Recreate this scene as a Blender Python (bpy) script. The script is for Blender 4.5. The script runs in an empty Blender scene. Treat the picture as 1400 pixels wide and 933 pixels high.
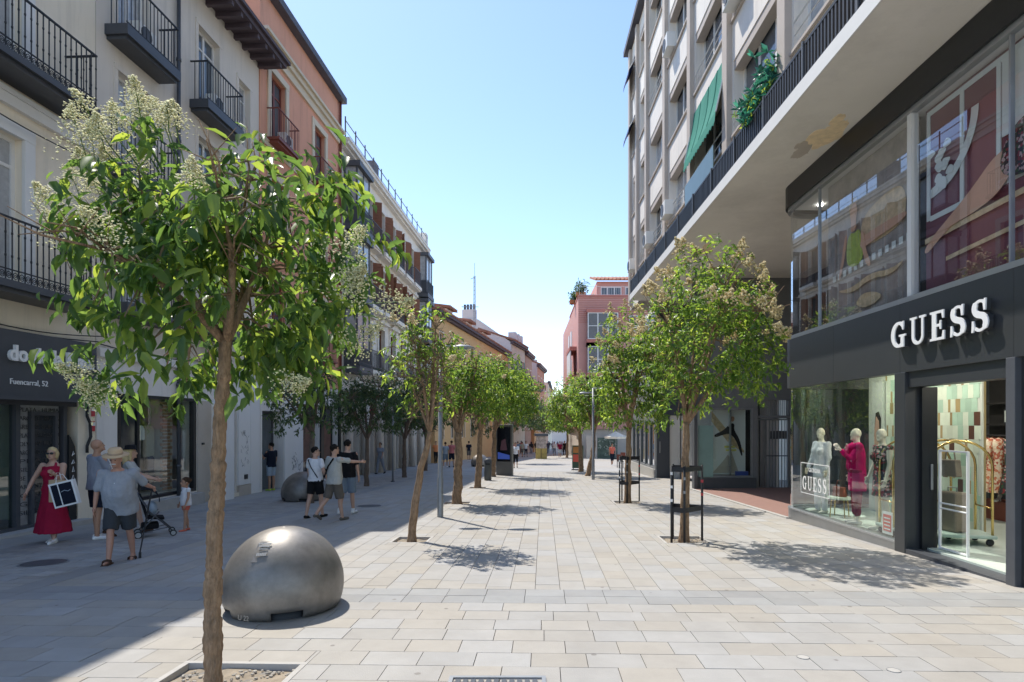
import bpy, bmesh, math, random
import numpy as np
from mathutils import Vector, Matrix, Euler, Quaternion
R = math.radians
random.seed(7); rng = np.random.default_rng(7)
SC = bpy.context.scene
COL = SC.collection
# ---------------------------------------------------------------- camera, sky, sun, exposure
FPX, CX, HY, GY, CAMH = 800.0, 720.0, 580.0, 603.0, 1.78     # pixel focal length and vanishing lines of a 1400x933 picture
SLOPE = (GY - HY) / FPX                                       # the street falls gently away
cam = bpy.data.cameras.new('camera'); cam.lens = 36 * FPX / 1400; cam.sensor_width = 36
cam.shift_x = -(CX - 700) / 1400; cam.shift_y = (HY - 466.5) / 1400
cam.clip_start = .05; cam.clip_end = 4000
co = bpy.data.objects.new('camera', cam); COL.objects.link(co)
co.location = (0, 0, CAMH); co.rotation_euler = (R(90), 0, 0); SC.camera = co
SUN = Vector((-.36, .50, 1)).normalized()
EL = math.asin(SUN.z)
w = bpy.data.worlds.new('World'); SC.world = w; w.use_nodes = True
nt = w.node_tree; bg = nt.nodes['Background']; sky = nt.nodes.new('ShaderNodeTexSky')
sky.sky_type = 'NISHITA'; sky.sun_disc = False; sky.sun_elevation = EL; sky.sun_rotation = math.atan2(SUN.x, SUN.y)
sky.air_density = .92; sky.dust_density = .35; sky.ozone_density = 1.3; sky.altitude = 650
nt.links.new(sky.outputs[0], bg.inputs[0]); bg.inputs[1].default_value = .15
sl = bpy.data.lights.new('sun', 'SUN'); sl.energy = 2.8; sl.angle = R(.5); sl.color = (1, .95, .86)
so = bpy.data.objects.new('sun', sl); COL.objects.link(so)
so.rotation_euler = (-SUN).to_track_quat('-Z', 'Y').to_euler(); so.location = SUN * 60
SC.view_settings.view_transform = 'Standard'; SC.view_settings.look = 'None'
SC.view_settings.gamma = 1; SC.view_settings.exposure = .97; SC.view_settings.use_curve_mapping = False
SC.render.engine = 'CYCLES'
cy = SC.cycles; cy.use_denoising = True; cy.max_bounces = 8; cy.diffuse_bounces = 6; cy.glossy_bounces = 4
cy.transparent_max_bounces = 12; cy.transmission_bounces = 4; cy.caustics_reflective = False; cy.caustics_refractive = False
cy.sample_clamp_indirect = 6

def gz(Y): return -SLOPE * Y
def gp(x, y):                                   # the street point that a picture point shows
    Y = CAMH * FPX / (y - GY); return Vector(((x - CX) / FPX * Y, Y, gz(Y)))

# ---------------------------------------------------------------- materials
MATS = {}
def mat(name, col, rough=.7, var=.12, vs=2.0, bump=0, bs=60, metal=0, island=0, hue=0, spec=.4, coat=0, stain=0, sc=(.3, .27, .22), stretch=1, spots=0, streak=0):
    if name in MATS: return MATS[name]
    m = bpy.data.materials.new(name); m.use_nodes = True; n = m.node_tree.nodes; L = m.node_tree.links
    p = n['Principled BSDF']; p.inputs['Roughness'].default_value = rough; p.inputs['Metallic'].default_value = metal
    p.inputs['Specular IOR Level'].default_value = spec; p.inputs['Coat Weight'].default_value = coat
    geo = n.new('ShaderNodeNewGeometry')
    no = n.new('ShaderNodeTexNoise'); no.inputs['Scale'].default_value = vs; no.inputs['Detail'].default_value = 6; no.inputs['Roughness'].default_value = .65
    pos = geo.outputs['Position']
    if stretch != 1:
        ms = n.new('ShaderNodeMapping'); ms.inputs['Scale'].default_value = (1, 1, stretch); L.new(pos, ms.inputs[0]); pos = ms.outputs[0]
    L.new(pos, no.inputs['Vector'])
    hs = n.new('ShaderNodeHueSaturation'); hs.inputs['Color'].default_value = (*col, 1)
    mr = n.new('ShaderNodeMapRange'); mr.inputs[1].default_value = .25; mr.inputs[2].default_value = .75
    mr.inputs[3].default_value = 1 - var; mr.inputs[4].default_value = 1 + var
    L.new(no.outputs['Fac'], mr.inputs[0]); val = mr.outputs[0]
    if island:
        oi = n.new('ShaderNodeObjectInfo'); ad = n.new('ShaderNodeMath'); ad.operation = 'ADD'
        L.new(oi.outputs['Random'], ad.inputs[0]); L.new(geo.outputs['Random Per Island'], ad.inputs[1])
        fr = n.new('ShaderNodeMath'); fr.operation = 'FRACT'; L.new(ad.outputs[0], fr.inputs[0])
        m2 = n.new('ShaderNodeMapRange'); m2.inputs[3].default_value = 1 - island; m2.inputs[4].default_value = 1 + island
        L.new(fr.outputs[0], m2.inputs[0]); mu = n.new('ShaderNodeMath'); mu.operation = 'MULTIPLY'
        L.new(val, mu.inputs[0]); L.new(m2.outputs[0], mu.inputs[1]); val = mu.outputs[0]
        if hue:
            f7 = n.new('ShaderNodeMath'); f7.operation = 'MULTIPLY'; f7.inputs[1].default_value = 7.3; L.new(fr.outputs[0], f7.inputs[0])
            f8 = n.new('ShaderNodeMath'); f8.operation = 'FRACT'; L.new(f7.outputs[0], f8.inputs[0])
            m3 = n.new('ShaderNodeMapRange'); m3.inputs[3].default_value = .3; m3.inputs[4].default_value = 1 + hue
            L.new(f8.outputs[0], m3.inputs[0]); L.new(m3.outputs[0], hs.inputs['Saturation'])
    L.new(val, hs.inputs['Value']); out = hs.outputs[0]
    if stain:
        n2 = n.new('ShaderNodeTexNoise'); n2.inputs['Scale'].default_value = vs * .37; n2.inputs['Detail'].default_value = 8; n2.inputs['Roughness'].default_value = .72
        mp = n.new('ShaderNodeMapping'); mp.inputs['Scale'].default_value = (1, 1, .35); L.new(geo.outputs['Position'], mp.inputs[0]); L.new(mp.outputs[0], n2.inputs['Vector'])
        m4 = n.new('ShaderNodeMapRange'); m4.inputs[1].default_value = .52; m4.inputs[2].default_value = .8; m4.inputs[3].default_value = 0; m4.inputs[4].default_value = stain
        L.new(n2.outputs['Fac'], m4.inputs[0]); mx = n.new('ShaderNodeMix'); mx.data_type = 'RGBA'
        L.new(m4.outputs[0], mx.inputs[0]); L.new(out, mx.inputs[6]); mx.inputs[7].default_value = (*sc, 1); out = mx.outputs[2]
    if streak:                                           # rain streaks and patched render
        n5 = n.new('ShaderNodeTexNoise'); n5.inputs['Scale'].default_value = 3.2; n5.inputs['Detail'].default_value = 7; n5.inputs['Roughness'].default_value = .7
        m5 = n.new('ShaderNodeMapping'); m5.inputs['Scale'].default_value = (1, 1, .07); L.new(geo.outputs['Position'], m5.inputs[0]); L.new(m5.outputs[0], n5.inputs['Vector'])
        r5 = n.new('ShaderNodeMapRange'); r5.inputs[1].default_value = .5; r5.inputs[2].default_value = .82; r5.inputs[3].default_value = 0; r5.inputs[4].default_value = streak; L.new(n5.outputs['Fac'], r5.inputs[0])
        x5 = n.new('ShaderNodeMix'); x5.data_type = 'RGBA'; L.new(r5.outputs[0], x5.inputs[0]); L.new(out, x5.inputs[6]); x5.inputs[7].default_value = (*[c * .55 for c in col], 1); out = x5.outputs[2]
    if spots:                                            # gum, drips and trodden dirt
        v6 = n.new('ShaderNodeTexVoronoi'); v6.inputs['Scale'].default_value = 2.6; L.new(geo.outputs['Position'], v6.inputs['Vector'])
        n6 = n.new('ShaderNodeTexNoise'); n6.inputs['Scale'].default_value = 30; L.new(geo.outputs['Position'], n6.inputs['Vector'])
        a6 = n.new('ShaderNodeMath'); a6.operation = 'MULTIPLY_ADD'; a6.inputs[1].default_value = .05; L.new(n6.outputs['Fac'], a6.inputs[0]); L.new(v6.outputs['Distance'], a6.inputs[2])
        r6 = n.new('ShaderNodeMapRange'); r6.inputs[1].default_value = .075; r6.inputs[2].default_value = .10; r6.inputs[3].default_value = spots; r6.inputs[4].default_value = 0; L.new(a6.outputs[0], r6.inputs[0])
        x6 = n.new('ShaderNodeMix'); x6.data_type = 'RGBA'; L.new(r6.outputs[0], x6.inputs[0]); L.new(out, x6.inputs[6]); x6.inputs[7].default_value = (.16, .145, .13, 1); out = x6.outputs[2]
        n7 = n.new('ShaderNodeTexNoise'); n7.inputs['Scale'].default_value = .9; n7.inputs['Detail'].default_value = 9; n7.inputs['Roughness'].default_value = .75; L.new(geo.outputs['Position'], n7.inputs['Vector'])
        r7 = n.new('ShaderNodeMapRange'); r7.inputs[1].default_value = .45; r7.inputs[2].default_value = .8; r7.inputs[3].default_value = 0; r7.inputs[4].default_value = .55; L.new(n7.outputs['Fac'], r7.inputs[0])
        x7 = n.new('ShaderNodeMix'); x7.data_type = 'RGBA'; L.new(r7.outputs[0], x7.inputs[0]); L.new(out, x7.inputs[6]); x7.inputs[7].default_value = (.33, .30, .265, 1); out = x7.outputs[2]
    L.new(out, p.inputs['Base Color'])
    if bump:
        nb = n.new('ShaderNodeTexNoise'); nb.inputs['Scale'].default_value = bs; nb.inputs['Detail'].default_value = 5
        L.new(pos, nb.inputs['Vector'])
        b = n.new('ShaderNodeBump'); b.inputs['Strength'].default_value = bump; b.inputs['Distance'].default_value = .01 if stretch == 1 else .03
        L.new(nb.outputs['Fac'], b.inputs['Height']); L.new(b.outputs[0], p.inputs['Normal'])
    MATS[name] = m; return m
def glass_mat(name, tint, refl=1.0, rough=0):
    m = bpy.data.materials.new(name); m.use_nodes = True; n = m.node_tree.nodes; L = m.node_tree.links
    n.remove(n['Principled BSDF']); o = n['Material Output']
    t = n.new('ShaderNodeBsdfTransparent'); t.inputs[0].default_value = (*tint, 1)
    g = n.new('ShaderNodeBsdfGlossy'); g.inputs['Roughness'].default_value = rough; g.inputs[0].default_value = (.95, .97, 1, 1)
    ge = n.new('ShaderNodeNewGeometry'); dt = n.new('ShaderNodeVectorMath'); dt.operation = 'DOT_PRODUCT'; L.new(ge.outputs['Incoming'], dt.inputs[0]); L.new(ge.outputs['Normal'], dt.inputs[1])
    def mth(op, a, b=None):
        q = n.new('ShaderNodeMath'); q.operation = op; q.use_clamp = op == 'SUBTRACT'
        for i, v in enumerate((a, b)):
            if v is None: continue
            if isinstance(v, (int, float)): q.inputs[i].default_value = v
            else: L.new(v, q.inputs[i])
        return q.outputs[0]
    sch = mth('ADD', mth('MULTIPLY', mth('POWER', mth('SUBTRACT', 1.0, mth('ABSOLUTE', dt.outputs['Value'])), 5.0), .95), .043)      # both faces of a pane
    mu = n.new('ShaderNodeMath'); mu.operation = 'MULTIPLY'; mu.inputs[1].default_value = 1.8 * refl; mu.use_clamp = True; L.new(sch, mu.inputs[0])
    mx = n.new('ShaderNodeMixShader'); L.new(mu.outputs[0], mx.inputs[0]); L.new(t.outputs[0], mx.inputs[1]); L.new(g.outputs[0], mx.inputs[2])
    L.new(mx.outputs[0], o.inputs[0]); MATS[name] = m; return m
def leaf_mat(name, c1, c2, c3, trans=.35):
    m = bpy.data.materials.new(name); m.use_nodes = True; n = m.node_tree.nodes; L = m.node_tree.links
    p = n['Principled BSDF']; p.inputs['Roughness'].default_value = .38; p.inputs['Specular IOR Level'].default_value = .45; o = n['Material Output']
    geo = n.new('ShaderNodeNewGeometry'); oi = n.new('ShaderNodeObjectInfo'); ad = n.new('ShaderNodeMath'); ad.operation = 'ADD'
    L.new(oi.outputs['Random'], ad.inputs[0]); L.new(geo.outputs['Random Per Island'], ad.inputs[1])
    fr = n.new('ShaderNodeMath'); fr.operation = 'FRACT'; L.new(ad.outputs[0], fr.inputs[0])
    cr = n.new('ShaderNodeValToRGB'); e = cr.color_ramp.elements; e[0].color = (*c1, 1); e[1].color = (*c3, 1); x = e.new(.68); x.color = (*c2, 1)
    L.new(fr.outputs[0], cr.inputs[0]); L.new(cr.outputs[0], p.inputs['Base Color'])
    hs = n.new('ShaderNodeHueSaturation'); hs.inputs['Value'].default_value = 3.9; hs.inputs['Hue'].default_value = .465; hs.inputs['Saturation'].default_value = 1.1; L.new(cr.outputs[0], hs.inputs['Color'])
    t = n.new('ShaderNodeBsdfTranslucent'); L.new(hs.outputs[0], t.inputs[0])
    mx = n.new('ShaderNodeMixShader'); mx.inputs[0].default_value = trans; L.new(p.outputs[0], mx.inputs[1]); L.new(t.outputs[0], mx.inputs[2]); L.new(mx.outputs[0], o.inputs[0])
    MATS[name] = m; return m
def emit_mat(name, col, s):
    m = bpy.data.materials.new(name); m.use_nodes = True; p = m.node_tree.nodes['Principled BSDF']
    p.inputs['Base Color'].default_value = (*col, 1); p.inputs['Emission Color'].default_value = (*col, 1); p.inputs['Emission Strength'].default_value = s
    MATS[name] = m; return m
def pattern_mat(name, cols, scale, rough=.7, kind='V'):
    """cloth prints, tile and brick patterns too small to build"""
    m = bpy.data.materials.new(name); m.use_nodes = True; n = m.node_tree.nodes; L = m.node_tree.links
    p = n['Principled BSDF']; p.inputs['Roughness'].default_value = rough
    tc = n.new('ShaderNodeTexCoord')
    if kind == 'V':
        v = n.new('ShaderNodeTexVoronoi'); v.inputs['Scale'].default_value = scale; L.new(tc.outputs['Object'], v.inputs['Vector'])
        s = n.new('ShaderNodeSeparateColor'); L.new(v.outputs['Color'], s.inputs[0]); fac = s.outputs[0]
    elif kind == 'W':
        v = n.new('ShaderNodeTexWave'); v.inputs['Scale'].default_value = scale; v.inputs['Distortion'].default_value = 2; L.new(tc.outputs['Object'], v.inputs['Vector']); fac = v.outputs['Fac']
    else:
        v = n.new('ShaderNodeTexNoise'); v.inputs['Scale'].default_value = scale; v.inputs['Detail'].default_value = 5; L.new(tc.outputs['Object'], v.inputs['Vector']); fac = v.outputs['Fac']
    cr = n.new('ShaderNodeValToRGB'); cr.color_ramp.interpolation = 'CONSTANT' if kind == 'V' else 'LINEAR'
    e = cr.color_ramp.elements
    while len(e) < len(cols): e.new(.5)
    for i, c in enumerate(cols): e[i].position = i / len(cols) if kind == 'V' else .25 + .5 * i / max(1, len(cols) - 1); e[i].color = (*c, 1)
    L.new(fac, cr.inputs[0]); L.new(cr.outputs[0], p.inputs['Base Color']); MATS[name] = m; return m

# ---------------------------------------------------------------- mesh builder
class MB:
    def __init__(s): s.v = []; s.f = []
    def poly(s, pts): i = len(s.v); s.v += [tuple(p) for p in pts]; s.f.append(tuple(range(i, i + len(pts)))); return s
    def box(s, x0, x1, y0, y1, z0, z1):
        i = len(s.v); s.v += [(x, y, z) for z in (z0, z1) for y in (y0, y1) for x in (x0, x1)]
        s.f += [tuple(i + k for k in q) for q in ((0, 2, 3, 1), (4, 5, 7, 6), (0, 1, 5, 4), (2, 6, 7, 3), (0, 4, 6, 2), (1, 3, 7, 5))]; return s
    def hexa(s, b, t):                                   # 4 bottom points, 4 top points, both counter-clockwise seen from above
        i = len(s.v); s.v += [tuple(p) for p in b] + [tuple(p) for p in t]
        s.f += [tuple(i + k for k in q) for q in ((3, 2, 1, 0), (4, 5, 6, 7), (0, 1, 5, 4), (1, 2, 6, 5), (2, 3, 7, 6), (3, 0, 4, 7))]; return s
    def bar(s, p, q, a, b=None):                         # rectangular bar from p to q
        p = Vector(p); q = Vector(q); d = (q - p).normalized(); b = b or a
        u = d.cross(Vector((0, 0, 1))) if abs(d.z) < .95 else d.cross(Vector((0, 1, 0))); u.normalize(); v = d.cross(u)
        c = [(-a / 2, -b / 2), (a / 2, -b / 2), (a / 2, b / 2), (-a / 2, b / 2)]
        return s.hexa([p + u * x + v * y for x, y in c], [q + u * x + v * y for x, y in c])
    def tube(s, pts, rads, n=8, caps=True):
        pts = [Vector(p) for p in pts]; rings = []
        if not hasattr(rads, '__len__'): rads = [rads] * len(pts)
        u = None
        for k, p in enumerate(pts):
            d = (pts[min(k + 1, len(pts) - 1)] - pts[max(k - 1, 0)]).normalized()
            if u is None: u = d.cross(Vector((0, 0, 1))) if abs(d.z) < .9 else d.cross(Vector((0, 1, 0)))
            u = (u - d * u.dot(d)).normalized(); v = d.cross(u); i = len(s.v)
            s.v += [tuple(p + (u * math.cos(2 * math.pi * j / n) + v * math.sin(2 * math.pi * j / n)) * rads[k]) for j in range(n)]; rings.append(i)
        for a, b in zip(rings, rings[1:]):
            s.f += [(a + j, a + (j + 1) % n, b + (j + 1) % n, b + j) for j in range(n)]
        if caps: s.f += [tuple(rings[0] + j for j in reversed(range(n))), tuple(rings[-1] + j for j in range(n))]
        return s
    def ell(s, c, r, nu=12, nv=8, M=None):
        i = len(s.v); c = Vector(c); r = (r, r, r) if not hasattr(r, '__len__') else r
        P = []
        for a in range(nv + 1):
            t = math.pi * a / nv
            for b in range(nu):
                f = 2 * math.pi * b / nu; p = Vector((math.sin(t) * math.cos(f) * r[0], math.sin(t) * math.sin(f) * r[1], math.cos(t) * r[2]))
                P.append(tuple(c + (M @ p if M else p)))
        s.v += P
        s.f += [(i + a * nu + b, i + (a + 1) * nu + b, i + (a + 1) * nu + (b + 1) % nu, i + a * nu + (b + 1) % nu) for a in range(nv) for b in range(nu)]
        return s
    def lathe(s, prof, c=(0, 0, 0), n=24):
        i = len(s.v); m = len(prof)
        s.v += [(c[0] + r * math.cos(2 * math.pi * b / n), c[1] + r * math.sin(2 * math.pi * b / n), c[2] + z) for r, z in prof for b in range(n)]
        s.f += [(i + a * n + b, i + a * n + (b + 1) % n, i + (a + 1) * n + (b + 1) % n, i + (a + 1) * n + b) for a in range(m - 1) for b in range(n)]; return s
    def prism(s, pts, y0, y1):                           # outline in x,z extruded along y (counter-clockwise seen from -y)
        n = len(pts); i = len(s.v); s.v += [(x, y0, z) for x, z in pts] + [(x, y1, z) for x, z in pts]
        s.f += [tuple(range(i, i + n)), tuple(range(i + 2 * n - 1, i + n - 1, -1))]
        s.f += [(i + k, i + n + k, i + n + (k + 1) % n, i + (k + 1) % n) for k in range(n)]; return s
    def slab(s, pts, z0, z1):                            # outline in x,y extruded upward
        n = len(pts); i = len(s.v); s.v += [(x, y, z0) for x, y in pts] + [(x, y, z1) for x, y in pts]
        s.f += [tuple(range(i + n - 1, i - 1, -1)), tuple(range(i + n, i + 2 * n))]
        s.f += [(i + k, i + (k + 1) % n, i + n + (k + 1) % n, i + n + k) for k in range(n)]; return s
    def add(s, verts, faces, M=None):
        i = len(s.v); s.v += [tuple(M @ Vector(p)) if M else tuple(p) for p in verts]; s.f += [tuple(i + k for k in f) for f in faces]; return s
    def mesh(s, name):
        me = bpy.data.meshes.new(name); me.from_pydata(s.v, [], s.f); me.update(); return me
    def build(s, name, m, parent=None, smooth=False, bevel=0, kind=None, label=None, loc=None, rz=0):
        me = s.mesh(name)
        o = bpy.data.objects.new(name, me); COL.objects.link(o); me.materials.append(m if not isinstance(m, str) else MATS[m])
        if smooth: me.polygons.foreach_set('use_smooth', [True] * len(me.polygons))
        if parent: o.parent = parent
        if loc is not None: o.location = loc
        if rz: o.rotation_euler = (0, 0, rz)
        if bevel: b = o.modifiers.new('bevel', 'BEVEL'); b.width = bevel; b.segments = 2; b.limit_method = 'ANGLE'
        if kind: o['kind'] = kind
        if label: o['label'] = label
        return o
def tag(o, label, cat, group=None):
    o['label'] = label; o['category'] = cat
    if group: o['group'] = group
    return o
def E(name, label, cat, loc=(0, 0, 0), rz=0, group=None):
    o = bpy.data.objects.new(name, None); COL.objects.link(o); o.location = loc; o.rotation_euler = (0, 0, rz); o.empty_display_size = .1
    return tag(o, label, cat, group)
def dup(root, loc, rz=None, label=None, group=None):
    def cp(o, par):
        c = o.copy(); COL.objects.link(c); c.parent = par
        for ch in list(o.children): cp(ch, c)
        return c
    r = cp(root, None); r.location = loc
    if rz is not None: r.rotation_euler = (0, 0, rz)
    if label: r['label'] = label
    if group: r['group'] = group
    return r
TMP = bpy.data.scenes.new('workbench')                  # modifiers are evaluated here, apart from the big scene
def eval_mesh(o):
    TMP.collection.objects.link(o); vl = TMP.view_layers[0]; vl.update(); dg = vl.depsgraph; return bpy.data.meshes.new_from_object(o.evaluated_get(dg), depsgraph=dg)
def text_mb(body, size, ext=.0, align='LEFT', space=1.0, bold=0):
    c = bpy.data.curves.new('t', 'FONT'); c.body = body; c.size = size; c.extrude = ext; c.align_x = align; c.space_character = space; c.offset = bold; c.resolution_u = 3
    o = bpy.data.objects.new('t', c); me = eval_mesh(o)
    mb = MB(); M = Matrix.Rotation(R(90), 4, 'X')
    mb.add([v.co for v in me.vertices], [tuple(p.vertices) for p in me.polygons], M)
    bpy.data.objects.remove(o); bpy.data.curves.remove(c); bpy.data.meshes.remove(me); return mb
def shift(mb, d): mb.v = [(x + d[0], y + d[1], z + d[2]) for x, y, z in mb.v]; return mb

# facade helpers: local x runs to the right as seen from the street, y into the wall, z up
def wall(mb, x0, x1, z0, z1, ops, y=0, rev=.22):
    xs = sorted({x0, x1, *[min(max(o[k], x0), x1) for o in ops for k in (0, 1)]}); zs = sorted({z0, z1, *[min(max(o[k], z0), z1) for o in ops for k in (2, 3)]})
    for a, b in zip(xs, xs[1:]):
        for c, d in zip(zs, zs[1:]):
            if any(o[0] < (a + b) / 2 < o[1] and o[2] < (c + d) / 2 < o[3] for o in ops): continue
            mb.poly([(a, y, c), (b, y, c), (b, y, d), (a, y, d)])
    for o in ops:
        a, b, c, d = o[:4]; e = y + rev
        mb.poly([(a, y, c), (a, e, c), (b, e, c), (b, y, c)]); mb.poly([(a, y, d), (b, y, d), (b, e, d), (a, e, d)])
        mb.poly([(a, y, c), (a, y, d), (a, e, d), (a, e, c)]); mb.poly([(b, y, c), (b, e, c), (b, e, d), (b, y, d)])
    return mb
def body(mb, x0, x1, z0, z1, depth, y=0):                # sides, back and roof of a block behind its front wall
    mb.poly([(x0, y, z0), (x0, y, z1), (x0, y + depth, z1), (x0, y + depth, z0)]); mb.poly([(x1, y, z0), (x1, y + depth, z0), (x1, y + depth, z1), (x1, y, z1)])
    mb.poly([(x0, y + depth, z0), (x0, y + depth, z1), (x1, y + depth, z1), (x1, y + depth, z0)]); mb.poly([(x0, y, z1), (x1, y, z1), (x1, y + depth, z1), (x0, y + depth, z1)])
    return mb
def window(root, x0, x1, z0, z1, y, fm, gm, nv=2, nh=1, fw=.06, name='window', tz=None, d=.06):
    m = MB(); m.box(x0, x0 + fw, y, y + d, z0, z1).box(x1 - fw, x1, y, y + d, z0, z1).box(x0 + fw, x1 - fw, y, y + d, z0, z0 + fw).box(x0 + fw, x1 - fw, y, y + d, z1 - fw, z1)
    for k in range(1, nv): c = x0 + (x1 - x0) * k / nv; m.box(c - fw * .6, c + fw * .6, y + .004, y + d - .004, z0 + fw, z1 - fw)
    hz = [z0 + (z1 - z0) * k / nh for k in range(1, nh)] if tz is None else tz
    for c in hz:
        for k in range(nv):
            a = x0 + (x1 - x0) * k / nv + fw * (.6 if k else 1); b = x0 + (x1 - x0) * (k + 1) / nv - fw * (.6 if k < nv - 1 else 1)
            m.box(a, b, y + .008, y + d - .008, c - fw * .4, c + fw * .4)
    o = m.build(name, fm, root); q = y + d * .55
    MB().poly([(x0 + .02, q, z0 + .02), (x1 - .02, q, z0 + .02), (x1 - .02, q, z1 - .02), (x0 + .02, q, z1 - .02)]).build('pane', gm, o)
    return o
def railing(x0, x1, z0, z1, yo, yi, sp=.12, t=.016, knobs=False, scroll=False):
    m = MB(); m.box(x0, x1, yo, yo + .04, z1 - .03, z1)
    for x in (x0, x1 - .04): m.box(x, x + .04, yo + .04, yi, z1 - .03, z1)
    zb = z0 + (.18 if scroll else .05); m.box(x0, x1, yo + .008, yo + .032, zb, zb + .02)
    n = max(2, int((x1 - x0) / sp)); k2 = max(2, int((yi - yo) / sp))
    P = [(x0 + .02 + (x1 - x0 - .04) * k / n, yo + .02) for k in range(n + 1)] + [(x, yo + .02 + (yi - yo - .02) * k / k2) for x in (x0 + .02, x1 - .02) for k in range(1, k2)]
    for x, y in P:
        m.box(x - t / 2, x + t / 2, y - t / 2, y + t / 2, z0, z1 - .03)
        if knobs:
            for q in (.38, .74): m.ell((x, y, z0 + (z1 - z0) * q), (t * 1.25, t * 1.25, t * 2.2), 5, 3)
    if scroll:
        for k in range(n):
            x = x0 + .02 + (x1 - x0 - .04) * (k + .5) / n; rr = min(sp * .36, .06)
            m.tube([(x + rr * math.cos(a), yo + .02, z0 + .09 + rr * 1.3 * math.sin(a)) for a in [i * math.pi / 4 for i in range(8)] + [.6]], .009, 4, False)
            m.tube([(x + rr * .45 * math.cos(a), yo + .02, z0 + .09 + rr * .55 * math.sin(a)) for a in [i * math.pi / 3 for i in range(7)]], .007, 4, False)
    return m
def balcony(root, x0, x1, z, proj, rh, slab_m, rail_m, th=.14, name='balcony', **kw):
    m = MB(); m.box(x0, x1, -proj, .02, z - th, z).box(x0 + .06, x1 - .06, -proj + .08, .02, z - th - .08, z - th)
    b = m.build(name, slab_m, root); railing(x0 + .03, x1 - .03, z, z + rh, -proj + .03, 0, **kw).build('railing', rail_m, b); return b
# ---------------------------------------------------------------- material palette
mat('slab_a', (.378, .355, .322), .75, .09, 3, .3, 90, island=.05, hue=.35, stain=.3, sc=(.34, .305, .26), spots=.7)
mat('slab_dark', (.315, .315, .312), .75, .10, 3, .25, 90, island=.08, hue=.6, spots=.6)
mat('sett', (.37, .36, .345), .8, .12, 3, .3, 90, island=.12, hue=.8, spots=.5)
mat('joint', (.24, .225, .205), .95, .2, 5, .4, 60)
mat('ground', (.30, .29, .28), .9, .1, .5, .2, 20)
mat('soil', (.30, .25, .19), .95, .3, 9, .8, 40)
mat('rim', (.46, .44, .41), .85, .1, 6, .3, 60)
mat('gravel', (.45, .41, .35), .9, .1, 6, 0, 1, island=.3)
mat('cream', (.86, .77, .62), .85, .05, .8, .15, 30, stain=.3, sc=(.70, .64, .55), streak=.5)
mat('white_trim', (.78, .77, .74), .7, .04, 1.5)
mat('grey_render', (.75, .68, .59), .88, .05, .7, .15, 30, stain=.3, sc=(.64, .58, .50), streak=.5)
mat('white_wall', (.84, .81, .77), .8, .05, 1, .1, 30, stain=.35, sc=(.66, .64, .61), streak=.5)
mat('salmon', (.76, .38, .25), .88, .07, .8, .15, 30, stain=.3, sc=(.62, .30, .22), streak=.5)
mat('salmon_trim', (.70, .60, .45), .8, .06, 1)
mat('stone_white', (.82, .77, .69), .85, .06, 1, .2, 30, stain=.4, sc=(.62, .59, .54), streak=.6)
mat('beige_stone', (.55, .49, .42), .8, .08, 2, .1, 50)
mat('iron', (.022, .024, .028), .5, .1, 5)
mat('iron_grey', (.09, .095, .105), .5, .1, 5)
mat('slate', (.10, .10, .12), .7, .15, 2, .2, 20)
mat('wood_eave', (.10, .075, .085), .7, .15, 3)
mat('wood_brown', (.23, .09, .045), .6, .15, 4)
mat('wood_red', (.21, .06, .04), .55, .12, 4)
mat('roof_tile', (.36, .17, .11), .85, .2, 3, .2, 40, island=.25)
mat('win_dark', (.035, .042, .05), .06, .2, 1.5, spec=.6)
mat('win_mid', (.10, .12, .14), .06, .25, 1.2, spec=.6)
mat('win_curtain', (.42, .43, .44), .12, .25, 6, spec=.6)
mat('black_panel', (.016, .018, .021), .35, .1, 2, spec=.5)
mat('shop_black', (.045, .048, .052), .38, .08, 1.2, spec=.5)
mat('anthracite', (.07, .075, .085), .45, .1, 2)
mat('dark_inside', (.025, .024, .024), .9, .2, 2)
mat('sign_white', (.85, .85, .84), .5, .02, 2)
mat('alu', (.42, .43, .44), .35, .05, 3, metal=.6)
mat('steel', (.36, .37, .38), .38, .08, 3, metal=.85)
mat('galv', (.30, .31, .32), .5, .12, 5, metal=.5)
mat('brass', (.70, .50, .20), .22, .05, 3, metal=1)
mat('bark', (.29, .19, .115), .92, .6, 30, 1.0, 40, stain=.55, sc=(.40, .30, .21), stretch=.3)
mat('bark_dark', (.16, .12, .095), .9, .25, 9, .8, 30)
mat('twig', (.24, .17, .10), .9, .2, 9)
mat('petal', (.74, .70, .40), .8, .15, 20, island=.25)
mat('petal_tan', (.74, .60, .33), .8, .15, 20, island=.25)
leaf_mat('leaf', (.03, .07, .022), (.065, .13, .032), (.165, .235, .048), .47)
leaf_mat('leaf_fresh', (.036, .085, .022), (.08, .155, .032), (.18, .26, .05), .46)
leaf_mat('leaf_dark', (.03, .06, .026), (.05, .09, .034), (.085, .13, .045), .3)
leaf_mat('leaf_pale', (.05, .10, .03), (.085, .15, .04), (.13, .20, .05), .36)
leaf_mat('leaf_teal', (.014, .05, .042), (.025, .10, .078), (.06, .19, .155), .3)
glass_mat('glass', (.88, .96, .93), 1.4)
glass_mat('glass_green', (.62, .80, .76), 2.2)
glass_mat('glass_up', (.96, .98, .99), 1.5)
glass_mat('glass_grey', (.60, .66, .68), 2.6)
def cmat(n, c, r=.85, v=.1): return mat(n, c, r, v, 14, .35, 45, spec=.2)
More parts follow.
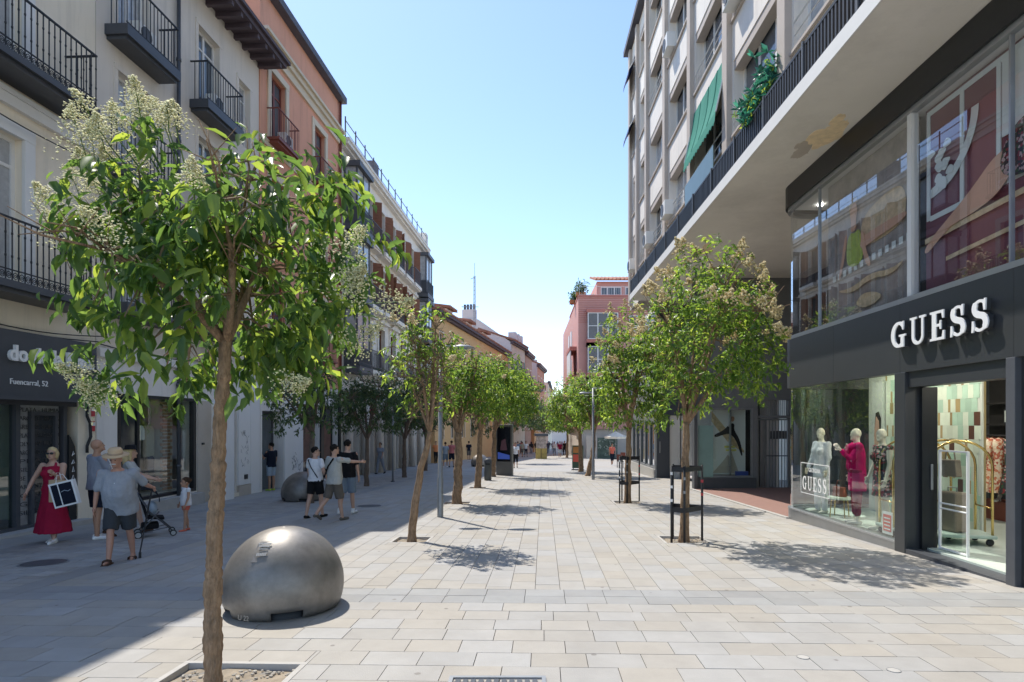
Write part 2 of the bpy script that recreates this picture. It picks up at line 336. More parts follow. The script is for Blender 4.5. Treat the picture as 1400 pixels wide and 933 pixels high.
# ---------------------------------------------------------------- ground, paving
SV = Vector((23 / 800, 1)).normalized(); SU = Vector((SV.y, -SV.x))          # street axis and across it
def st(a, b): p = SU * a + SV * b; return p.x, p.y
g = MB()
g.poly([(-500, -90, gz(-90) - .11), (500, -90, gz(-90) - .11), (500, 1800, gz(1800) - .11), (-500, 1800, gz(1800) - .11)])
ground = g.build('ground', 'ground'); ground['kind'] = 'structure'
def sheet(name, pts, dz, m, kind='structure'):
    o = MB().poly([(x, y, gz(y) + dz) for x, y in pts]).build(name, m); o['kind'] = kind; return o
pave = sheet('pavement', [st(-12, -6), st(7.5, -6), st(7.5, 130), st(-9, 130)], -.05, 'joint')
PITS = []                                                                     # (X, Y, half) holes for the trees
def left_x(Y): return -10.3 + .05 * Y
T1 = Vector((-2.265, 4.22))
for p, h in ((T1, .50), (gp(563, 738), .34), (gp(625, 688), .40), (gp(653, 667), .36), (gp(935, 738), .42), (gp(858, 687), .42), (gp(501, 665), .40), (gp(553, 653), .36)): PITS.append((p[0], p[1], h))
def hits_pit(a0, a1, b0, b1):
    for X, Y, h in PITS:
        q = Vector((X, Y)); a = q.dot(SU); b = q.dot(SV)
        if a0 < a + h and a1 > a - h and b0 < b + h and b1 > b - h: return (a - h, a + h, b - h, b + h)
    return None
TILES = []                                                                    # (a0,a1,b0,b1,material)
def put(a0, a1, b0, b1, m):
    r = hits_pit(a0, a1, b0, b1)
    if r:                                                                     # cut the slab round the pit
        for q in ((a0, min(a1, r[0]), b0, b1), (max(a0, r[1]), a1, b0, b1), (max(a0, r[0]), min(a1, r[1]), b0, min(b1, r[2])), (max(a0, r[0]), min(a1, r[1]), max(b0, r[3]), b1)):
            if q[1] - q[0] > .02 and q[3] - q[2] > .02: TILES.append((*q, m))
    else: TILES.append((a0, a1, b0, b1, m))
def band_rows(b0, b1, dep, ln, m, A0, A1):
    b = b0
    while b < b1 - .01:
        a = A0 - random.random() * ln
        while a < A1: put(max(a, A0), min(a + ln, A1), b, b + dep, m); a += ln
        b += dep
band_rows(6.41 - .3 * 33, 6.41, .30, .455, 'slab_a', -6.1, 6.45)
band_rows(6.41, 7.01, .30, .455, 'slab_dark', -6.1, 6.45)
a = -6.1
while a < 6.44:
    b = 7.01 - random.random() * .455
    while b < 34: put(a, min(a + .3, 6.45), max(b, 7.01), b + .455, 'slab_a'); b += .455
    a += .30
band_rows(34, 34.6, .30, .455, 'slab_dark', -6.1, 6.45)
def slab_mesh(q, g=.003, top=.0, bot=-.05):
    a0, a1, b0, b1 = q[:4]; P = []
    for z in (bot, top):
        for (a, b) in ((a0 + g, b0 + g), (a1 - g, b0 + g), (a1 - g, b1 - g), (a0 + g, b1 - g)):
            x, y = st(a, b); P.append((x, y, gz(y) + z))
    return P
def in_view(q):
    x, y = st((q[0] + q[1]) / 2, (q[2] + q[3]) / 2)
    if y < 4.0: return False
    px = CX + FPX * x / y; return -40 < px < 1440
TILES.sort(key=lambda q: q[2]); near = [q for q in TILES if in_view(q)][:300]; ns = set(map(id, near))
rest = {}
for q in TILES:
    if id(q) in ns:
        P = slab_mesh(q, top=random.uniform(-.0015, .0015)); c = Vector(P[4]); me = MB().hexa([Vector(p) - c for p in P[:4]], [Vector(p) - c for p in P[4:]])
        o = me.build('paving_slab', q[4], pave, loc=c)
    else:
        P = slab_mesh(q, top=random.uniform(-.001, .001)); rest.setdefault(q[4], MB()).hexa(P[:4], P[4:])
for m, mb in rest.items(): mb.build('paving_slab_field', m, pave, kind='stuff')
far = MB()
for k in range(40):                                                           # far paving: one course sheet per 2.4 m
    b0 = 34.6 + k * 2.4; P = slab_mesh((-6.1, 6.9, b0, b0 + 2.38)); far.poly(P[4:])
far.build('paving_slab_field', 'slab_a', pave, kind='stuff')
pl = sheet('plaza_paving', [st(6.46, 34.7), st(30, 34.7), st(30, 130), st(6.95, 130)], -.004, 'slab_a')
# the old carriageway: small setts between two bands of slabs
lane = sheet('carriageway', [st(-12.6, -6), st(-6.1, -6), st(-6.1, 130), st(-12.6, 130)], -.03, 'joint')
mb = MB(); md = MB(); mc = MB()
for a0, a1, ln, dep in ((-8.55, -6.42, .30, .14),):
    b = -2.0
    while b < 46:
        a = a0 - random.random() * .2
        while a < a1 - .01:
            q = (max(a, a0), min(a + ln, a1), b, b + dep)
            P = slab_mesh(q, .004, random.uniform(-.003, .001), -.03); mb.hexa(P[:4], P[4:]); a += ln
        b += dep
for a0 in (-6.42, -8.87):
    b = -2.0
    while b < 46: P = slab_mesh((a0, a0 + .32, b, b + .62), .003, 0, -.03); md.hexa(P[:4], P[4:]); b += .62
b = -2.0
while b < 46:
    a = -12.6 + random.random() * .2
    while a < -8.88: P = slab_mesh((a, min(a + .455, -8.87), b, b + .3), .003, 0, -.03); mc.hexa(P[:4], P[4:]); a += .455
    b += .3
mb.build('sett_field', 'sett', lane, kind='stuff'); md.build('slab_band', 'slab_dark', lane, kind='stuff'); mc.build('slab_field', 'slab_a', lane, kind='stuff')
f2 = MB()
for k in range(36): P = slab_mesh((-12.6, -6.11, 46 + k * 2.4, 48.38 + k * 2.4)); f2.poly(P[4:])
f2.build('slab_field', 'sett', lane, kind='stuff')
# iron service grate and round covers
gr = E('drain_grate', 'rectangular cast iron service grate let into the sunlit paving', 'grate', (gp(680, 931).x, 4.07, gz(4.07)))
m = MB()
m.box(-.36, .36, -.06, -.03, -.02, .006).box(-.36, .36, .30, .33, -.02, .006).box(-.36, -.33, -.03, .30, -.02, .006).box(.33, .36, -.03, .30, -.02, .006); m.build('frame', 'galv', gr)
m = MB()
for k in range(11):
    for j in range(4): m.box(-.31 + k * .057, -.31 + k * .057 + .036, -.02 + j * .08, .04 + j * .08, -.02, .002)
m.build('grid', 'iron_grey', gr)
for n_, (x, y, r, lab) in enumerate(((505, 692, .34, 'round iron cover in the shaded setts beside the people'), (60, 770, .3, 'round iron cover in the shade near the silver shop'), (1098, 899, .05, 'small round brass tap lid in a stained slab'), (1222, 917, .05, 'small round tap lid in a clean slab by the shop'))):
    p = gp(x, y); c = E('manhole_cover', lab, 'cover', p); c.rotation_euler = (-math.atan(SLOPE), 0, 0)
    MB().lathe([(r * .9, -.02), (r * .9, .004), (0, .004)], n=24).build('lid', 'iron_grey' if r > .1 else 'rim', c); MB().lathe([(r * .92, -.02), (r * .92, .005), (r, .005), (r, -.02)], n=24).build('ring', 'galv', c)
# tree pits
for k, (X, Y, h) in enumerate(PITS):
    names = ['stony open pit round the big leaning tree beside the steel dome', 'small pit of the sparse brown tree by the street lamp', 'square pit of the tree just beyond the street lamp', 'square pit of the tree next to the litter bin', 'square pit inside the guard frame in front of the fashion shop', 'square pit inside the guard frame farther along the right row', 'shaded pit of the dark tree beside the walking trio', 'shaded pit by the grey sign pole']
    t = E('tree_pit', names[k], 'tree pit', (X, Y, gz(Y)), -math.atan2(SV.x, SV.y)); t.rotation_euler = Euler((-math.atan(SLOPE), 0, -math.atan(SV.x / SV.y)))
    m = MB(); r = .05
    m.box(-h, h, -h, -h + r, -.08, .003).box(-h, h, h - r, h, -.08, .003).box(-h, -h + r, -h + r, h - r, -.08, .003).box(h - r, h, -h + r, h - r, -.08, .003); m.build('kerb', 'rim', t, bevel=.004)
    N = 9; m = MB(); Z = [[-.045 + random.uniform(-.012, .012) for _ in range(N)] for _ in range(N)]
    for i in range(N - 1):
        for j in range(N - 1):
            f = lambda i, j: (-h + r + (2 * h - 2 * r) * i / (N - 1), -h + r + (2 * h - 2 * r) * j / (N - 1), Z[i][j])
            m.poly([f(i, j), f(i + 1, j), f(i + 1, j + 1), f(i, j + 1)])
    m.build('soil', 'soil', t)
    if k in (0, 4, 5):
        m = MB()
        for _ in range(320 if k == 0 else 120):
            x, y = random.uniform(-h + .08, h - .08), random.uniform(-h + .08, h - .08); s = random.uniform(.006, .02)
            m.ell((x, y, -.042 + s * .4), (s, s * .8, s * .6), 5, 3)
        m.build('gravel', 'gravel', t, kind='stuff')
# ---------------------------------------------------------------- buildings on the shaded side
LA = math.atan2(1, .05)
def lroot(name, label, Y0): return E(name, label, 'building', (left_x(Y0), Y0, 0), LA)
def surround(x0, x1, z0, z1, w=.16, d=.05, y=0):
    return MB().box(x0 - w, x0, y - d, y + .01, z0, z1).box(x1, x1 + w, y - d, y + .01, z0, z1).box(x0 - w, x1 + w, y - d - .01, y + .01, z1, z1 + w)
def pipe(root, x, z0, z1, m='iron_grey', y=-.09, r=.05):
    mb = MB().tube([(x, y, z0), (x, y, z1)], r, 8)
    z = z0 + 1
    while z < z1: mb.tube([(x, y, z), (x, y, z + .08)], r * 1.3, 8); z += 2.2
    return mb.build('drainpipe', m, root, smooth=True)
def ac_unit(root, x, z, y=-.35, s=1):
    o = MB().box(x, x + .75 * s, y, y + .3, z, z + .55 * s).build('air_conditioner', 'white_trim', root, bevel=.015)
    f = MB().lathe([(0, 0), (.2 * s, 0), (.23 * s, .012), (.23 * s, -.01)], n=16); f.v = [(x + .3 * s + a, y - .006 - c, z + .28 * s + b) for a, b, c in f.v]; f.build('fan_grille', 'iron_grey', o); return o

# --- cream building with the silver shop
B = lroot('corner_building', 'cream rendered building with scrolled black balconies above the silver shop', 1.0); U = lambda Y: Y - 1.0
wins = [(U(a), U(a) + 1.35, z, z + 2.75) for z in (4.5, 8.55) for a in (3.2, 6.6, 9.95)] + [(U(a), U(a) + 1.35, 12.3, 14.1) for a in (3.2, 6.6, 9.95)]
shop = (U(4.6), U(12.62), -.32, 2.28)
wall(body(MB(), 0, 12.1, -3, 15.0, 9), 0, 12.1, -3, 15.0, wins + [shop], rev=.25).build('wall', 'cream', B)
for i, q in enumerate(wins):
    o = window(B, *q, .14, 'white_trim', 'win_curtain' if i % 3 == 2 else 'win_mid', 2, 1, .08, tz=[q[3] - .55])
    surround(*q, .22, .07).build('surround', 'white_trim', o)
MB().box(-.1, 12.1, -.10, .01, 7.75, 7.95).box(-.1, 12.1, -.14, .01, 7.95, 8.05).box(-.1, 12.1, -.1, .01, 11.7, 11.9).build('string_course', 'white_trim', B)
for z in (4.32, 8.38): balcony(B, U(6.2), U(12.35), z, .72, 1.12, 'anthracite', 'iron', th=.13, sp=.125, knobs=True, scroll=True)
MB().box(-.3, 12.3, -.7, .2, 15.0, 15.25).build('cornice', 'wood_eave', B)
# shop front parts
MB().box(U(4.4), U(12.82), -.26, .02, 2.29, 3.52).box(U(4.4), U(12.8), -.34, -.26, 2.23, 2.31).build('sign_board', 'anthracite', B)
sg = E('shop_sign', 'white lettering of the silver shop on its charcoal fascia', 'sign', (left_x(1), 1, 0), LA)
def fit(mb, w):
    x = [p[0] for p in mb.v]; a, b = min(x), max(x); s = w / (b - a); mb.v = [((p[0] - a) * s, p[1], p[2]) for p in mb.v]; return mb
shift(fit(text_mb('do de la Plata', .40, .03, bold=.012), 1.95), (U(10.72), -.30, 2.96)).build('letters', 'sign_white', sg)
shift(fit(text_mb('Fuencarral, 52', .15, .006), .80), (U(10.78), -.27, 2.52)).build('address_line', 'sign_white', sg)
x0, x1 = U(4.6), U(12.62)
m = MB().box(x0, x1, .02, .16, -.32, -.2).box(x0, x1, .02, .16, 2.15, 2.28)
for x in (x0, U(7.2), U(9.2), U(11.2), U(12.28)): m.box(x, x + .09, .02, .16, -.2, 2.15)
m.box(U(11.55), U(11.62), .04, .12, -.2, 1.95).box(U(12.1), U(12.17), .04, .12, -.2, 1.95).box(U(11.55), U(12.17), .04, .12, 1.95, 2.03)
sf = m.build('shop_frame', 'anthracite', B)
for a, b in ((x0 + .09, U(7.2)), (U(7.29), U(9.2)), (U(9.29), U(11.2))): MB().poly([(a, .1, -.2), (b, .1, -.2), (b, .1, 2.15), (a, .1, 2.15)]).build('pane', 'glass_green', sf)
MB().poly([(U(11.29), .13, -.2), (U(12.28), .13, -.2), (U(12.28), .13, 2.15), (U(11.29), .13, 2.15)]).build('lettered_pane', 'win_curtain', sf)
MB().box(U(11.62), U(12.1), .10, .125, .0, 1.95).build('door_panel', 'win_dark', sf)
rows = ['PLATA - HUMIA', 'ARGENT - PRATA', 'SREBRO GUMUS', 'PLATA  ARGENTIU', 'OLV SILV  PRATA', 'ARGENTO - CRESPO', 'PLATA', 'SILVER  - SR', 'BE      ARGENT', 'ARGENT   ANY', 'GENT', 'GENTO', 'SILVER - 68']
for i, t in enumerate(rows): shift(fit(text_mb(t, .12, .002), .9), (U(11.34), .09, 2.02 - i * .168)).build('window_lettering', 'shop_black', sf)
m = MB().prism([(U(12.37), -.3), (U(12.56), -.3), (U(12.56), 1.0), (U(12.52), 1.3), (U(12.42), 1.5), (U(12.37), 1.55)], -.02, .1); m.build('painted_shutter', 'black_panel', sf)
m = MB()
for k in range(6):
    z = .25 + k * .17; m.tube([(U(12.40) + random.uniform(0, .05), -.028, z), (U(12.47), -.028, z + random.uniform(.04, .12)), (U(12.50), -.028, z + random.uniform(-.02, .06)), (U(12.44), -.028, z + .02)], .008, 4)
m.build('graffiti', 'sign_white', sf, kind='stuff')
MB().box(x0, x1, 2.2, 2.25, -.3, 2.3).box(x0, x1, .2, 2.2, -.34, -.3).build('shop_interior', 'anthracite', B)
MB().box(x0 - .02, x1 + .1, -.28, .02, -.6, -.26).build('step', 'rim', B)
m = MB().tube([(U(12.80), -.06, 2.2), (U(12.80), -.06, 1.95), (U(12.88), -.06, 1.8), (U(12.9), -.06, 1.5), (U(12.8), -.06, 1.3), (U(12.8), -.06, 1.15)], .03, 8); m.build('cable_duct', 'iron', B, smooth=True)
for z in (1.95, 1.62): MB().box(U(12.98), U(13.08), -.012, .0, z, z + .22).build('notice', mat('red_print', (.55, .06, .07), .6), B); MB().box(U(12.98), U(13.08), -.016, -.012, z + .12, z + .2).build('notice_header', 'sign_white', B)

for k, (z, dz) in enumerate(((3.62, .10), (3.75, .16), (7.55, .12))):
    MB().tube([(.2 + 12.0 * t, -.13 - .02 * k, z - dz * math.sin(math.pi * ((t * 3) % 1))) for t in [i / 36 for i in range(37)]], .012, 5).build('wall_cable', 'iron', B)
# --- grey rendered building
B = lroot('grey_building', 'warm grey rendered house with dark box balconies and a round drainpipe', 13.1); U = lambda Y: Y - 13.1
wins = [(u, u + 1.05, z, z + 2.35) for z in (4.6, 7.75, 10.95) for u in (.65, 3.75)] + [(5.9, 6.6, 10.95, 13.0), (5.9, 6.6, 7.75, 10.0)]
shop = (.62, 3.62, -.12, 2.5); niche = (4.95, 5.72, -.45, 2.3)
wall(body(MB(), 0.005, 7.2, 3.3, 14.25, 9), .005, 7.2, 3.3, 14.25, wins).build('wall', 'grey_render', B)
wall(body(MB(), 0.005, 7.2, -3, 3.3, 9, -.02), .005, 7.2, -3, 3.3, [shop, niche], y=-.02, rev=.4).build('ground_floor_wall', 'white_wall', B)
MB().box(.005, 7.2, -.10, .0, 3.3, 3.5).build('string_course', 'white_trim', B)
for i, q in enumerate(wins):
    o = window(B, *q, .16, 'white_trim', 'win_mid' if i % 2 else 'win_curtain', 2 if q[1] - q[0] > .8 else 1, 1, .07, tz=[q[3] - .5]); surround(*q, .12, .02).build('surround', 'grey_render', o)
    if q[1] - q[0] > .8: balcony(B, q[0] - .4, q[1] + .45, q[2] - .03, .55, 1.1, 'anthracite', 'iron', th=.24, sp=.13)
for x, z in ((.9, 11.0), (4.0, 11.0)): ac_unit(B, x, z, s=.8)
pipe(B, 2.75, -.4, 14.2)
m = MB().box(.0, 7.5, -.85, .2, 14.25, 14.40).box(.0, 7.6, -.95, .2, 14.40, 14.5)
for k in range(15): m.box(.1 + k * .5, .22 + k * .5, -.8, .0, 14.10, 14.25)
m.build('eaves', 'wood_eave', B)
m = MB().prism([(0, 14.5), (7.6, 14.5), (7.6, 16.4), (0, 16.4)], 4.0, 4.1); m.poly([(0, -.95, 14.51), (7.6, -.95, 14.51), (7.6, 4, 16.4), (0, 4, 16.4)]); m.build('roof', 'roof_tile', B)
MB().tube([(7.2 * t, -.06, 3.58 - .09 * math.sin(math.pi * ((t * 2) % 1))) for t in [i / 24 for i in range(25)]], .013, 5).build('wall_cable', 'iron', B)
# the clothes shop window
m = MB().box(.62, .72, -.03, .1, -.12, 2.5).box(3.5, 3.62, -.03, .1, -.12, 2.5).box(.72, 3.5, -.03, .1, 2.42, 2.5).box(.72, 3.5, -.03, .1, -.12, -.04).box(1.28, 1.36, -.02, .08, -.04, 2.42); sf = m.build('shop_frame', 'black_panel', B)
MB().poly([(1.36, .04, -.04), (3.5, .04, -.04), (3.5, .04, 2.42), (1.36, .04, 2.42)]).build('pane', 'glass', sf); MB().box(.74, 1.26, .02, .05, -.04, 2.42).build('door_panel', 'win_dark', sf)
MB().box(.6, 3.65, 1.6, 1.65, -.1, 2.5).box(.62, 3.62, .38, 1.6, -.1, -.06).build('shop_interior', 'beige_stone', B)
bp = MB().box(2.95, 3.35, .5, .9, -.06, 2.42).build('brick_pillar', 'beige_stone', B); m = MB()
for k in range(26):
    for j in range(2): m.box(2.94 + j * .215 - (.1 if k % 2 else 0) + .0, 3.13 + j * .215 - (.1 if k % 2 else 0), .488, .5, -.04 + k * .094, .03 + k * .094)
m.build('brick_face', mat('brick', (.42, .24, .15), .85, .15, 6, .2, 50, island=.2), bp, kind='stuff')
MB().box(.66, 3.6, -.3, -.03, -.62, -.16).build('step', 'rim', B)
for k, (x, w_, z0, z1, c) in enumerate(((1.5, .22, .55, 1.25, 'sign_white'), (1.78, .16, .5, 1.2, 'denim_pale'), (2.05, .3, 1.35, 1.75, 'sign_white'), (2.35, .36, .9, 1.75, 'khaki'), (2.45, .28, .2, .95, 'charcoal'))):
    cmat('denim_pale', (.3, .38, .5)); cmat('khaki', (.40, .36, .27)); cmat('charcoal', (.06, .06, .065))
    h = E('hanging_garment', ['white shirt', 'pale blue jacket', 'white folded top', 'khaki long coat', 'charcoal skirt'][k] + ' on display in the clothes shop window', 'garment', (left_x(13.1), 13.1, 0), LA)
    MB().prism([(x, z0), (x + w_, z0), (x + w_ * .94, z1 - .1), (x + w_ * .7, z1), (x + w_ * .3, z1), (x + w_ * .06, z1 - .1)], .55, .68).build('cloth', c, h, bevel=.03)
    MB().tube([(x + w_ / 2, .6, z1), (x + w_ / 2, .6, 2.42)], .006, 4).build('hanger', 'steel', h)
MB().box(3.66, 4.3, -.06, -.021, -.6, 2.45).build('pilaster', 'beige_stone', B); MB().box(3.82, 3.92, -.09, -.06, 1.18, 1.24).build('intercom', 'black_panel', B)
MB().box(4.42, 4.9, -.42, -.022, -.75, 2.4).build('white_return_panel', 'sign_white', B)
MB().box(4.95, 5.72, .3, .36, -.45, 2.3).build('niche_panel', 'beige_stone', B); MB().box(4.95, 5.75, -.1, .36, -.9, -.42).build('niche_step', 'cream', B)
m = MB().box(5.76, 6.5, -.08, -.021, -.2, 3.2).box(6.56, 7.15, -.06, -.021, -.8, 3.2); m.build('cladding_panel', 'sign_white', B); MB().box(5.76, 6.5, -.1, -.021, -.9, -.22).build('plinth', 'beige_stone', B); MB().box(6.1, 6.3, -.1, -.08, -.03, .12).build('vent', 'iron', B)
m = MB()
for _ in range(26): x, z = random.uniform(5.9, 6.4), random.uniform(.4, 1.5); m.tube([(x, -.083, z), (x + random.uniform(-.08, .08), -.083, z + random.uniform(-.06, .1)), (x + random.uniform(-.1, .1), -.083, z + random.uniform(0, .16))], .004, 3)
m.build('graffiti', mat('tag_ink', (.18, .19, .22), .7), B, kind='stuff')

# --- salmon building
B = lroot('salmon_building', 'salmon pink house with cream mouldings and brown window frames', 20.3); W = 7.5
wins = [(u, u + 1.15, z, z + 2.5) for z in (4.6, 8.2, 12.0) for u in (.75, 4.55)]
gops = [(.12, 1.75, -.75, 2.25), (3.4, 5.1, -.7, 2.6), (5.4, 7.2, -.7, 2.6)]
wall(body(MB(), .005, W, 3.4, 17.0, 9, -.03), .005, W, 3.4, 17.0, wins, y=-.03).build('wall', 'salmon', B)
wall(body(MB(), .005, W, -3, 3.4, 9, -.05), .005, W, -3, 3.4, gops, y=-.05, rev=.6).build('ground_floor_wall', 'white_wall', B)
for q in wins:
    o = window(B, *q, .12, 'wood_red', 'win_mid', 2, 1, .09, tz=[q[3] - .6]); surround(*q, .24, .05, -.03).build('surround', 'salmon_trim', o)
    balcony(B, q[0] - .3, q[1] + .3, q[2] - .02, .5, 1.05, 'wood_red', 'wood_red', th=.10, sp=.13)
    if q[2] > 8: ac_unit(B, q[0] + .35, q[2] + .02, -.42, .8)
m = MB()
for z in (11.65, 7.85): m.box(.005, W, -.09, -.03, z, z + .16).box(.005, W, -.12, -.03, z + .16, z + .22)
m.build('string_course', 'salmon_trim', B)
m = MB().box(.005, W, -.12, -.03, 15.0, 15.3).box(.005, W, -.22, -.03, 15.3, 15.5).box(.005, W, -.32, -.03, 15.5, 15.62); m.build('cornice', 'salmon_trim', B)
MB().box(0, W + .1, -.35, .1, 17.0, 17.28).build('gutter', 'slate', B); pipe(B, 7.38, 3, 17, 'wood_red', -.12, .06)
m = MB().poly([(0, -.3, 17.29), (W + .1, -.3, 17.29), (W + .1, 5, 18.4), (0, 5, 18.4)]); m.build('roof', 'roof_tile', B)
o = window(B, .12, 1.75, -.75, 2.25, .35, 'iron_grey', 'win_mid', 1, 1, .08, name='door')
for i, q in enumerate(gops[1:]): window(B, *q, .2, 'black_panel', 'win_dark', 1, 1, .1, name='shop_window'); MB().box(q[0] + .3, q[1] - .3, .17, .19, .2, 1.9).build('window_poster', mat('poster_brown', (.16, .08, .06), .5, .4, 3), B)
MB().box(1.78, 3.35, -.09, -.052, -.85, 3.3).build('cladding_panel', 'sign_white', B); m = MB()
for _ in range(40): x, z = random.uniform(2.3, 3.2), random.uniform(-.3, .6); m.tube([(x, -.094, z), (x + random.uniform(-.12, .12), -.094, z + random.uniform(-.06, .1)), (x + random.uniform(-.1, .1), -.094, z + random.uniform(0, .16))], .006, 3)
m.build('graffiti', 'tag_ink', B, kind='stuff'); MB().box(5.1, 5.4, -.12, -.052, -.85, 3.3).box(7.2, 7.45, -.12, -.052, -.85, 3.3).build('pilaster', 'black_panel', B)

# --- white stone building with shutters and glazed bays
B = lroot('white_stone_building', 'white stone building with brown shutters, iron balconies and glazed bays', 27.8); W = 18.0
cols = [3.6 + k * 2.35 for k in range(5)]
wins = [(u, u + 1.15, z, z + 2.6) for z in (4.7, 8.2, 11.6) for u in cols]
bays = [(.5, 2.4), (15.6, 17.6)]
gops = [(.6 + k * 2.5, 2.5 + k * 2.5, -1.2, 2.7) for k in range(7)]
wall(body(MB(), .005, W, 3.5, 15.3, 9, -.04), .005, W, 3.5, 15.3, wins, y=-.04).build('wall', 'stone_white', B)
wall(body(MB(), .005, W, -3, 3.5, 9, -.1), .005, W, -3, 3.5, gops, y=-.1, rev=.5).build('ground_floor_wall', 'stone_white', B)
for i, q in enumerate(wins):
    o = window(B, *q, .12, 'wood_brown', 'win_dark', 2, 1, .08); up = q[2] > 8
    surround(*q, .2, .07, -.04).build('surround', 'stone_white', o)
    if not up: MB().prism([(q[0] - .35, q[3] + .3), (q[1] + .35, q[3] + .3), ((q[0] + q[1]) / 2, q[3] + .75)], -.3, -.03).build('pediment', 'stone_white', o)
    if up:
        for s, x in ((-1, q[0]), (1, q[1])):
            ang = random.uniform(.35, 1.2); c, n_ = math.cos(ang), math.sin(ang); m = MB(); L_ = .56
            p0 = Vector((x, -.06, 0)); d = Vector((s * c, -n_, 0)); t = Vector((n_, s * c, 0)) * .04
            m.hexa([p0 + Vector((0, 0, q[2] + .05)), p0 + d * L_ + Vector((0, 0, q[2] + .05)), p0 + d * L_ + t + Vector((0, 0, q[2] + .05)), p0 + t + Vector((0, 0, q[2] + .05))],
                   [p0 + Vector((0, 0, q[3] - .03)), p0 + d * L_ + Vector((0, 0, q[3] - .03)), p0 + d * L_ + t + Vector((0, 0, q[3] - .03)), p0 + t + Vector((0, 0, q[3] - .03))])
            for k in range(14): z = q[2] + .15 + k * .17; m.bar(p0 + d * .06 - t * .2 + Vector((0, 0, z)), p0 + d * .5 - t * .2 + Vector((0, 0, z)), .02, .05)
            m.build('shutter', 'wood_brown', o)
    balcony(B, q[0] - .38, q[1] + .38, q[2] - .02, .62, 1.05, 'stone_white', 'iron_grey', th=.22, sp=.11, scroll=True)
for x0, x1 in bays:
    for z in (4.6, 8.1, 11.5):
        m = MB().box(x0 - .08, x1 + .08, -.85, -.04, z - .3, z).box(x0, x1, -.72, -.04, z, z + .9).box(x0 - .1, x1 + .1, -.88, -.04, z + 2.75, z + 3.0)
        for x in (x0, (x0 + x1) / 2 - .04, x1 - .08): m.box(x, x + .08, -.72, -.64, z + .9, z + 2.75)
        for x in (x0, x1 - .08): m.box(x, x + .08, -.12, -.04, z + .9, z + 2.75)
        o = m.build('glazed_bay', 'iron_grey', B)
        MB().poly([(x0 + .05, -.68, z + .9), (x1 - .05, -.68, z + .9), (x1 - .05, -.68, z + 2.75), (x0 + .05, -.68, z + 2.75)]).build('pane', 'win_curtain', o)
        for x in (x0 + .04, x1 - .04): MB().poly([(x, -.66, z + .9), (x, -.1, z + .9), (x, -.1, z + 2.75), (x, -.66, z + 2.75)]).build('pane', 'win_curtain', o)
        railing(x0 - .04, x1 + .04, z, z + .95, -.82, -.04, .09, scroll=True).build('railing', 'iron_grey', o)
m = MB()
for z in (7.7, 11.1, 4.3): m.box(.005, W, -.14, -.04, z, z + .2)
m.build('string_course', 'stone_white', B); MB().box(0, W + .1, -.28, -.04, 15.0, 15.12).box(0, W + .1, -.45, -.04, 15.12, 15.3).box(0, W + .1, -.5, .3, 15.3, 15.42).build('cornice', 'stone_white', B)
m = MB().box(0, W, -.3, -.27, 16.22, 16.26).box(0, W, -.3, -.28, 15.75, 15.77)
for k in range(13): m.box(k * W / 12.5, k * W / 12.5 + .05, -.32, -.27, 15.42, 16.4)
m.build('roof_railing', 'iron_grey', B); MB().box(6.4, 7.2, .3, 1.2, 15.42, 17.2).build('chimney', 'slate', B); MB().box(W - .8, W, -.3, .3, 15.42, 16.5).build('chimney', 'stone_white', B)
for i, q in enumerate(gops):
    o = window(B, *q, .3, 'wood_red' if i in (1, 2) else 'black_panel', 'win_dark', 1, 1, .12, name='shop_window', tz=[2.1])
    if i in (1, 2): MB().box(q[0], q[1], -.2, -.1, 2.3, 2.75).build('sign_board', mat('shop_red', (.32, .02, .03), .5), B); MB().box(q[0] + .1, q[0] + .9, .25, .28, .9, 2.0).build('window_poster', 'sign_white', B)
for k in range(8): MB().tube([(.3 + k * 2.5, -.35, -2), (.3 + k * 2.5, -.35, 3.4)], .22, 14).build('column', 'beige_stone', B, smooth=True)

# --- farther houses of the shaded side
def tile_roof(root, x0, x1, y0, z0, y1, z1, pitch=.42, name='roof'):
    m = MB().hexa([(x0, y0, z0 - .12), (x1, y0, z0 - .12), (x1, y1, z1 - .12), (x0, y1, z1 - .12)], [(x0, y0, z0), (x1, y0, z0), (x1, y1, z1), (x0, y1, z1)])
    r = m.build(name, 'roof_tile', root); m = MB(); x = x0
    while x < x1: m.tube([(x + .1, y0 - .05, z0 + .03), (x + .1, y1, z1 + .03)], .10, 6); x += pitch
    m.build('tile_ridges', 'roof_tile', r, kind='stuff'); return r
def house(name, label, P0, P1, h, depth, m_wall, m_trim, floors, nwin, z0=-5, eave=.5, shutter=None, rail=True, tile=True, wz=1.9, gm='win_dark', rise=2.0):
    d = Vector((P1[0] - P0[0], P1[1] - P0[1])); L_ = d.length; B = E(name, label, 'building', (P0[0], P0[1], 0), math.atan2(d.y, d.x))
    sp = L_ / nwin; ww = min(1.1, sp * .5)
    wins = [(sp * (k + .5) - ww / 2, sp * (k + .5) + ww / 2, z, z + wz) for z in floors for k in range(nwin)]
    wall(body(MB(), 0, L_, z0, h, depth), 0, L_, z0, h, wins, rev=.18).build('wall', m_wall, B)
    for q in wins:
        o = window(B, *q, .12, m_trim, gm, 2, 1, .08); surround(*q, .12, .05).build('surround', m_trim, o)
        if shutter:
            for a in (q[0] - .5, q[1] + .02): MB().box(a, a + .48, -.09, -.02, q[2], q[3]).build('shutter', shutter, o)
        if rail: balcony(B, q[0] - .25, q[1] + .25, q[2] - .02, .4, 1.0, m_trim, 'iron', th=.15, sp=.16)
    MB().box(-.1, L_ + .1, -eave, .1, h, h + .22).box(-.1, L_ + .1, -eave * .6, .1, h - .2, h).build('eaves', 'wood_eave' if tile else 'slate', B)
    if tile: tile_roof(B, -.1, L_ + .1, -eave, h + .3, depth * .5, h + rise)
    return B, L_
